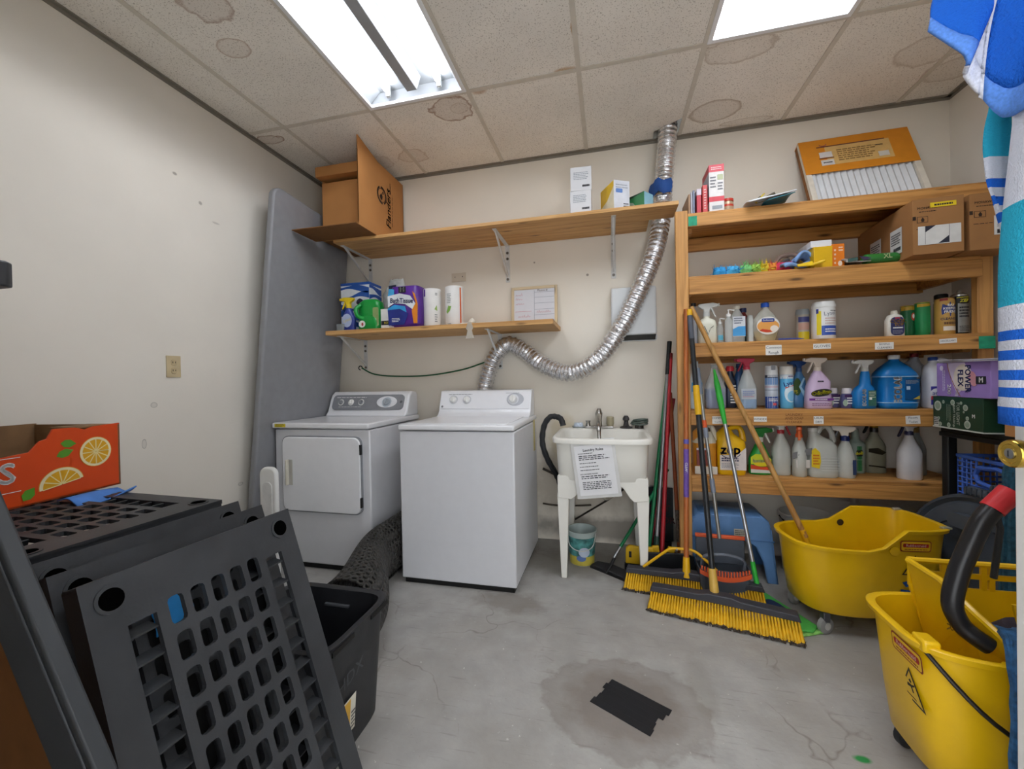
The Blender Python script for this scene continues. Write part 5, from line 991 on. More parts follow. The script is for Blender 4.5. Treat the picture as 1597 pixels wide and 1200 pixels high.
# ---------------------------------------------------------------- black shelf panels (left foreground)
BP = mat('#3a3c3f', .5, var=.06, scale=7, bump=.08, bscale=150, dirt='#2e3033')
PW, PL, PT = .457, .822, .048
def shelf_panel(name, label, loc, rx=0, ry=0, rz=0, group=None, m=BP, solid=False):
    """ventilated black shelf board: local x = thickness (front face at x=PT), y = width, z = length"""
    t = bpy.data.objects.new(name, None); C.objects.link(t); t.empty_display_size = .05
    t.location = loc; t.rotation_euler = (rx, ry, rz); tag(t, label, 'shelf', group)
    g = G()
    # face as a lattice: columns of rounded windows between solid bars
    fx0, fx1 = PT-.012, PT
    yb = [0, .052, .098, .112]; cols = 5; y0, y1 = .118, PW-.118; cw = (y1-y0)/cols
    zb0, zb1 = .075, PL-.075; rows = 9; rh = (zb1-zb0)/rows
    def cell(ya, yb_, za, zb_, my, mz):
        """rectangular tile with a rounded slanted window cut out"""
        o = [(ya, za), (yb_, za), (yb_, zb_), (ya, zb_)]
        hy0, hy1, hz0, hz1 = ya+my, yb_-my, za+mz, zb_-mz; r = min((hy1-hy0), (hz1-hz0))*.28
        h = roundrect(hy0, hy1, hz0, hz1, r, 2)    # 12 points, starts at top right
        out = []
        # outer ring with the same 12 points
        for k in range(12):
            q = k//3
            c = [(yb_, zb_), (ya, zb_), (ya, za), (yb_, za)][q]
            out.append(c if k % 3 == 1 else ((c[0], h[k][1]) if (k % 3 == 0) == (q in (0, 2)) else (h[k][0], c[1])))
        v = []
        for x, pts in ((fx1, out), (fx1, h), (fx0, h), (fx0, out)): v += [(x, a, b) for a, b in pts]
        f = []
        for a in range(3):
            f += [(a*12+i, a*12+(i+1) % 12, (a+1)*12+(i+1) % 12, (a+1)*12+i) for i in range(12)]
        g.add(v, f)
    for c in range(cols):
        for r in range(rows): cell(y0+c*cw, y0+(c+1)*cw, zb0+r*rh, zb0+(r+1)*rh, cw*.16, rh*.13)
    for a in ((0, y0-.062, 0, PL), (y0-.014, y0, 0, PL), (y1, y1+.014, 0, PL), (y1+.062, PW, 0, PL)): g.b2(fx0, fx1, a[0], a[1], a[2]+.0 if False else a[2], a[3])
    for a in ((y0, y1, 0, zb0), (y0, y1, zb1, PL), (y0-.062, y0-.014, 0, .10), (y0-.062, y0-.014, PL-.10, PL), (y1+.014, y1+.062, 0, .10), (y1+.014, y1+.062, PL-.10, PL)): g.b2(fx0, fx1, *a)
    g.done('lattice_face', m, t)
    for s in (0, 1):                                   # side slots with slanting ribs
        ya = (y0-.062, y1+.014)[s]
        for k in range(12):
            z = .12+k*(PL-.24)/11
            G().at((PT-.018, ya+.024, z), R(0), R(25), 0).box((0, 0, 0), (.030, .048, .004)).done('rib', m, t)
    if solid: G().b2(.002, .006, .012, PW-.012, .012, PL-.012).done('shade_sheet', mat('#101112', .7, var=0), t)  # dark sheet added behind the slots, standing in for shade
    # rim around the board
    G().b2(0, fx1-.001, 0, .012, 0, PL).b2(0, fx1-.001, PW-.012, PW, 0, PL).b2(0, fx1-.001, 0, PW, 0, .012).b2(0, fx1-.001, 0, PW, PL-.012, PL).done('rim', m, t, bev=.004)
    # post sockets in the corners
    for yc in (.042, PW-.042):
        for zc in (.042, PL-.042):
            G().at((0, yc, zc), 0, PI/2, 0).rings([[(.026*math.cos(a), .026*math.sin(a), z) for a in [2*PI*i/20 for i in range(20)]] for z in (.0, PT+.0025)], False, False).rings([[(r*math.cos(a), r*math.sin(a), PT+.0025) for a in [2*PI*i/20 for i in range(20)]] for r in (.026, .020)], False, False).done('socket_rim', m, t, sm=True)
            G().at((PT+.0012, yc, zc), 0, 0, 0).disc((0, 0, 0), .0205, 20, ax='x').done('socket_shade', mat('#040404', .9, var=0, spec=0), t)  # flat black disc painted as the shaded inside of the socket
    return t
la = R(-18.6)
shelf_panel('plastic_shelf', 'black ventilated shelf leaning in front, its slotted face fully shown', (1.536, -2.422, .012), ry=la, rz=R(-3), group='leaning black shelves')
shelf_panel('plastic_shelf', 'black shelf leaning second from the front of the stack', (1.428, -2.405, .012), ry=la, rz=R(-3), group='leaning black shelves', solid=True)
shelf_panel('plastic_shelf', 'black shelf leaning third, against the low black shelving', (1.322, -2.385, .012), ry=la, rz=R(-3), group='leaning black shelves', solid=True)
# low shelving unit whose top carries the citrus box
sp = shelf_panel('low_shelving', 'low black plastic shelving holding the orange citrus box', (1.03, -2.355, .752), ry=R(-90), rz=R(-2), group=None)
sp['category'] = 'shelving'
for yc in (.042, PW-.042):
    for zc in (.042, PL-.042): G().cyl((-.70, yc, zc), (0, yc, zc), .021, 12).done('leg', BP, sp)
G().b2(-.44, -.40, 0, PW, 0, PL).done('lower_shelf', BP, sp, bev=.006)
# blue-capped bottles inside
for k, (x, y, lb) in enumerate(((.95, -2.0, 'blue-capped bottle seen through a slot nearest the tote'), (.90, -2.12, 'blue-capped bottle seen through the panel slots'), (.93, -2.24, 'white and blue bottle deep inside the black shelving'))):
    t = thing('stored_bottle', lb, 'bottle', (x, y, .354), group='bottles inside the black shelving'); body(t, [(0, .035, .035), (.16, .035, .035), (.2, .016, .016)], pl('#3a3c42' if k < 2 else '#d0d2d6')); G().at((0, 0, .2)).lathe([(.022, 0), (.022, .06)], 16).done('cap', pl('#2f9be0'), t)
# taller shelving at the left edge of the view
t = thing('tall_shelving', 'tall black shelving at the left edge, only a shelf corner in view', 'shelving', (.18, -2.82, 0))
UZ = 1.358
G().prism([(0, 0.005), (.925, .005), (.925, .44), (.913, .452), (0, .452)], UZ, UZ+.05, 'z').done('upper_shelf', mat('#3a3c40', .35, var=.05), t, bev=.004)
for x in (.05, .86):
    for y in (.05, .40): G().cyl((x, y, 0), (x, y, UZ), .02, 12).done('post', BP, t)
# board leaning beside
t = thing('shelf_upright', 'black plastic board leaning in the lower left corner of the view', 'board', (1.915, -2.505, 0), ry=R(-31))
G().b2(-.082, 0, -.012, .012, .0, 1.54).done('board', mat('#34373a', .5, var=.05, scale=9, bump=.05), t, bev=.004)
G().b2(-.072, -.01, -.015, -.011, .03, 1.50).done('raised_strip', mat('#3b3e42', .5, var=.05), t, bev=.002)
t = thing('cardboard_sheet', 'brown flattened cardboard behind the leaning board', 'cardboard', (1.0, -2.472, 0))
G().prism([(-.25, 0), (.80, 0), (.30, .88), (-.25, .88)], -.006, .006, 'y').done('sheet', mat('#7a4d24', .85, var=.06), t)
# ---------------------------------------------------------------- orange citrus carton
t = thing('citrus_box', 'bright orange fruit carton printed with lemon slices', 'box', (.497, -2.08, .801), rz=R(7.5))
OR = mat('#d9490e', .5, var=.02); BC = mat('#8a6a48', .85, var=.05)
bw, bl, bh = .36, .60, .228    # into -x, along y, up
y0_, y1_ = -.30, .285
top = [(y0_, .0), (y1_, 0), (y1_, bh), (y1_-.085, bh-.004), (y1_-.11, bh-.012), (y1_-.14, bh-.002), (y1_-.20, bh-.0), (y1_-.215, bh-.03), (y1_-.235, bh-.035), (y1_-.26, bh-.065), (y0_+.20, bh-.075), (y0_+.17, bh-.035), (y0_+.10, bh), (y0_, bh)]
G().prism(top, -.006, 0, 'x').done('printed_side', OR, t)
G().b2(-bw, 0, y1_-.006, y1_, 0, bh-.004).done('end_wall', BC, t); G().b2(-bw, 0, y0_, y0_+.006, 0, bh).done('end_wall', BC, t)
G().b2(-bw, -bw+.006, y0_, y1_, 0, bh-.0).done('far_wall', BC, t); G().b2(-bw, 0, y0_, y1_, 0, .006).done('bottom', BC, t)
G().b2(-.12, -.006, y1_-.13, y1_-.01, bh-.006, bh-.002).done('corner_tab', BC, t)
FC = Matrix.Translation((.0012, 0, 0)) @ Matrix.Rotation(PI/2, 4, 'Z')
def lemon(cx, cz, rx, rz_, a0, a1, n, tilt):
    full = a1-a0 >= 360; def_ = []
    def arc(k, yy, m_, nm):
        p = [] if full else [(cx, cz)]
        K = 30
        for i in range(K+(0 if full else 1)):
            a = R(a0+(a1-a0)*i/K); u, w = rx*k*math.cos(a), rz_*k*math.sin(a)
            p.append((cx+u*math.cos(tilt)-w*math.sin(tilt), cz+u*math.sin(tilt)+w*math.cos(tilt)))
        return shape(t, m_, p, yy, F=FC, name=nm)
    arc(1.0, 0, pl('#e0a030'), 'lemon_rind'); arc(.965, -.0003, pl('#efe0b4'), 'lemon_pith')
    y_ = arc(.82, -.0006, pl('#e0a616'), 'lemon_flesh')
    g = G(); kk = wrapf(-.0009, 0, FC)
    for i in range(n+1):
        a = R(a0+(a1-a0)*i/n); d = (math.cos(a), math.sin(a)); q = (-d[1]*.0016, d[0]*.0016)
        P4 = []
        for s_, e_ in ((.02, -1), (.84, -1), (.84, 1), (.02, 1)):
            u, w = rx*s_*d[0]+q[0]*e_, rz_*s_*d[1]+q[1]*e_
            P4.append(kk(cx+u*math.cos(tilt)-w*math.sin(tilt), cz+u*math.sin(tilt)+w*math.cos(tilt)))
        g.add(P4, [(0, 1, 2, 3)])
    g.done('segment_lines', pl('#f0dfa0'), t)
def leaf(cx, cz, L, w, rot): shape(t, pl('#5a9a2a'), [(cx+math.cos(rot)*u*L-math.sin(rot)*v*w, cz+math.sin(rot)*u*L+math.cos(rot)*v*w) for u, v in ((-.5, 0), (-.25, .45), (.1, .5), (.5, 0), (.1, -.5), (-.25, -.45))], -.0002, F=FC, name='leaf')
lemon(.205, .135, .050, .052, 0, 360, 12, 0); leaf(.125, .175, .045, .026, -.15); leaf(.115, .145, .05, .026, .3)
lemon(.105, .045, .062, .055, 0, 180, 6, .16); leaf(.02, .035, .045, .03, .9)
lettering(t, 'CITRUS', .085, WHT, -.150, .105, -.0004, F=FC, bold=.0025)
g = G(); kk = wrapf(-.0004, 0, FC)
for z in (.048, .150): g.add([kk(-.30, z), kk(.002, z+.002), kk(.002, z+.004), kk(-.30, z+.002)], [(0, 1, 2, 3)])
g.done('white_rule', WHT, t)
t = thing('blue_scrap', 'scrap of blue cloth tucked under the citrus box', 'rag', (.60, -1.965, .801))
G().grid(lambda u, v: (-.05+.09*u, -.06+.16*v, .006+.012*math.sin(u*4+v*3)*(.4+u)), 8, 8).done('cloth', mat('#4f86d6', .8, var=.08), t, sm=True, sol=.004)
t = thing('blue_scrap', 'added blue piece standing in for bottle caps behind the front black shelf', 'rag', (1.280, -2.225, .625))  # blue piece added between the shelves to stand for the hidden bottle caps
G().grid(lambda u, v: (.006*math.sin(v*6)-.030*v+.012, -.04+.08*u, .10*v), 6, 8).done('cloth', mat('#2f93dc', .7, var=.08), t, sm=True, sol=.004)
# ---------------------------------------------------------------- black tote
t = thing('storage_tote', 'open black storage tote behind the leaning panels', 'tote', (1.255, -1.79, 0))
BT = mat('#26272a', .45, var=.05, bump=.05, bscale=120)
def rr_(hx, hy, z, e=7): return rrng(hx, hy, z, e)
G().rings([rr_(.165, .15, 0), rr_(.17, .155, .01), rr_(.198, .168, .375), rr_(.21, .18, .378), rr_(.212, .182, .405), rr_(.204, .174, .408), rr_(.190, .160, .402), rr_(.186, .158, .38), rr_(.158, .143, .012)], True, True).done('bin', BT, t, sm=True, ang=50)
for x in (-.09, .0, .09): G().b2(x-.012, x+.012, .1585, .166, .04, .32).done('inner_rib', BT, t, bev=.003)
G().b2(-.05, .05, .146, .158, .345, .352).done('inner_lip', mat('#55585c', .4), t)
for y in (-.10, .09): G().at((.212, y, .392), 0, 0, 0).box((0, 0, 0), (.004, .10, .014)).done('rim_slot', mat('#0c0c0c', .6), t)
FT = Matrix.Translation((.180, -.05, .13)) @ Matrix.Rotation(R(4.5), 4, 'Y') @ Matrix.Rotation(PI/2, 4, 'Z')
decal(t, pl('#d8d4c4'), .0, .0, .075, .115, -.004, F=FT, name='sticker'); decal(t, pl('#d9a93a'), -.012, .01, .045, .085, -.0046, F=FT, name='sticker_field'); lines(t, INK, .026, -.02, .02, .06, 5, -.0048, F=FT)
lettering(t, 'HDX', .06, mat('#3e4146', .4), .0, .13, -.007, F=FT, rot=.1, name='moulded_mark')
# ---------------------------------------------------------------- rolled rubber mat with holes
RB = mat('#3a3835', .6, var=.08, scale=25)
t = thing('rubber_mat', 'loosely rolled black rubber mat full of round holes between the machines', 'mat', (1.14, -1.425, 0))
pitch = .034; nl = 32; nc = 30
def matpt(s, l):
    """s along the curl (m), l along the roll (m)"""
    f = min(1, max(0, l/.60)); f = f*f*(3-2*f); a = .155*(1-f)+.092*f; b = .165
    th = R(-70)-s/.155*(1+.02*s); k = 1-.11*max(0, s-.30)/.7
    return (a*k*math.cos(th)-.205*f, l, b+b*k*math.sin(th)+.004)
g = G()
for i in range(nc):
    for j in range(nl):
        s0, l0 = i*pitch, j*pitch; big = not (i % 10 == 9 or j % 11 == 10)
        cs, cl = s0+pitch/2, l0+pitch/2; r = pitch*.31; n = 10
        if big:
            v = []
            for q in range(n):
                a = 2*PI*q/n; c, d = math.cos(a), math.sin(a); m_ = max(abs(c), abs(d))
                v.append(matpt(cs+pitch/2*c/m_, cl+pitch/2*d/m_)); v.append(matpt(cs+r*c, cl+r*d))
            # square corners
            g.add(v, [(2*q, 2*((q+1) % n), 2*((q+1) % n)+1, 2*q+1) for q in range(n)])
        else: g.add([matpt(s0, l0), matpt(s0+pitch, l0), matpt(s0+pitch, l0+pitch), matpt(s0, l0+pitch)], [(0, 1, 2, 3)])
g.done('perforated_sheet', RB, t, sm=True, sol=.010, ang=80)
# ---------------------------------------------------------------- tape patch on the floor
t = thing('tape_patch', 'patch of black tape strips stuck on the concrete floor', 'tape', (2.285, -1.445, 0), rz=R(-28))
for k in range(5):
    o = [(-.008, .004), (0, .0), (.004, -.004), (-.006, .012), (.002, .02)][k]
    G().b2(-.105+o[0], .105+o[1], -.073+.029*k, -.042+.029*k, .0008+.0004*k, .0022+.0004*k).done('tape_strip', mat('#17181c', .55, var=.05), t)
# ---------------------------------------------------------------- push brooms
YB_ = mat('#d9a80e', .7, var=.12, scale=30)
def push_broom(label, a, b, zt, handle, group, hm, tipc):
    """head lies between floor points a and b; bristles slope down towards the camera"""
    A, B = Vector(a), Vector(b); ax = (B-A); Lh = ax.length; rz = math.atan2(ax.y, ax.x)
    t = thing('push_broom', label, 'broom', ((A.x+B.x)/2, (A.y+B.y)/2, 0), rz, group)
    L = Lh/2
    G().prism([(-L, .082), (-L+.01, .110), (-.09, .118), (-.05, .128), (.05, .128), (.09, .118), (L-.01, .110), (L, .082), (.05, .088), (-.05, .088)], .052, .105, 'y').done('block', mat('#3a3a40', .5, var=.05), t, bev=.004)
    rnd = random.Random(int(Lh*1000)); n = int(Lh/.0125)
    for r in range(n):
        g = G(); x = -L+.012+r*(Lh-.024)/(n-1)
        for yy in (.062, .078, .094):
            rr = []
            for z, w, off in ((.090, .0042, 0), (.045, .0058, -.012), (.006, .0085, -.034)):
                cx, cy = x+rnd.uniform(-.001, .001)+(x/L)*(.09-z)*.16, yy+off
                rr.append([(cx+w*math.cos(2*PI*k/6), cy+w*1.1*math.sin(2*PI*k/6), z) for k in range(6)])
            g.rings(rr, False, True)
        g.done('bristle_tuft', YB_, t)
    g = G()
    for k in range(420):
        x = rnd.uniform(-L, L)*1.05; y = rnd.uniform(.004, .05); a_ = rnd.uniform(0, PI); d = rnd.uniform(.004, .014)
        g.add([(x, y, .003), (x+d*math.cos(a_), y+d*math.sin(a_)*.5-.005, .002+.008*rnd.random()), (x+.003, y, .016)], [(0, 1, 2)])
    g.grid(lambda u, v: (-L*1.03+2.06*L*u, .006+.055*v, .006+.006*math.sin(u*40)+.004*math.sin(u*97)), 40, 2)
    o = g.done('dust_fluff', mat('#4a4038', .95, var=.2, scale=60), t); o['kind'] = 'stuff'
    return t
B1 = push_broom('orange-handled push broom with yellow bristles and steel brace, rear one', (2.30, -.655, 0), (2.965, -.745, 0), 0, None, 'push brooms', None, None)
B2 = push_broom('black-handled push broom with yellow bristles, front one', (2.405, -.835, 0), (3.02, -.985, 0), 0, None, 'push brooms', None, None)
# handles are parts of their brooms: points given in the room, moved into the broom's own frame
def in_frame(t, p):
    bpy.context.view_layer.update()
    return t.matrix_world.inverted() @ Vector(p)
def rod(t, name, p, q, r, m, n=12, r2=None):
    return G().cyl(in_frame(t, p), in_frame(t, q), r, n, r2).done(name, m, t, sm=True)
OW = wood('#b8662a', '#8a4618', 'z', .45); Y2 = mat('#d9a60e', .45, var=.05)
def lerp(p, q, k): return tuple(a+(b-a)*k for a, b in zip(p, q))
p, q = (2.6195, -.625, .13), (2.668, -.455, 1.545)
rod(B1, 'handle', p, q, .0135, OW); rod(B1, 'ferrule', (2.6185, -.632, .10), lerp(p, q, .05), .021, Y2, r2=.016)
rod(B1, 'purple_label', lerp(p, q, .27), lerp(p, q, .45), .0139, mat('#6a4aa0', .5, var=.15, scale=60)); rod(B1, 'purple_dot', lerp(p, q, .47), lerp(p, q, .487), .0139, mat('#5a55a8', .5))
lettering(B1, 'CLEANING', .018, WHT, 0, 0, 0, F=Matrix.Translation(in_frame(B1, lerp(p, q, .37))+Vector((0, -.0142, 0))) @ Matrix.Rotation(PI/2, 4, 'Y'), name='lettering')
br = [(2.405, -.585, .115), (2.50, -.60, .20), (2.545, -.605, .233), (2.60, -.607, .238), (2.66, -.607, .232), (2.71, -.625, .20), (2.80, -.64, .115)]
G().tube(smooth([in_frame(B1, v) for v in br], 5), .0075, 8).done('brace', Y2, B1, sm=True)
for k in (2.575, 2.635): G().cyl(in_frame(B1, (k, -.618, .237)), in_frame(B1, (k, -.606, .237)), .005, 8).done('bolt', STEEL, B1)
p, q = (2.712, -.805, .14), (2.683, -.462, 1.54)
BK = mat('#1d1f22', .4, var=.04)
rod(B2, 'handle', p, q, .0135, BK); rod(B2, 'socket', (2.713, -.815, .115), lerp(p, q, .06), .021, mat('#c9a24a', .5), r2=.017)
rod(B2, 'yellow_sleeve', lerp(p, q, .585), lerp(p, q, .695), .0165, Y2); rod(B2, 'tip', lerp(p, q, .975), lerp(p, q, 1.0), .015, Y2); rod(B2, 'grey_sleeve', lerp(p, q, .88), lerp(p, q, .975), .0148, mat('#4a4e58', .4))
# ---------------------------------------------------------------- flat mop with silver pole and green grip
t = thing('flat_mop', 'flat mop with silver pole and green grip lying on a green head', 'mop', (2.995, -.66, 0))
GRNP = mat('#2fae3a', .45, var=.05)
p, q = (2.955, -.66, .05), (2.81, -.452, 1.20)
rod(t, 'pole', lerp(p, q, .06), lerp(p, q, .78), .0105, mat('#b0b2b6', .3, .8, var=.03)); rod(t, 'lower_grip', p, lerp(p, q, .14), .013, GRNP, r2=.011)
g = G(); P_ = [in_frame(t, lerp(p, q, k)) for k in (.74, .80, .86, .93, 1.0)]; g.tube(P_, [.0105, .014, .017, .015, .005], 12); g.done('grip', GRNP, t, sm=True)
g = G().at(in_frame(t, (2.995, -.655, .022)), 0, 0, R(-66)); g.prism([(-.24, -.055), (.22, -.055), (.25, 0), (.22, .055), (-.24, .055)], -.008, .004, 'z'); hd = g.done('mop_plate', mat('#4fae4a', .5, var=.1), t, bev=.004)
g = G().at(in_frame(t, (2.995, -.655, .01)), 0, 0, R(-66)); g.b2(-.245, .245, -.065, .065, -.009, .003); g.done('mop_pad', mat('#8fcf6a', .9, var=.2, scale=40), t, bev=.004)
for k in (-.12, .06): g = G().at(in_frame(t, (2.995, -.655, .028)), 0, 0, R(-66)); g.loft([(-.003, .075, .034, 3), (.002, .07, .03, 3)], 20); g.v = [tuple(Vector(v)+Matrix.Rotation(R(-66), 3, 'Z') @ Vector((k, 0, 0))) for v in g.v]; g.done('navy_print', mat('#1c2a4e', .5), t)
# ---------------------------------------------------------------- grey upright dustpan with orange comb
t = thing('upright_dustpan', 'grey upright dustpan with orange comb teeth and telescopic pole', 'dustpan', (2.80, -.60, 0), rz=R(-4))
GD = mat('#4a505a', .4, var=.04)
G().rings([rrng(.105, .07, 0), rrng(.118, .078, .10), rrng(.125, .082, .17), rrng(.120, .078, .17), rrng(.112, .072, .10), rrng(.098, .062, .008)], True, True).done('pan', GD, t, sm=True)
G().b2(-.12, .12, .055, .066, .15, .30).done('hood', GD, t, bev=.01); G().b2(-.122, .122, .050, .070, .285, .305).done('orange_top', mat('#d4572a', .5), t, bev=.005)
oc = mat('#d4572a', .5)
G().grid(lambda u, v: (-.118+.236*u, -.084-.004*math.sin(PI*u), .118+.022*v-.02*(4*(u-.5)**2 < .7)*0+.03*(2*u-1)**2), 16, 1).done('comb_base', oc, t, sol=.006)
for k in range(17):
    x = -.108+.0135*k; G().b2(x-.0035, x+.0035, -.088, -.080, .14+.03*(2*k/16-1)**2, .168+.02*(2*k/16-1)**2).done('tooth', oc, t)
G().tube(smooth([(-.10, -.02, .16), (-.09, -.03, .215), (0, -.035, .235), (.09, -.03, .215), (.10, -.02, .16)], 6), .008, 8).done('bail', mat('#5d636e', .4), t, sm=True)
p, q = (2.80, -.555, .29), (2.722, -.455, 1.21)
rod(t, 'pole', p, lerp(p, q, .88), .0095, mat('#9a9a96', .3, .7, var=.04)); rod(t, 'joint', lerp(p, q, .26), lerp(p, q, .34), .013, mat('#7d8492', .4)); rod(t, 'joint', lerp(p, q, .58), lerp(p, q, .64), .013, mat('#7d8492', .4)); rod(t, 'orange_collar', lerp(p, q, .64), lerp(p, q, .685), .011, oc); rod(t, 'grip', lerp(p, q, .84), q, .0135, mat('#707886', .5))
# ---------------------------------------------------------------- wooden mop handle in the far bucket
t = thing('wood_handled_mop', 'long wooden-handled mop leaning from the far yellow bucket to the post', 'mop', (3.17, -.63, .12))
p, q = (3.165, -.655, .36), (2.694, -.456, 1.556)
rod(t, 'handle', p, q, .0135, wood('#b98a4a', '#8d6430', 'z', .5)); rod(t, 'clamp', (3.185, -.662, .29), lerp(p, q, .03), .014, Y2)
G().tube(smooth([in_frame(t, v) for v in ((3.15, -.68, .305), (3.19, -.655, .30), (3.24, -.67, .30), (3.265, -.69, .295))], 5), .007, 8).done('clamp_bar', Y2, t, sm=True)
G().loft([(0, .06, .04, 2.4, .05, -.02), (.08, .07, .05, 2.4, .05, -.02), (.16, .05, .03, 2.4, .04, -.02)], 18).done('mop_head', mat('#6a5a3a', .95, var=.2, scale=50), t, sm=True)
# ---------------------------------------------------------------- blue step stool
t = thing('step_stool', 'light blue plastic step stool under the wooden shelves', 'stool', (2.90, -.27, 0), rz=R(-3))
SB = mat('#5f87b8', .4, var=.04)
prof = [(-.235, 0), (-.205, .30), (-.19, .345), (-.155, .37), (.155, .37), (.19, .345), (.205, .30), (.235, 0), (.185, 0), (.165, .12), (.13, .20), (.07, .235), (-.07, .235), (-.13, .20), (-.165, .12), (-.185, 0)]
G().prism(prof, -.13, -.118, 'y').done('front_skirt', SB, t, bev=.006)
G().prism(prof, .118, .13, 'y').done('back_skirt', SB, t, bev=.006)
up = prof[:8]; g = G()
for (a, b), (c, d) in zip(up, up[1:]): g.add([(a, -.125, b), (c, -.125, d), (c, .125, d), (a, .125, b)], [(0, 1, 2, 3)])
g.done('seat', SB, t, sol=.008, sm=True)
G().b2(.02, .09, -.1318, -.1308, .255, .295).done('sticker', pl('#c9c4b4'), t); lines(t, INK, .055, .275, .06, .03, 3, -.1322)
G().b2(-.22, .22, -.134, -.130, .232, .24).done('skirt_line', mat('#4f75a5', .4), t)
# ---------------------------------------------------------------- group of poles by the sink
def pole(label, p, q, r, m, cat='pole', parts=(), name='tool_pole'):
    t = thing(name, label, cat, p, group='tool poles beside the sink')
    rod(t, 'shaft', p, q, r, m)
    for nm, k0, k1, rr, mm in parts: rod(t, nm, lerp(p, q, k0), lerp(p, q, k1), rr, mm)
    return t
REDM = mat('#b3262e', .4, var=.04); GRM = mat('#16794a', .4, var=.05)
pole('silver broom pole with black grip and hanging hole', (2.488, -.36, .03), (2.632, -.06, 1.40), .011, mat('#8d8d8e', .35, .6), parts=(('grip', .84, 1.0, .0145, BLK), ('foot', 0, .12, .016, mat('#1d3a30', .5))))
pole('green metal pole in the bundle, nearest the sink', (2.452, -.30, .03), (2.615, -.05, 1.16), .012, GRM)
pole('bright red pole in front of the bundle', (2.527, -.34, .03), (2.635, -.08, 1.32), .013, REDM, parts=(('tip', .97, 1.0, .013, BLK),))
pole('dark red pole crossing behind the silver pole', (2.468, -.22, .03), (2.655, -.04, 1.02), .011, mat('#8d1f2e', .45))
pole('brown wooden pole with worn label against the post', (2.648, -.24, .0), (2.632, -.05, 1.06), .012, mat('#9a4a22', .5, var=.1), parts=(('worn_label', .12, .30, .0125, mat('#6a5a50', .6, var=.4, scale=90)),))
t = thing('reacher_tool', 'green pole with a black hooked end slanting behind the sink leg', 'reacher', (2.21, -.47, 0))
p, q = (2.245, -.44, .085), (2.60, -.12, .56)
rod(t, 'pole', lerp(p, q, .12), q, .010, GRM); rod(t, 'metal_neck', p, lerp(p, q, .16), .009, STEEL)
G().tube(smooth([in_frame(t, v) for v in ((2.25, -.44, .09), (2.235, -.45, .06), (2.215, -.462, .03), (2.20, -.47, .008))], 5), .009, 8).done('hook', BLK, t, sm=True)
# yellow squeegee heads
t = thing('yellow_squeegee', 'yellow plastic squeegee bracket on the floor behind the sink leg', 'squeegee', (2.42, -.40, .0))
G().prism([(-.105, .05), (.06, .045), (.062, .13), (.05, .155), (-.0, .15), (-.085, .16), (-.102, .14)], -.014, .012, 'y').done('bracket', mat('#d0a614', .5, var=.06), t, bev=.006)
G().b2(-.11, .065, -.012, .010, .0, .048).done('rubber_blade', BLK, t)
G().b2(-.085, -.07, -.018, -.013, .09, .125).done('slot', BLK, t)
t = thing('yellow_clip', 'upright yellow plastic clamp standing right of the sink leg', 'clamp', (2.523, -.385, 0))
for x, a in ((-.018, R(-6)), (.030, R(10))): G().at((x, 0, 0), 0, a, 0).b2(-.02, .02, -.012, .012, .03, .16).done('jaw', mat('#d0a614', .5, var=.06), t, bev=.006)
G().b2(-.045, .055, -.02, .02, 0, .035).done('foot', BLK, t, bev=.004); G().b2(.02, .042, -.016, -.0125, .10, .13).done('slot', BLK, t)
# black dustpans on the floor behind the brooms
t = thing('lobby_dustpan', 'black lobby dustpan on the floor behind the rear broom', 'dustpan', (2.555, -.50, 0))
G().prism([(-.15, 0), (.15, 0), (.14, .13), (.10, .145), (-.13, .135)], .06, .075, 'y').done('back', BK, t, bev=.004)
G().add([(-.15, -.09, .004), (.15, -.09, .004), (.15, .07, .004), (-.15, .07, .004)], [(0, 1, 2, 3)]).done('floor_plate', BK, t, sol=.006)
for s in (-1, 1): G().prism([(-.09, 0), (.07, 0), (.07, .135), (.03, .12)], s*.15-.005, s*.15+.005, 'x').done('cheek', BK, t, bev=.003)
t = thing('floor_squeegee', 'dark grey floor squeegee lying flat under the sink', 'squeegee', (2.30, -.47, 0), rz=R(-35))
G().prism([(-.20, -.05), (.16, -.05), (.20, .03), (-.12, .05), (-.2, .02)], .0, .02, 'z').done('blade_head', mat('#2d2c2e', .6), t, bev=.006); G().b2(-.2, .16, -.056, -.048, 0, .012).done('rubber_edge', BLK, t)
t = thing('folded_sign', 'dark framed board with faint red lettering behind the poles', 'sign', (2.555, -.035, 0))
G().b2(-.085, .085, -.012, .006, .06, .42).done('frame', mat('#1a2226', .5), t, bev=.004); G().b2(-.073, .073, -.014, -.011, .075, .405).done('board', mat('#15161a', .5), t)
for s, z in (('WET', .28), ('FLOOR', .20)): lettering(t, s, .06, mat('#5e1f26', .6), 0, z, -.0148, bold=.001)
G().b2(-.07, .07, -.03, .012, 0, .06).done('stand_foot', BLK, t)
t = thing('red_clip', 'small dark red plastic piece at the foot of the post', 'clip', (2.60, -.365, 0), rz=.4)
G().prism([(-.025, .08), (.005, .12), (.03, .085), (.0, .06)], -.012, .012, 'y').b2(-.008, .008, -.008, .008, 0, .075).done('clip', mat('#8a1f2e', .5), t, bev=.003)
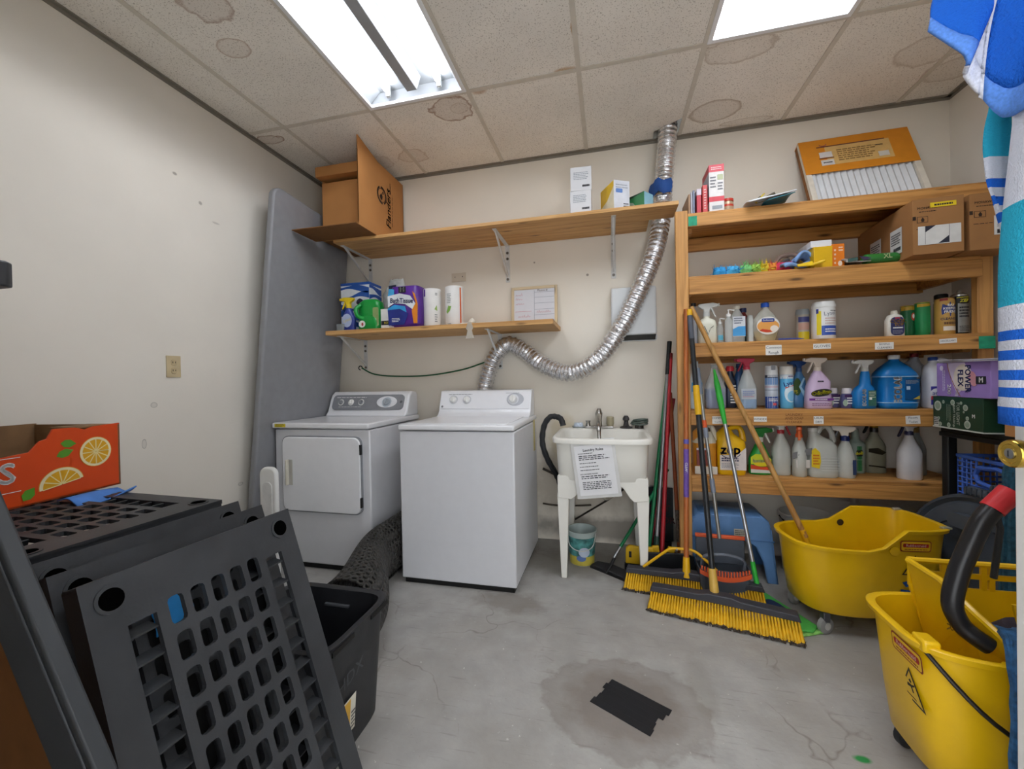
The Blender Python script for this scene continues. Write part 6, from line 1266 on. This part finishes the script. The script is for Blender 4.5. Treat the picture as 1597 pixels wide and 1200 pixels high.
# ---------------------------------------------------------------- plastic pail under the sink
t = thing('plastic_pail', 'small printed plastic pail with wire handle under the sink', 'pail', (2.052, -.325, 0))
G().lathe([(.072, 0), (.076, .004), (.088, .20), (.094, .20), (.094, .212), (.088, .212), (.083, .20), (.072, .008)], 28).done('pail', mat('#a9b6b2', .4, var=.04), t, sm=True)
G().lathe([(.0765, .004), (.0795, .06)], 28, False, False).done('yellow_band', mat('#c2b24a', .5, var=.1), t); G().lathe([(.0797, .06), (.0868, .175)], 28, False, False).done('teal_band', mat('#4f8f8c', .5, var=.3, scale=30), t)
shape(t, mat('#b9c4d6', .5), oval(.02, .09, .035, .03), -.0835, wrap=.0835, name='print'); shape(t, mat('#5a74a8', .5), oval(.0, .05, .03, .018), -.0802, wrap=.0802, name='print')
G().lathe([(.001, .15), (.079, .15)], 24).done('contents', mat('#2f6a5e', .7, var=.4, scale=40), t)
G().tube(smooth([(-.088, 0, .2), (-.07, -.075, .13), (0, -.10, .105), (.07, -.075, .13), (.088, 0, .2)], 8), .003, 6).done('wire_handle', mat('#c9c9c4', .4), t, sm=True)
t = thing('white_tub', 'white plastic tub with printed label under the shelves behind the bucket', 'tub', (3.35, -.21, 0))
G().lathe([(.115, 0), (.12, .01), (.135, .32), (.142, .32), (.142, .345), (.134, .35), (.128, .32), (.11, .01)], 30).done('tub', pl('#c9c6be'), t, sm=True); k = decal(t, pl('#d9d6d2'), .04, .24, .11, .13, -.1345, wrap=.1345); lettering(t, 'ALL', .035, pl('#3a4a80'), .06, .255, -.1355, wrap=.1355, bold=.0008); lines(t, pl('#a04a6a'), .04, .20, .09, .03, 3, -.1355, wrap=.1355)
G().tube(smooth([(-.142, -.01, .33), (-.10, -.11, .27), (-.05, -.14, .29), (0.0, -.15, .30)], 6), .005, 6).done('bail', BLK, t, sm=True)
# ---------------------------------------------------------------- yellow mop buckets
YP = mat('#e0b30c', .35, var=.05, scale=6, coat=.15)
def sstep(a, b, x): x = min(1, max(0, (x-a)/(b-a))); return x*x*(3-2*x)
def mop_bucket(label, loc, rz, low=.40, high=.485, L=.30, Wd=.185):
    """local +x end is the high end"""
    t = thing('mop_bucket', label, 'mop bucket', loc, rz, 'yellow mop buckets')
    n = 72
    def outline(k, inset=0):
        out = []
        for i in range(n):
            a = 2*PI*i/n; c, d = math.cos(a), math.sin(a); e = 3.0 if c < 0 else 4.2
            x = (L-inset)*math.copysign(abs(c)**(2/e), c); w = Wd-inset
            y = w*math.copysign(abs(d)**(2/e), d)
            w2 = 1-.10*sstep(-.05, .08, x)
            out.append((x*k, y*k*w2))
        return out
    def zr(x): return low+(high-low)*sstep(-.03, .09, x)
    rr = []
    for k, f in ((.85, 0), (.88, .02), (.93, .35), (.98, .80), (1.0, .965)):
        rr.append([(x, y, .095+(zr(x)-.095)*f) for x, y in outline(k)])
    rr.append([(x*1.045, y*1.06, zr(x)-.018) for x, y in outline(1)])
    rr.append([(x*1.055, y*1.075, zr(x)-.004) for x, y in outline(1)])
    rr.append([(x*1.03, y*1.04, zr(x)) for x, y in outline(1)])
    rr.append([(x*.985, y*.975, zr(x)-.004) for x, y in outline(1)])
    rr.append([(x*.95, y*.94, .095+(zr(x)-.095)*.75) for x, y in outline(1)])
    rr.append([(x*.82, y*.81, .11) for x, y in outline(1)])
    G().rings(rr, True, True).done('tub', YP, t, sm=True, ang=60)
    for sx in (-1, 1):
        for sy in (-1, 1):
            cx, cy = sx*L*.66, sy*Wd*.66
            c = G().b2(cx-.014, cx+.014, cy-.016, cy+.016, .055, .096).done('caster_fork', mat('#55565a', .4, .5), t, bev=.003)
            G().at((cx, cy, .036), PI/2, 0, R(20)).lathe([(.030, -.012), (.036, -.009), (.036, .009), (.030, .012)], 20).done('caster_wheel', mat('#2a2b2d', .6) if loc[1] < -1 else mat('#8a8a88', .5), c, sm=True)
            G().at((cx, cy, .036), PI/2, 0, R(20)).lathe([(.016, -.014), (.016, .014)], 12).done('wheel_hub', mat('#b9b9b4', .4), c)
    return t, zr, outline
def logo(t, T, s=1.0):
    """red maker's badge and wet floor triangle, on the plane T (u right, w up)"""
    shape(t, mat('#8a2a20', .5), roundrect(-.062*s, .062*s, .045*s, .095*s, .01*s), 0, F=T, name='badge_edge'); shape(t, YP, roundrect(-.058*s, .058*s, .049*s, .091*s, .008*s), -.0004, F=T, name='badge_field')
    shape(t, mat('#a3201c', .5), [(-.05*s, .082*s), (.05*s, .082*s), (.052*s, .074*s), (.05*s, .065*s), (-.05*s, .065*s), (-.052*s, .074*s)], -.0008, F=T, name='badge')
    lettering(t, 'Rubbermaid', .0165*s, mat('#e8c9c0', .5), 0, .0735*s, -.0013, F=T, bold=.0003); lines(t, mat('#8a2a20', .5), 0, .056*s, .09*s, .008*s, 1, -.001, F=T, jit=0)
    tri = lambda k, dz: [(-.05*k*s, (-.045*k+dz)*s), (.05*k*s, (-.045*k+dz)*s), (.0, (.048*k+dz)*s)]
    shape(t, mat('#231a10', .5), tri(1, -.02), 0, F=T, name='warning_triangle'); shape(t, YP, tri(.82, -.022), -.0005, F=T, name='triangle_field')
    g = G(); kk = wrapf(-.001, 0, T)
    for q in ([(-.006, -.01), (.0, -.004), (.006, -.01), (0, -.016)], [(-.012, -.02), (.004, -.018), (.012, -.036), (.006, -.038), (0, -.026), (-.014, -.03)], [(-.02, -.05), (.018, -.05), (.018, -.053), (-.02, -.053)], [(.0, -.02), (.016, -.012), (.017, -.016), (.003, -.026)]): g.add([kk(a*s, b*s) for a, b in q], [(0, 1, 2, 3)] if len(q) == 4 else [tuple(range(len(q)))])
    g.done('slip_figure', mat('#231a10', .5), t)
    return t
t, zr, ol = mop_bucket('empty yellow mop bucket with a wooden mop handle in it, the farther one', (3.345, -.70, 0), R(6), .405, .49)
T1 = Matrix.Translation((.13, -.1665, .355)) @ Matrix.Rotation(R(4), 4, 'X'); logo(t, T1, .95)
T1b = Matrix.Translation((.13, -.1595, .26)) @ Matrix.Rotation(R(4), 4, 'X')
for q in ([(-.045, .0), (.0, .018), (.01, -.005), (-.03, -.02)], [(.0, .02), (.06, .0), (.06, -.035), (.02, -.02)], [(-.05, -.03), (.07, -.045), (.07, -.07), (-.05, -.055)], [(.05, .03), (.075, .02), (.07, -.005), (.045, .0)]): shape(t, mat('#1c4f9e', .5), q, -.001, F=T1b, name='blue_print')
G().at((.045, -.176, .40), PI/2, 0, 0).lathe([(.02, 0), (.02, .004), (.017, .005)], 20).done('round_boss', YP, t, sm=True)
G().at((.035, .178, .41), PI/2, 0, 0).disc((0, 0, .028), .016, 16, ax='z').done('round_hole', mat('#3a2a10', .7), t)
for y in (-.13, .13): G().b2(.26, .295, y-.01, y+.01, .485, .494).done('bolt_plate', mat('#b9b4a0', .4, .4), t, bev=.002)
t, zr, ol = mop_bucket('yellow mop bucket with wringer and black handle, the nearer one', (3.31, -1.555, 0), R(180-2), .415, .46)
# badge sits on the rounded left front corner, so it is turned towards the camera
T2 = Matrix.Translation((.2885, .06, .33)) @ Matrix.Rotation(R(90), 4, 'Z') @ Matrix.Rotation(R(6), 4, 'X'); logo(t, T2, 1.0)
G().tube(smooth([(.285, .10, .455), (.29, .13, .44), (.20, .195, .33), (.05, .205, .25), (-.14, .20, .20), (-.25, .195, .19)], 6), .0055, 8).done('bail_handle', mat('#2a2520', .4, .5), t, sm=True)
G().b2(.262, .300, .085, .135, .44, .472).done('handle_mount', YP, t, bev=.006)
# wringer
w = thing('mop_wringer', 'yellow side-press wringer with bent black lever on the nearer bucket', 'wringer', (3.30, -1.555, .40))
def plate(pts, name, th=.008): return G().add(pts, [tuple(range(len(pts)))]).done(name, YP, w, sol=th)
lp = plate([(-.15, .17, .165), (-.155, .03, .165), (-.145, -.07, .125), (-.125, -.135, .09), (-.095, -.165, -.03), (-.12, -.12, -.10), (-.12, .13, -.10)], 'left_plate')
G().tube([(-.15, .17, .165), (-.157, .03, .167), (-.147, -.07, .127), (-.127, -.135, .092)], .009, 8).done('rolled_edge', YP, w, sm=True)
G().tube([(-.15, .172, .167), (.20, .175, .165)], .009, 8).done('rolled_edge', YP, w, sm=True)
plate([(.20, -.13, .15), (.20, .17, .16), (.15, .14, -.10), (.15, -.12, -.10)], 'right_plate')
plate([(-.15, .17, .09), (.20, .175, .09), (.15, .13, -.10), (-.12, .13, -.10)], 'back_plate')
for x in (-.15, -.065, -.045, .035, .055, .135, .155, .19): plate([(x, .172, .165), (x+.014, .172, .165), (x+.014, .172, .085), (x, .172, .085)], 'back_bar')
plate([(-.148, .171, .135), (.20, .175, .135), (.20, .175, .120), (-.148, .171, .120)], 'back_rail')
plate([(-.02, .0, .13), (.19, -.02, .15), (.16, -.04, -.05), (.0, -.03, -.05)], 'press_plate')
plate([(-.095, -.165, .06), (.20, -.15, .10), (.15, -.12, -.10), (-.10, -.13, -.10)], 'front_plate')
G().b2(-.16, .12, -.222, -.150, .045, .062).b2(-.16, .12, -.228, -.212, -.10, .062).done('hook_lip', YP, w, bev=.006)
for q in ([(-.1565, .03, .12), (-.155, .03, .10)],): pass
FW = Matrix.Translation((-.157, .05, .05)) @ Matrix.Rotation(-PI/2, 4, 'Z') @ Matrix.Rotation(R(-8), 4, 'X')
lettering(w, '9 R', .035, mat('#6a5210', .7), .06, .02, -.009, F=FW, rot=-1.4, name='marker_scrawl')
lv = [(3.150, -1.665, .470), (3.125, -1.655, .488), (3.106, -1.645, .51), (3.090, -1.642, .56), (3.106, -1.64, .64), (3.131, -1.64, .715), (3.155, -1.64, .775), (3.182, -1.64, .815)]
G().tube(smooth([Vector(v)-Vector((3.30, -1.555, .40)) for v in lv], 6), .0215, 14).done('lever', mat('#1b1a1c', .35, var=.06), w, sm=True)
G().tube([Vector(v)-Vector((3.30, -1.555, .40)) for v in ((3.176, -1.64, .808), (3.215, -1.64, .855))], .0245, 14).done('red_grip', mat('#c22a30', .4), w, sm=True)
G().tube([Vector(v)-Vector((3.30, -1.555, .40)) for v in ((3.20, -1.61, .62), (3.215, -1.61, .75), (3.21, -1.60, .80))], .007, 8).done('strap', BLK, w)
# ---------------------------------------------------------------- string mops
MB_ = mat('#2f5f8c', .95, var=.25, scale=60, bump=.4, bscale=180)
def strands(t, pts, n, m, r, seed, name='strand'):
    rnd = random.Random(seed)
    for k in range(n):
        o = Vector((rnd.uniform(-1, 1), rnd.uniform(-1, 1), 0))
        P = [Vector(p)+Vector((o.x*s, o.y*s*.6, rnd.uniform(-.01, .01))) for p, s in pts]
        G().tube(smooth(P, 4), lambda q: r*(1+.15*math.sin(q*40)), 7).done(name, m, t, sm=True)
t = thing('string_mop', 'blue string mop hanging out of the wringer beside the door', 'mop', (3.33, -1.55, .36))
G().loft([(.02, .09, .06, 2.4), (.07, .11, .07, 2.4), (.11, .06, .05, 2)], 20).done('mop_band', mat('#2a2430', .9, var=.2, scale=50), t, sm=True)
strands(t, [((-.08, -.04, .10), .03), ((-.155, -.17, .15), .022), ((-.195, -.235, .05), .018), ((-.205, -.245, -.12), .02), ((-.20, -.25, -.31), .03)], 26, MB_, .011, 4)
t = thing('string_mop', 'teal string mop standing head up behind the red-tipped lever', 'mop', (3.685, -1.13, 0))
G().cyl((0, 0, 0), (-.02, -.02, .74), .012, 10).done('handle', GRM, t)
MT = mat('#245064', .95, var=.25, scale=60, bump=.4, bscale=180)
G().loft([(.72, .03, .03), (.76, .05, .05), (.84, .055, .05), (.87, .03, .03)], 16).done('mop_clamp', mat('#2c4a58', .6), t, sm=True)
strands(t, [((-.02, -.02, .86), .03), ((-.05, -.03, .84), .05), ((-.065, -.03, .72), .05), ((-.06, -.02, .55), .055), ((-.055, -.02, .36), .06)], 24, MT, .012, 9)
# ---------------------------------------------------------------- trash can lids
def can_lid(label, loc, r, rz, tilt):
    t = thing('trash_can_lid', label, 'lid', loc, rz, 'round grey trash can lids', rx=tilt)
    m = mat('#454c55', .5, var=.05, bump=.05, bscale=120)
    T = Matrix.Translation((0, 0, r)) @ Matrix.Rotation(PI/2, 4, 'X')
    g = G(); g.T = T; g.lathe([(r, -.03), (r, .0), (r*.985, .010), (r*.95, .010), (r*.90, -.002), (r*.86, .012), (r*.6, .026), (r*.3, .032), (.001, .034)], 48, True, True); g.done('dome', m, t, sm=True)
    g = G(); g.T = T; g.tube([(r*.64*math.cos(a), r*.64*math.sin(a), .026) for a in [2*PI*k/40 for k in range(40)]], .004, 6, loop=True); g.done('moulded_ring', m, t, sm=True)
    g = G(); g.T = T; g.loft([(.02, .07, .035, 3), (.05, .06, .03, 3)], 20); g.v = [(v[0], v[1]-.02, v[2]+r*.62) for v in g.v]; g.done('grip_bar', m, t, sm=True)
    g = G(); g.T = T; g.b2(-.06, .06, r*.98, r*1.10, -.025, .02); h = g.done('rim_handle', m, t, bev=.012, seg=3)
    for k in range(5): g = G(); g.T = T; g.b2(-.042+.021*k-.003, -.042+.021*k+.003, r*.99, r*1.095, .018, .024); g.done('grip_rib', m, h)
    return t
# leaning between the unit and the black stand, turned towards the door
rzl = math.atan2(-.98, .17)
can_lid('round dark grey trash can lid leaning in front of the other lid', (3.715, -.78, .004), .312, rzl, R(-6))
can_lid('round dark grey trash can lid with rim handle, farther back by the stand', (3.775, -.85, .02), .315, rzl, R(-4))
# ---------------------------------------------------------------- black stand on the right with boxes
t = thing('black_stand', 'black plastic utility stand beside the wooden shelving', 'stand', (3.84, -.46, 0))
for z in (.16, .455, .865): G().b2(0, .36, -.72, 0, z, z+.028).done('shelf', BLK, t, bev=.006)
G().b2(-.004, .364, -.724, .004, .845, .868).done('front_lip', BLK, t, bev=.004)
for x in (.022, .338):
    for y in (-.70, -.022): G().b2(x-.02, x+.02, y-.02, y+.02, 0, .90 if False else .865).done('post', BLK, t, bev=.006)
t = thing('milk_crate', 'bright blue plastic lattice crate with handle hole on the black stand', 'crate', (3.87, -.72, .484))
BL = mat('#4a72cf', .45, var=.04)
cw_, cd_, ch_ = .30, .40, .275
def lattice(o, u, v, nu, nv, hole):
    """bars in the plane spanned by u and v from o"""
    O, U, V = Vector(o), Vector(u), Vector(v); g = G()
    for i in range(nu+1): p = O+U*(i/nu); g.tube([p, p+V] if not (hole and abs(i/nu-.5) < .2) else [p, p+V*.55], .004, 4)
    for j in range(nv+1): p = O+V*(j/nv); g.tube([p, p+U] if not (hole and .58 < j/nv < .92) else [p, p+U*.26], .004, 4)
    if hole:
        for j in range(nv+1):
            if .58 < j/nv < .92: p = O+V*(j/nv); g.tube([p+U*.74, p+U], .004, 4)
        q = [O+U*a+V*b for a, b in ((.28, .62), (.5, .58), (.72, .62), (.76, .74), (.72, .86), (.5, .90), (.28, .86), (.24, .74))]
        g.tube(q, .010, 8, loop=True)
    return g
lattice((0, -cd_/2, .0), (0, cd_, 0), (0, 0, ch_), 16, 11, True).done('side_lattice', BL, t); lattice((cw_, -cd_/2, 0), (0, cd_, 0), (0, 0, ch_), 16, 11, False).done('side_lattice', BL, t)
lattice((0, -cd_/2, 0), (cw_, 0, 0), (0, 0, ch_), 12, 11, False).done('end_lattice', BL, t); lattice((0, cd_/2, 0), (cw_, 0, 0), (0, 0, ch_), 12, 11, False).done('end_lattice', BL, t)
for z in (.0, ch_): G().b2(-.006, .006, -cd_/2-.006, cd_/2+.006, z-.008, z+.008).b2(cw_-.006, cw_+.006, -cd_/2-.006, cd_/2+.006, z-.008, z+.008).b2(-.006, cw_+.006, -cd_/2-.006, -cd_/2+.006, z-.008, z+.008).b2(-.006, cw_+.006, cd_/2-.006, cd_/2+.006, z-.008, z+.008).done('rim' if z else 'base_rim', BL, t, bev=.003)
G().b2(0, cw_, -cd_/2, cd_/2, -.004, .004).done('base', BL, t)
ZS = .8935
FL_ = lambda w_: Matrix.Translation((-w_/2-.0006, 0, 0)) @ Matrix.Rotation(-PI/2, 4, 'Z')
GRB = mat('#1d3d2a', .45, var=.03)
t = carton('trash_bag_box', 'dark green carton with pale bubbles below the purple glove box', (3.875, -.635, ZS), .17, .30, .150, GRB, R(-3))
F_ = FL_(.17); PB = mat('#b9c2b4', .5)
for cx_, cz_, r_ in ((-.115, .105, .024), (-.078, .125, .008), (-.02, .125, .013), (.03, .125, .007), (.055, .105, .014), (-.11, .045, .008), (-.10, .018, .010), (-.045, .018, .011), (-.015, .018, .006), (.065, .03, .018), (.065, .058, .009), (.045, .085, .005)):
    k = shape(t, PB, oval(cx_, cz_, r_, r_, 20), -.0004, F=F_, name='bubble'); shape(t, mat('#8fa08c', .5), oval(cx_, cz_, r_*.7, r_*.7, 16), -.0008, F=F_, name='bubble_core')
lettering(t, 'FOR LIGHT', .026, PB, .012, .075, -.0009, F=F_, rot=-PI/2, sx=.8, bold=.0006); lettering(t, 'HEAVY TRASH', .018, PB, -.012, .075, -.0009, F=F_, rot=-PI/2, sx=.8, bold=.0005); lines(t, mat('#7d9080', .5), -.045, .075, .08, .03, 4, -.0009, F=F_, rot=-PI/2)
decal(t, pl('#d0d0ca'), -.125, .028, .032, .042, -.0006, F=F_, name='barcode'); lines(t, INK, -.125, .03, .028, .034, 4, -.0012, F=F_, fill=.6, jit=0); lettering(t, 'M', .022, WHT, .10, .07, -.0009, F=F_, bold=.001); G().b2(-.086, .086, -.151, .151, -.0001, .006).done('white_base_line', pl('#c9cfc6'), t)
PU = mat('#9a7fc4', .45, var=.03)
t = carton('glove_carton', 'lavender printed glove carton on top of the green carton', (3.875, -.665, ZS+.1512), .17, .31, .160, PU, R(-3))
shape(t, mat('#cfc3dd', .5), [(-.085, .158), (.02, .158), (.05, .10), (.0, .03), (-.04, .004), (-.02, .004), (-.06, .08)], -.0005, F=F_, name='print'); shape(t, mat('#d9d0c4', .5), oval(.01, .09, .055, .06), -.0008, F=F_, name='print'); shape(t, mat('#c9909a', .5), oval(.065, .085, .022, .035, rot=.4), -.001, F=F_, name='print')
g = G(); kk = wrapf(-.0012, 0, F_)
for i in range(12):
    a0, a1 = i/12, (i+1)/12; f = lambda q: (-.085+.03*q+.05*q*q, .158-.155*q)
    p0, p1 = f(a0), f(a1); g.add([kk(*p0), kk(p0[0]+.004, p0[1]), kk(p1[0]+.004, p1[1]), kk(*p1)], [(0, 1, 2, 3)])
g.done('copper_curve', mat('#a8703a', .5), t)
NV = mat('#2a2f6a', .5)
lettering(t, 'POWER', .044, NV, .038, .085, -.0016, F=F_, rot=-PI/2, sx=.8, bold=.0012); lettering(t, 'FLEX', .044, NV, -.004, .088, -.0016, F=F_, rot=-PI/2, sx=.8, bold=.0012); lettering(t, '200', .032, WHT, -.072, .035, -.0016, F=F_, rot=-PI/2, bold=.0008); lines(t, pl('#d8d0e8'), -.105, .075, .10, .02, 2, -.0012, F=F_, rot=-PI/2)
shape(t, INK, roundrect(.082, .135, .062, .095, .002), -.0012, F=F_); lettering(t, 'M', .03, WHT, .11, .078, -.0018, F=F_, bold=.001); shape(t, pl('#d6cfe2'), oval(-.12, .135, .012, .012, 16), -.0008, F=F_, name='print')
for k in range(3):
    tag(G().b2(-.10, .10, -.15, .14, -.001, .001).done('paper_sheet', mat('#c9c9d2', .6), None, loc=(3.875, -.70, ZS+.3135+.004*k), rot=(R(1), 0, R(-6+7*k))), ['lowest loose pale sheet on the lavender carton', 'middle loose pale sheet on the lavender carton', 'topmost loose pale sheet on the lavender carton'][k], 'paper', 'loose sheets on the lavender carton')
t = carton('brown_carton', 'torn brown carton behind the green box under the towel', (3.885, -.94, ZS), .16, .20, .135, CARD, R(-4))
t = thing('plastic_bag', 'white plastic bag lying on the torn brown carton', 'bag', (3.875, -.925, ZS+.1355))
rnd = random.Random(9); G().rings([[(a*math.cos(2*PI*i/16)*(1+rnd.uniform(-.15, .15)), b*math.sin(2*PI*i/16)*(1+rnd.uniform(-.15, .15)), z+rnd.uniform(-.003, .003)*(z > 0)) for i in range(16)] for z, a, b in ((0, .085, .08), (.025, .09, .09), (.05, .06, .06), (.06, .02, .02))]).done('film', mat('#c4c8cc', .3, var=.06), t, sm=True)
# ---------------------------------------------------------------- open door with brass knob
d = struct(G().b2(3.045, 3.085, -2.80, -1.87, .01, 2.06).done('door_1', mat('#dcdad6', .4, var=.01), bev=.002))
BRASS = mat('#c9a548', .18, 1, var=.05)
G().at((3.045, -1.935, .998), 0, -PI/2, 0).lathe([(.033, 0), (.033, .004), (.028, .008), (.014, .012), (.013, .025), (.022, .030), (.027, .042), (.027, .055), (.025, .058), (.019, .0585), (.0175, .057), (.001, .057)], 32).done('door_knob', BRASS, d, sm=True)
G().at((2.9878, -1.935, .998), 0, -PI/2, 0).lathe([(.010, 0), (.010, .002), (.008, .003)], 20).done('lock_cylinder', STEEL, d, sm=True)
G().b2(2.9842, 2.9847, -1.9362, -1.9338, .992, 1.004).done('keyhole', INK, d)
G().b2(3.052, 3.078, -1.8702, -1.8690, .93, 1.06).done('latch_plate', BRASS, d)
for z in (.25, 1.05, 1.85): G().cyl((3.04, -2.802, z-.045), (3.04, -2.802, z+.045), .007, 10).done('hinge', BRASS, d)
# ---------------------------------------------------------------- towels over the door
def towel_mat(name, bands, axis=2, rough=.95):
    """bands: (lower bound, colour) along an object axis"""
    m = bpy.data.materials.new(name); m.use_nodes = True; N = m.node_tree.nodes; L = m.node_tree.links; b = N['Principled BSDF']; b.inputs['Roughness'].default_value = rough; b.inputs['Specular IOR Level'].default_value = .1
    tc = N.new('ShaderNodeTexCoord'); sp_ = N.new('ShaderNodeSeparateXYZ'); L.new(tc.outputs['Object'], sp_.inputs[0])
    r = N.new('ShaderNodeValToRGB'); r.color_ramp.interpolation = 'CONSTANT'; e = r.color_ramp.elements
    e[0].position = 0; e[0].color = lin(bands[0][1]); e[1].position = bands[1][0]; e[1].color = lin(bands[1][1])
    for p, c in bands[2:]: k = e.new(p); k.color = lin(c)
    L.new(sp_.outputs[axis], r.inputs['Fac']); L.new(r.outputs['Color'], b.inputs['Base Color'])
    n = N.new('ShaderNodeTexNoise'); n.inputs['Scale'].default_value = 260; L.new(tc.outputs['Object'], n.inputs['Vector'])
    bp = N.new('ShaderNodeBump'); bp.inputs['Strength'].default_value = .7; bp.inputs['Distance'].default_value = .004; L.new(n.outputs['Fac'], bp.inputs['Height']); L.new(bp.outputs['Normal'], b.inputs['Normal'])
    return m
TB, TW, TQ = '#2463c9', '#cdd0dc', '#2fa6c4'
zs = [1.07, 1.105, 1.123, 1.142, 1.16, 1.178, 1.196, 1.212, 1.23, 1.255, 1.279, 1.468]
bz = [(0, TB)]; cols = [TW, TB, TW, TB, TW, TB, TW, TB, TW, TW, TQ, TW]
for z, c in zip([1.088, 1.105, 1.123, 1.14, 1.158, 1.176, 1.194, 1.214, 1.232, 1.25, 1.279, 1.468], cols): bz.append(((z-1.0)/1.2, c))
t = thing('striped_towel', 'turquoise white and blue striped beach towel hanging on the open door', 'towel', (0, 0, 0))
def tw(u, v):
    """u across (from the free edge towards the hinge), v downwards"""
    z = 2.075-1.02*v; y = -1.965+.042*sstep(.3, .75, v)-.42*u; x = 3.012-.025*min(1, v*3)-.012*math.sin(u*15)*(.3+v*.7)
    if abs(y+1.935) < .06 and z < 1.1: x = min(x, 2.985)
    return (x, y, (z-1.0)/1.2)
g = G().grid(tw, 40, 50)
o = g.done('cloth', towel_mat('towel_striped', bz), t, sm=True, ang=180); o.scale = (1, 1, 1.2); o.location = (0, 0, 1.0)
k = o.modifiers.new('solid', 'SOLIDIFY'); k.thickness = .006
# royal blue and white towel thrown over the top, its corner swinging out
t = thing('folded_towel', 'royal blue and white towel thrown over the top of the door', 'towel', (0, 0, 0))
hem = [Vector(q) for q in ((2.86, -1.962, 1.82), (2.89, -1.976, 1.769), (2.905, -1.985, 1.735), (2.925, -1.95, 1.728), (2.96, -1.935, 1.691), (2.985, -1.948, 1.640), (2.975, -2.00, 1.625), (2.97, -2.10, 1.61), (2.972, -2.22, 1.60))]
HS = smooth(hem, 8); nh = len(HS)-1
def tw2(u, v, e=0):
    b = HS[min(nh, int(round(u*nh)))]; tp = Vector((3.02-.002, -1.90-.34*u, 2.078)); f = v
    p = tp.lerp(b, f); p.x -= .045*math.sin(PI*f)*(.5+.5*math.sin(u*14+.5))+.012*f; return tuple(p)
BLU = towel_mat('towel_blue', [(0, TB), (.5, TB)]); WH2 = towel_mat('towel_white', [(0, TW), (.5, TW)])
for a, b, m_, nm in ((0, .30, BLU, 'blue_band'), (.30, .52, WH2, 'white_band'), (.52, .86, BLU, 'blue_band'), (.86, 1.0, WH2, 'white_band')):
    K = 16
    g = G().grid(lambda u, v, a=a, b=b: tw2(a+(b-a)*u, v*.90), K, 20); g.done(nm, m_, t, sm=True, sol=.006, ang=180)
    hm = mat('#5c8ee0' if 'blue' in nm else '#dfe0e8', .9, var=.1, scale=200)
    g = G().grid(lambda u, v, a=a, b=b: tw2(a+(b-a)*u, .90+.10*v), K, 3); g.done('ribbed_hem', hm, t, sm=True, sol=.007, ang=180)
g = G().grid(lambda u, v: (3.02-.002+.09*v, -1.90-.34*u, 2.078+.006*math.sin(PI*v)), 16, 6); g.done('top_fold', WH2, t, sm=True, sol=.006)
# narrow turquoise towel showing past the door edge
t = thing('turquoise_towel', 'turquoise towel with blue and white checks peeping past the door edge', 'towel', (0, 0, 0))
bc = [(0, TW)]
for k in range(12): bc.append((.012+.028*k, TB if k % 2 == 0 else TW))
bc += [(.385, TQ)]
def tw3(u, v):
    z = 1.76-.42*v; w_ = .030*math.sin(min(1, v*1.15+.12)*PI)+.004
    return (3.05-w_+.0*u, -1.855+.012*math.sin(v*6)-.03*(1-u)*0+.02*u*0, (z-1.34)/.7) if u == 0 else (3.05-w_*(1-u)+.02*u, -1.852+.014*u, (z-1.34)/.7)
o = G().grid(tw3, 8, 40).done('cloth', towel_mat('towel_turq', bc), t, sm=True, ang=180); o.scale = (1, 1, .7); o.location = (0, 0, 1.34)
k = o.modifiers.new('solid', 'SOLIDIFY'); k.thickness = .005
G().b2(3.055, 3.10, -1.862, -1.855, 1.70, 2.075).b2(3.086, 3.096, -2.0, -1.855, 1.3, 2.075).b2(3.05, 3.096, -2.0, -1.88, 2.063, 2.070).done('hanging_fold', mat('#2fa6c4', .95, var=.08), t)
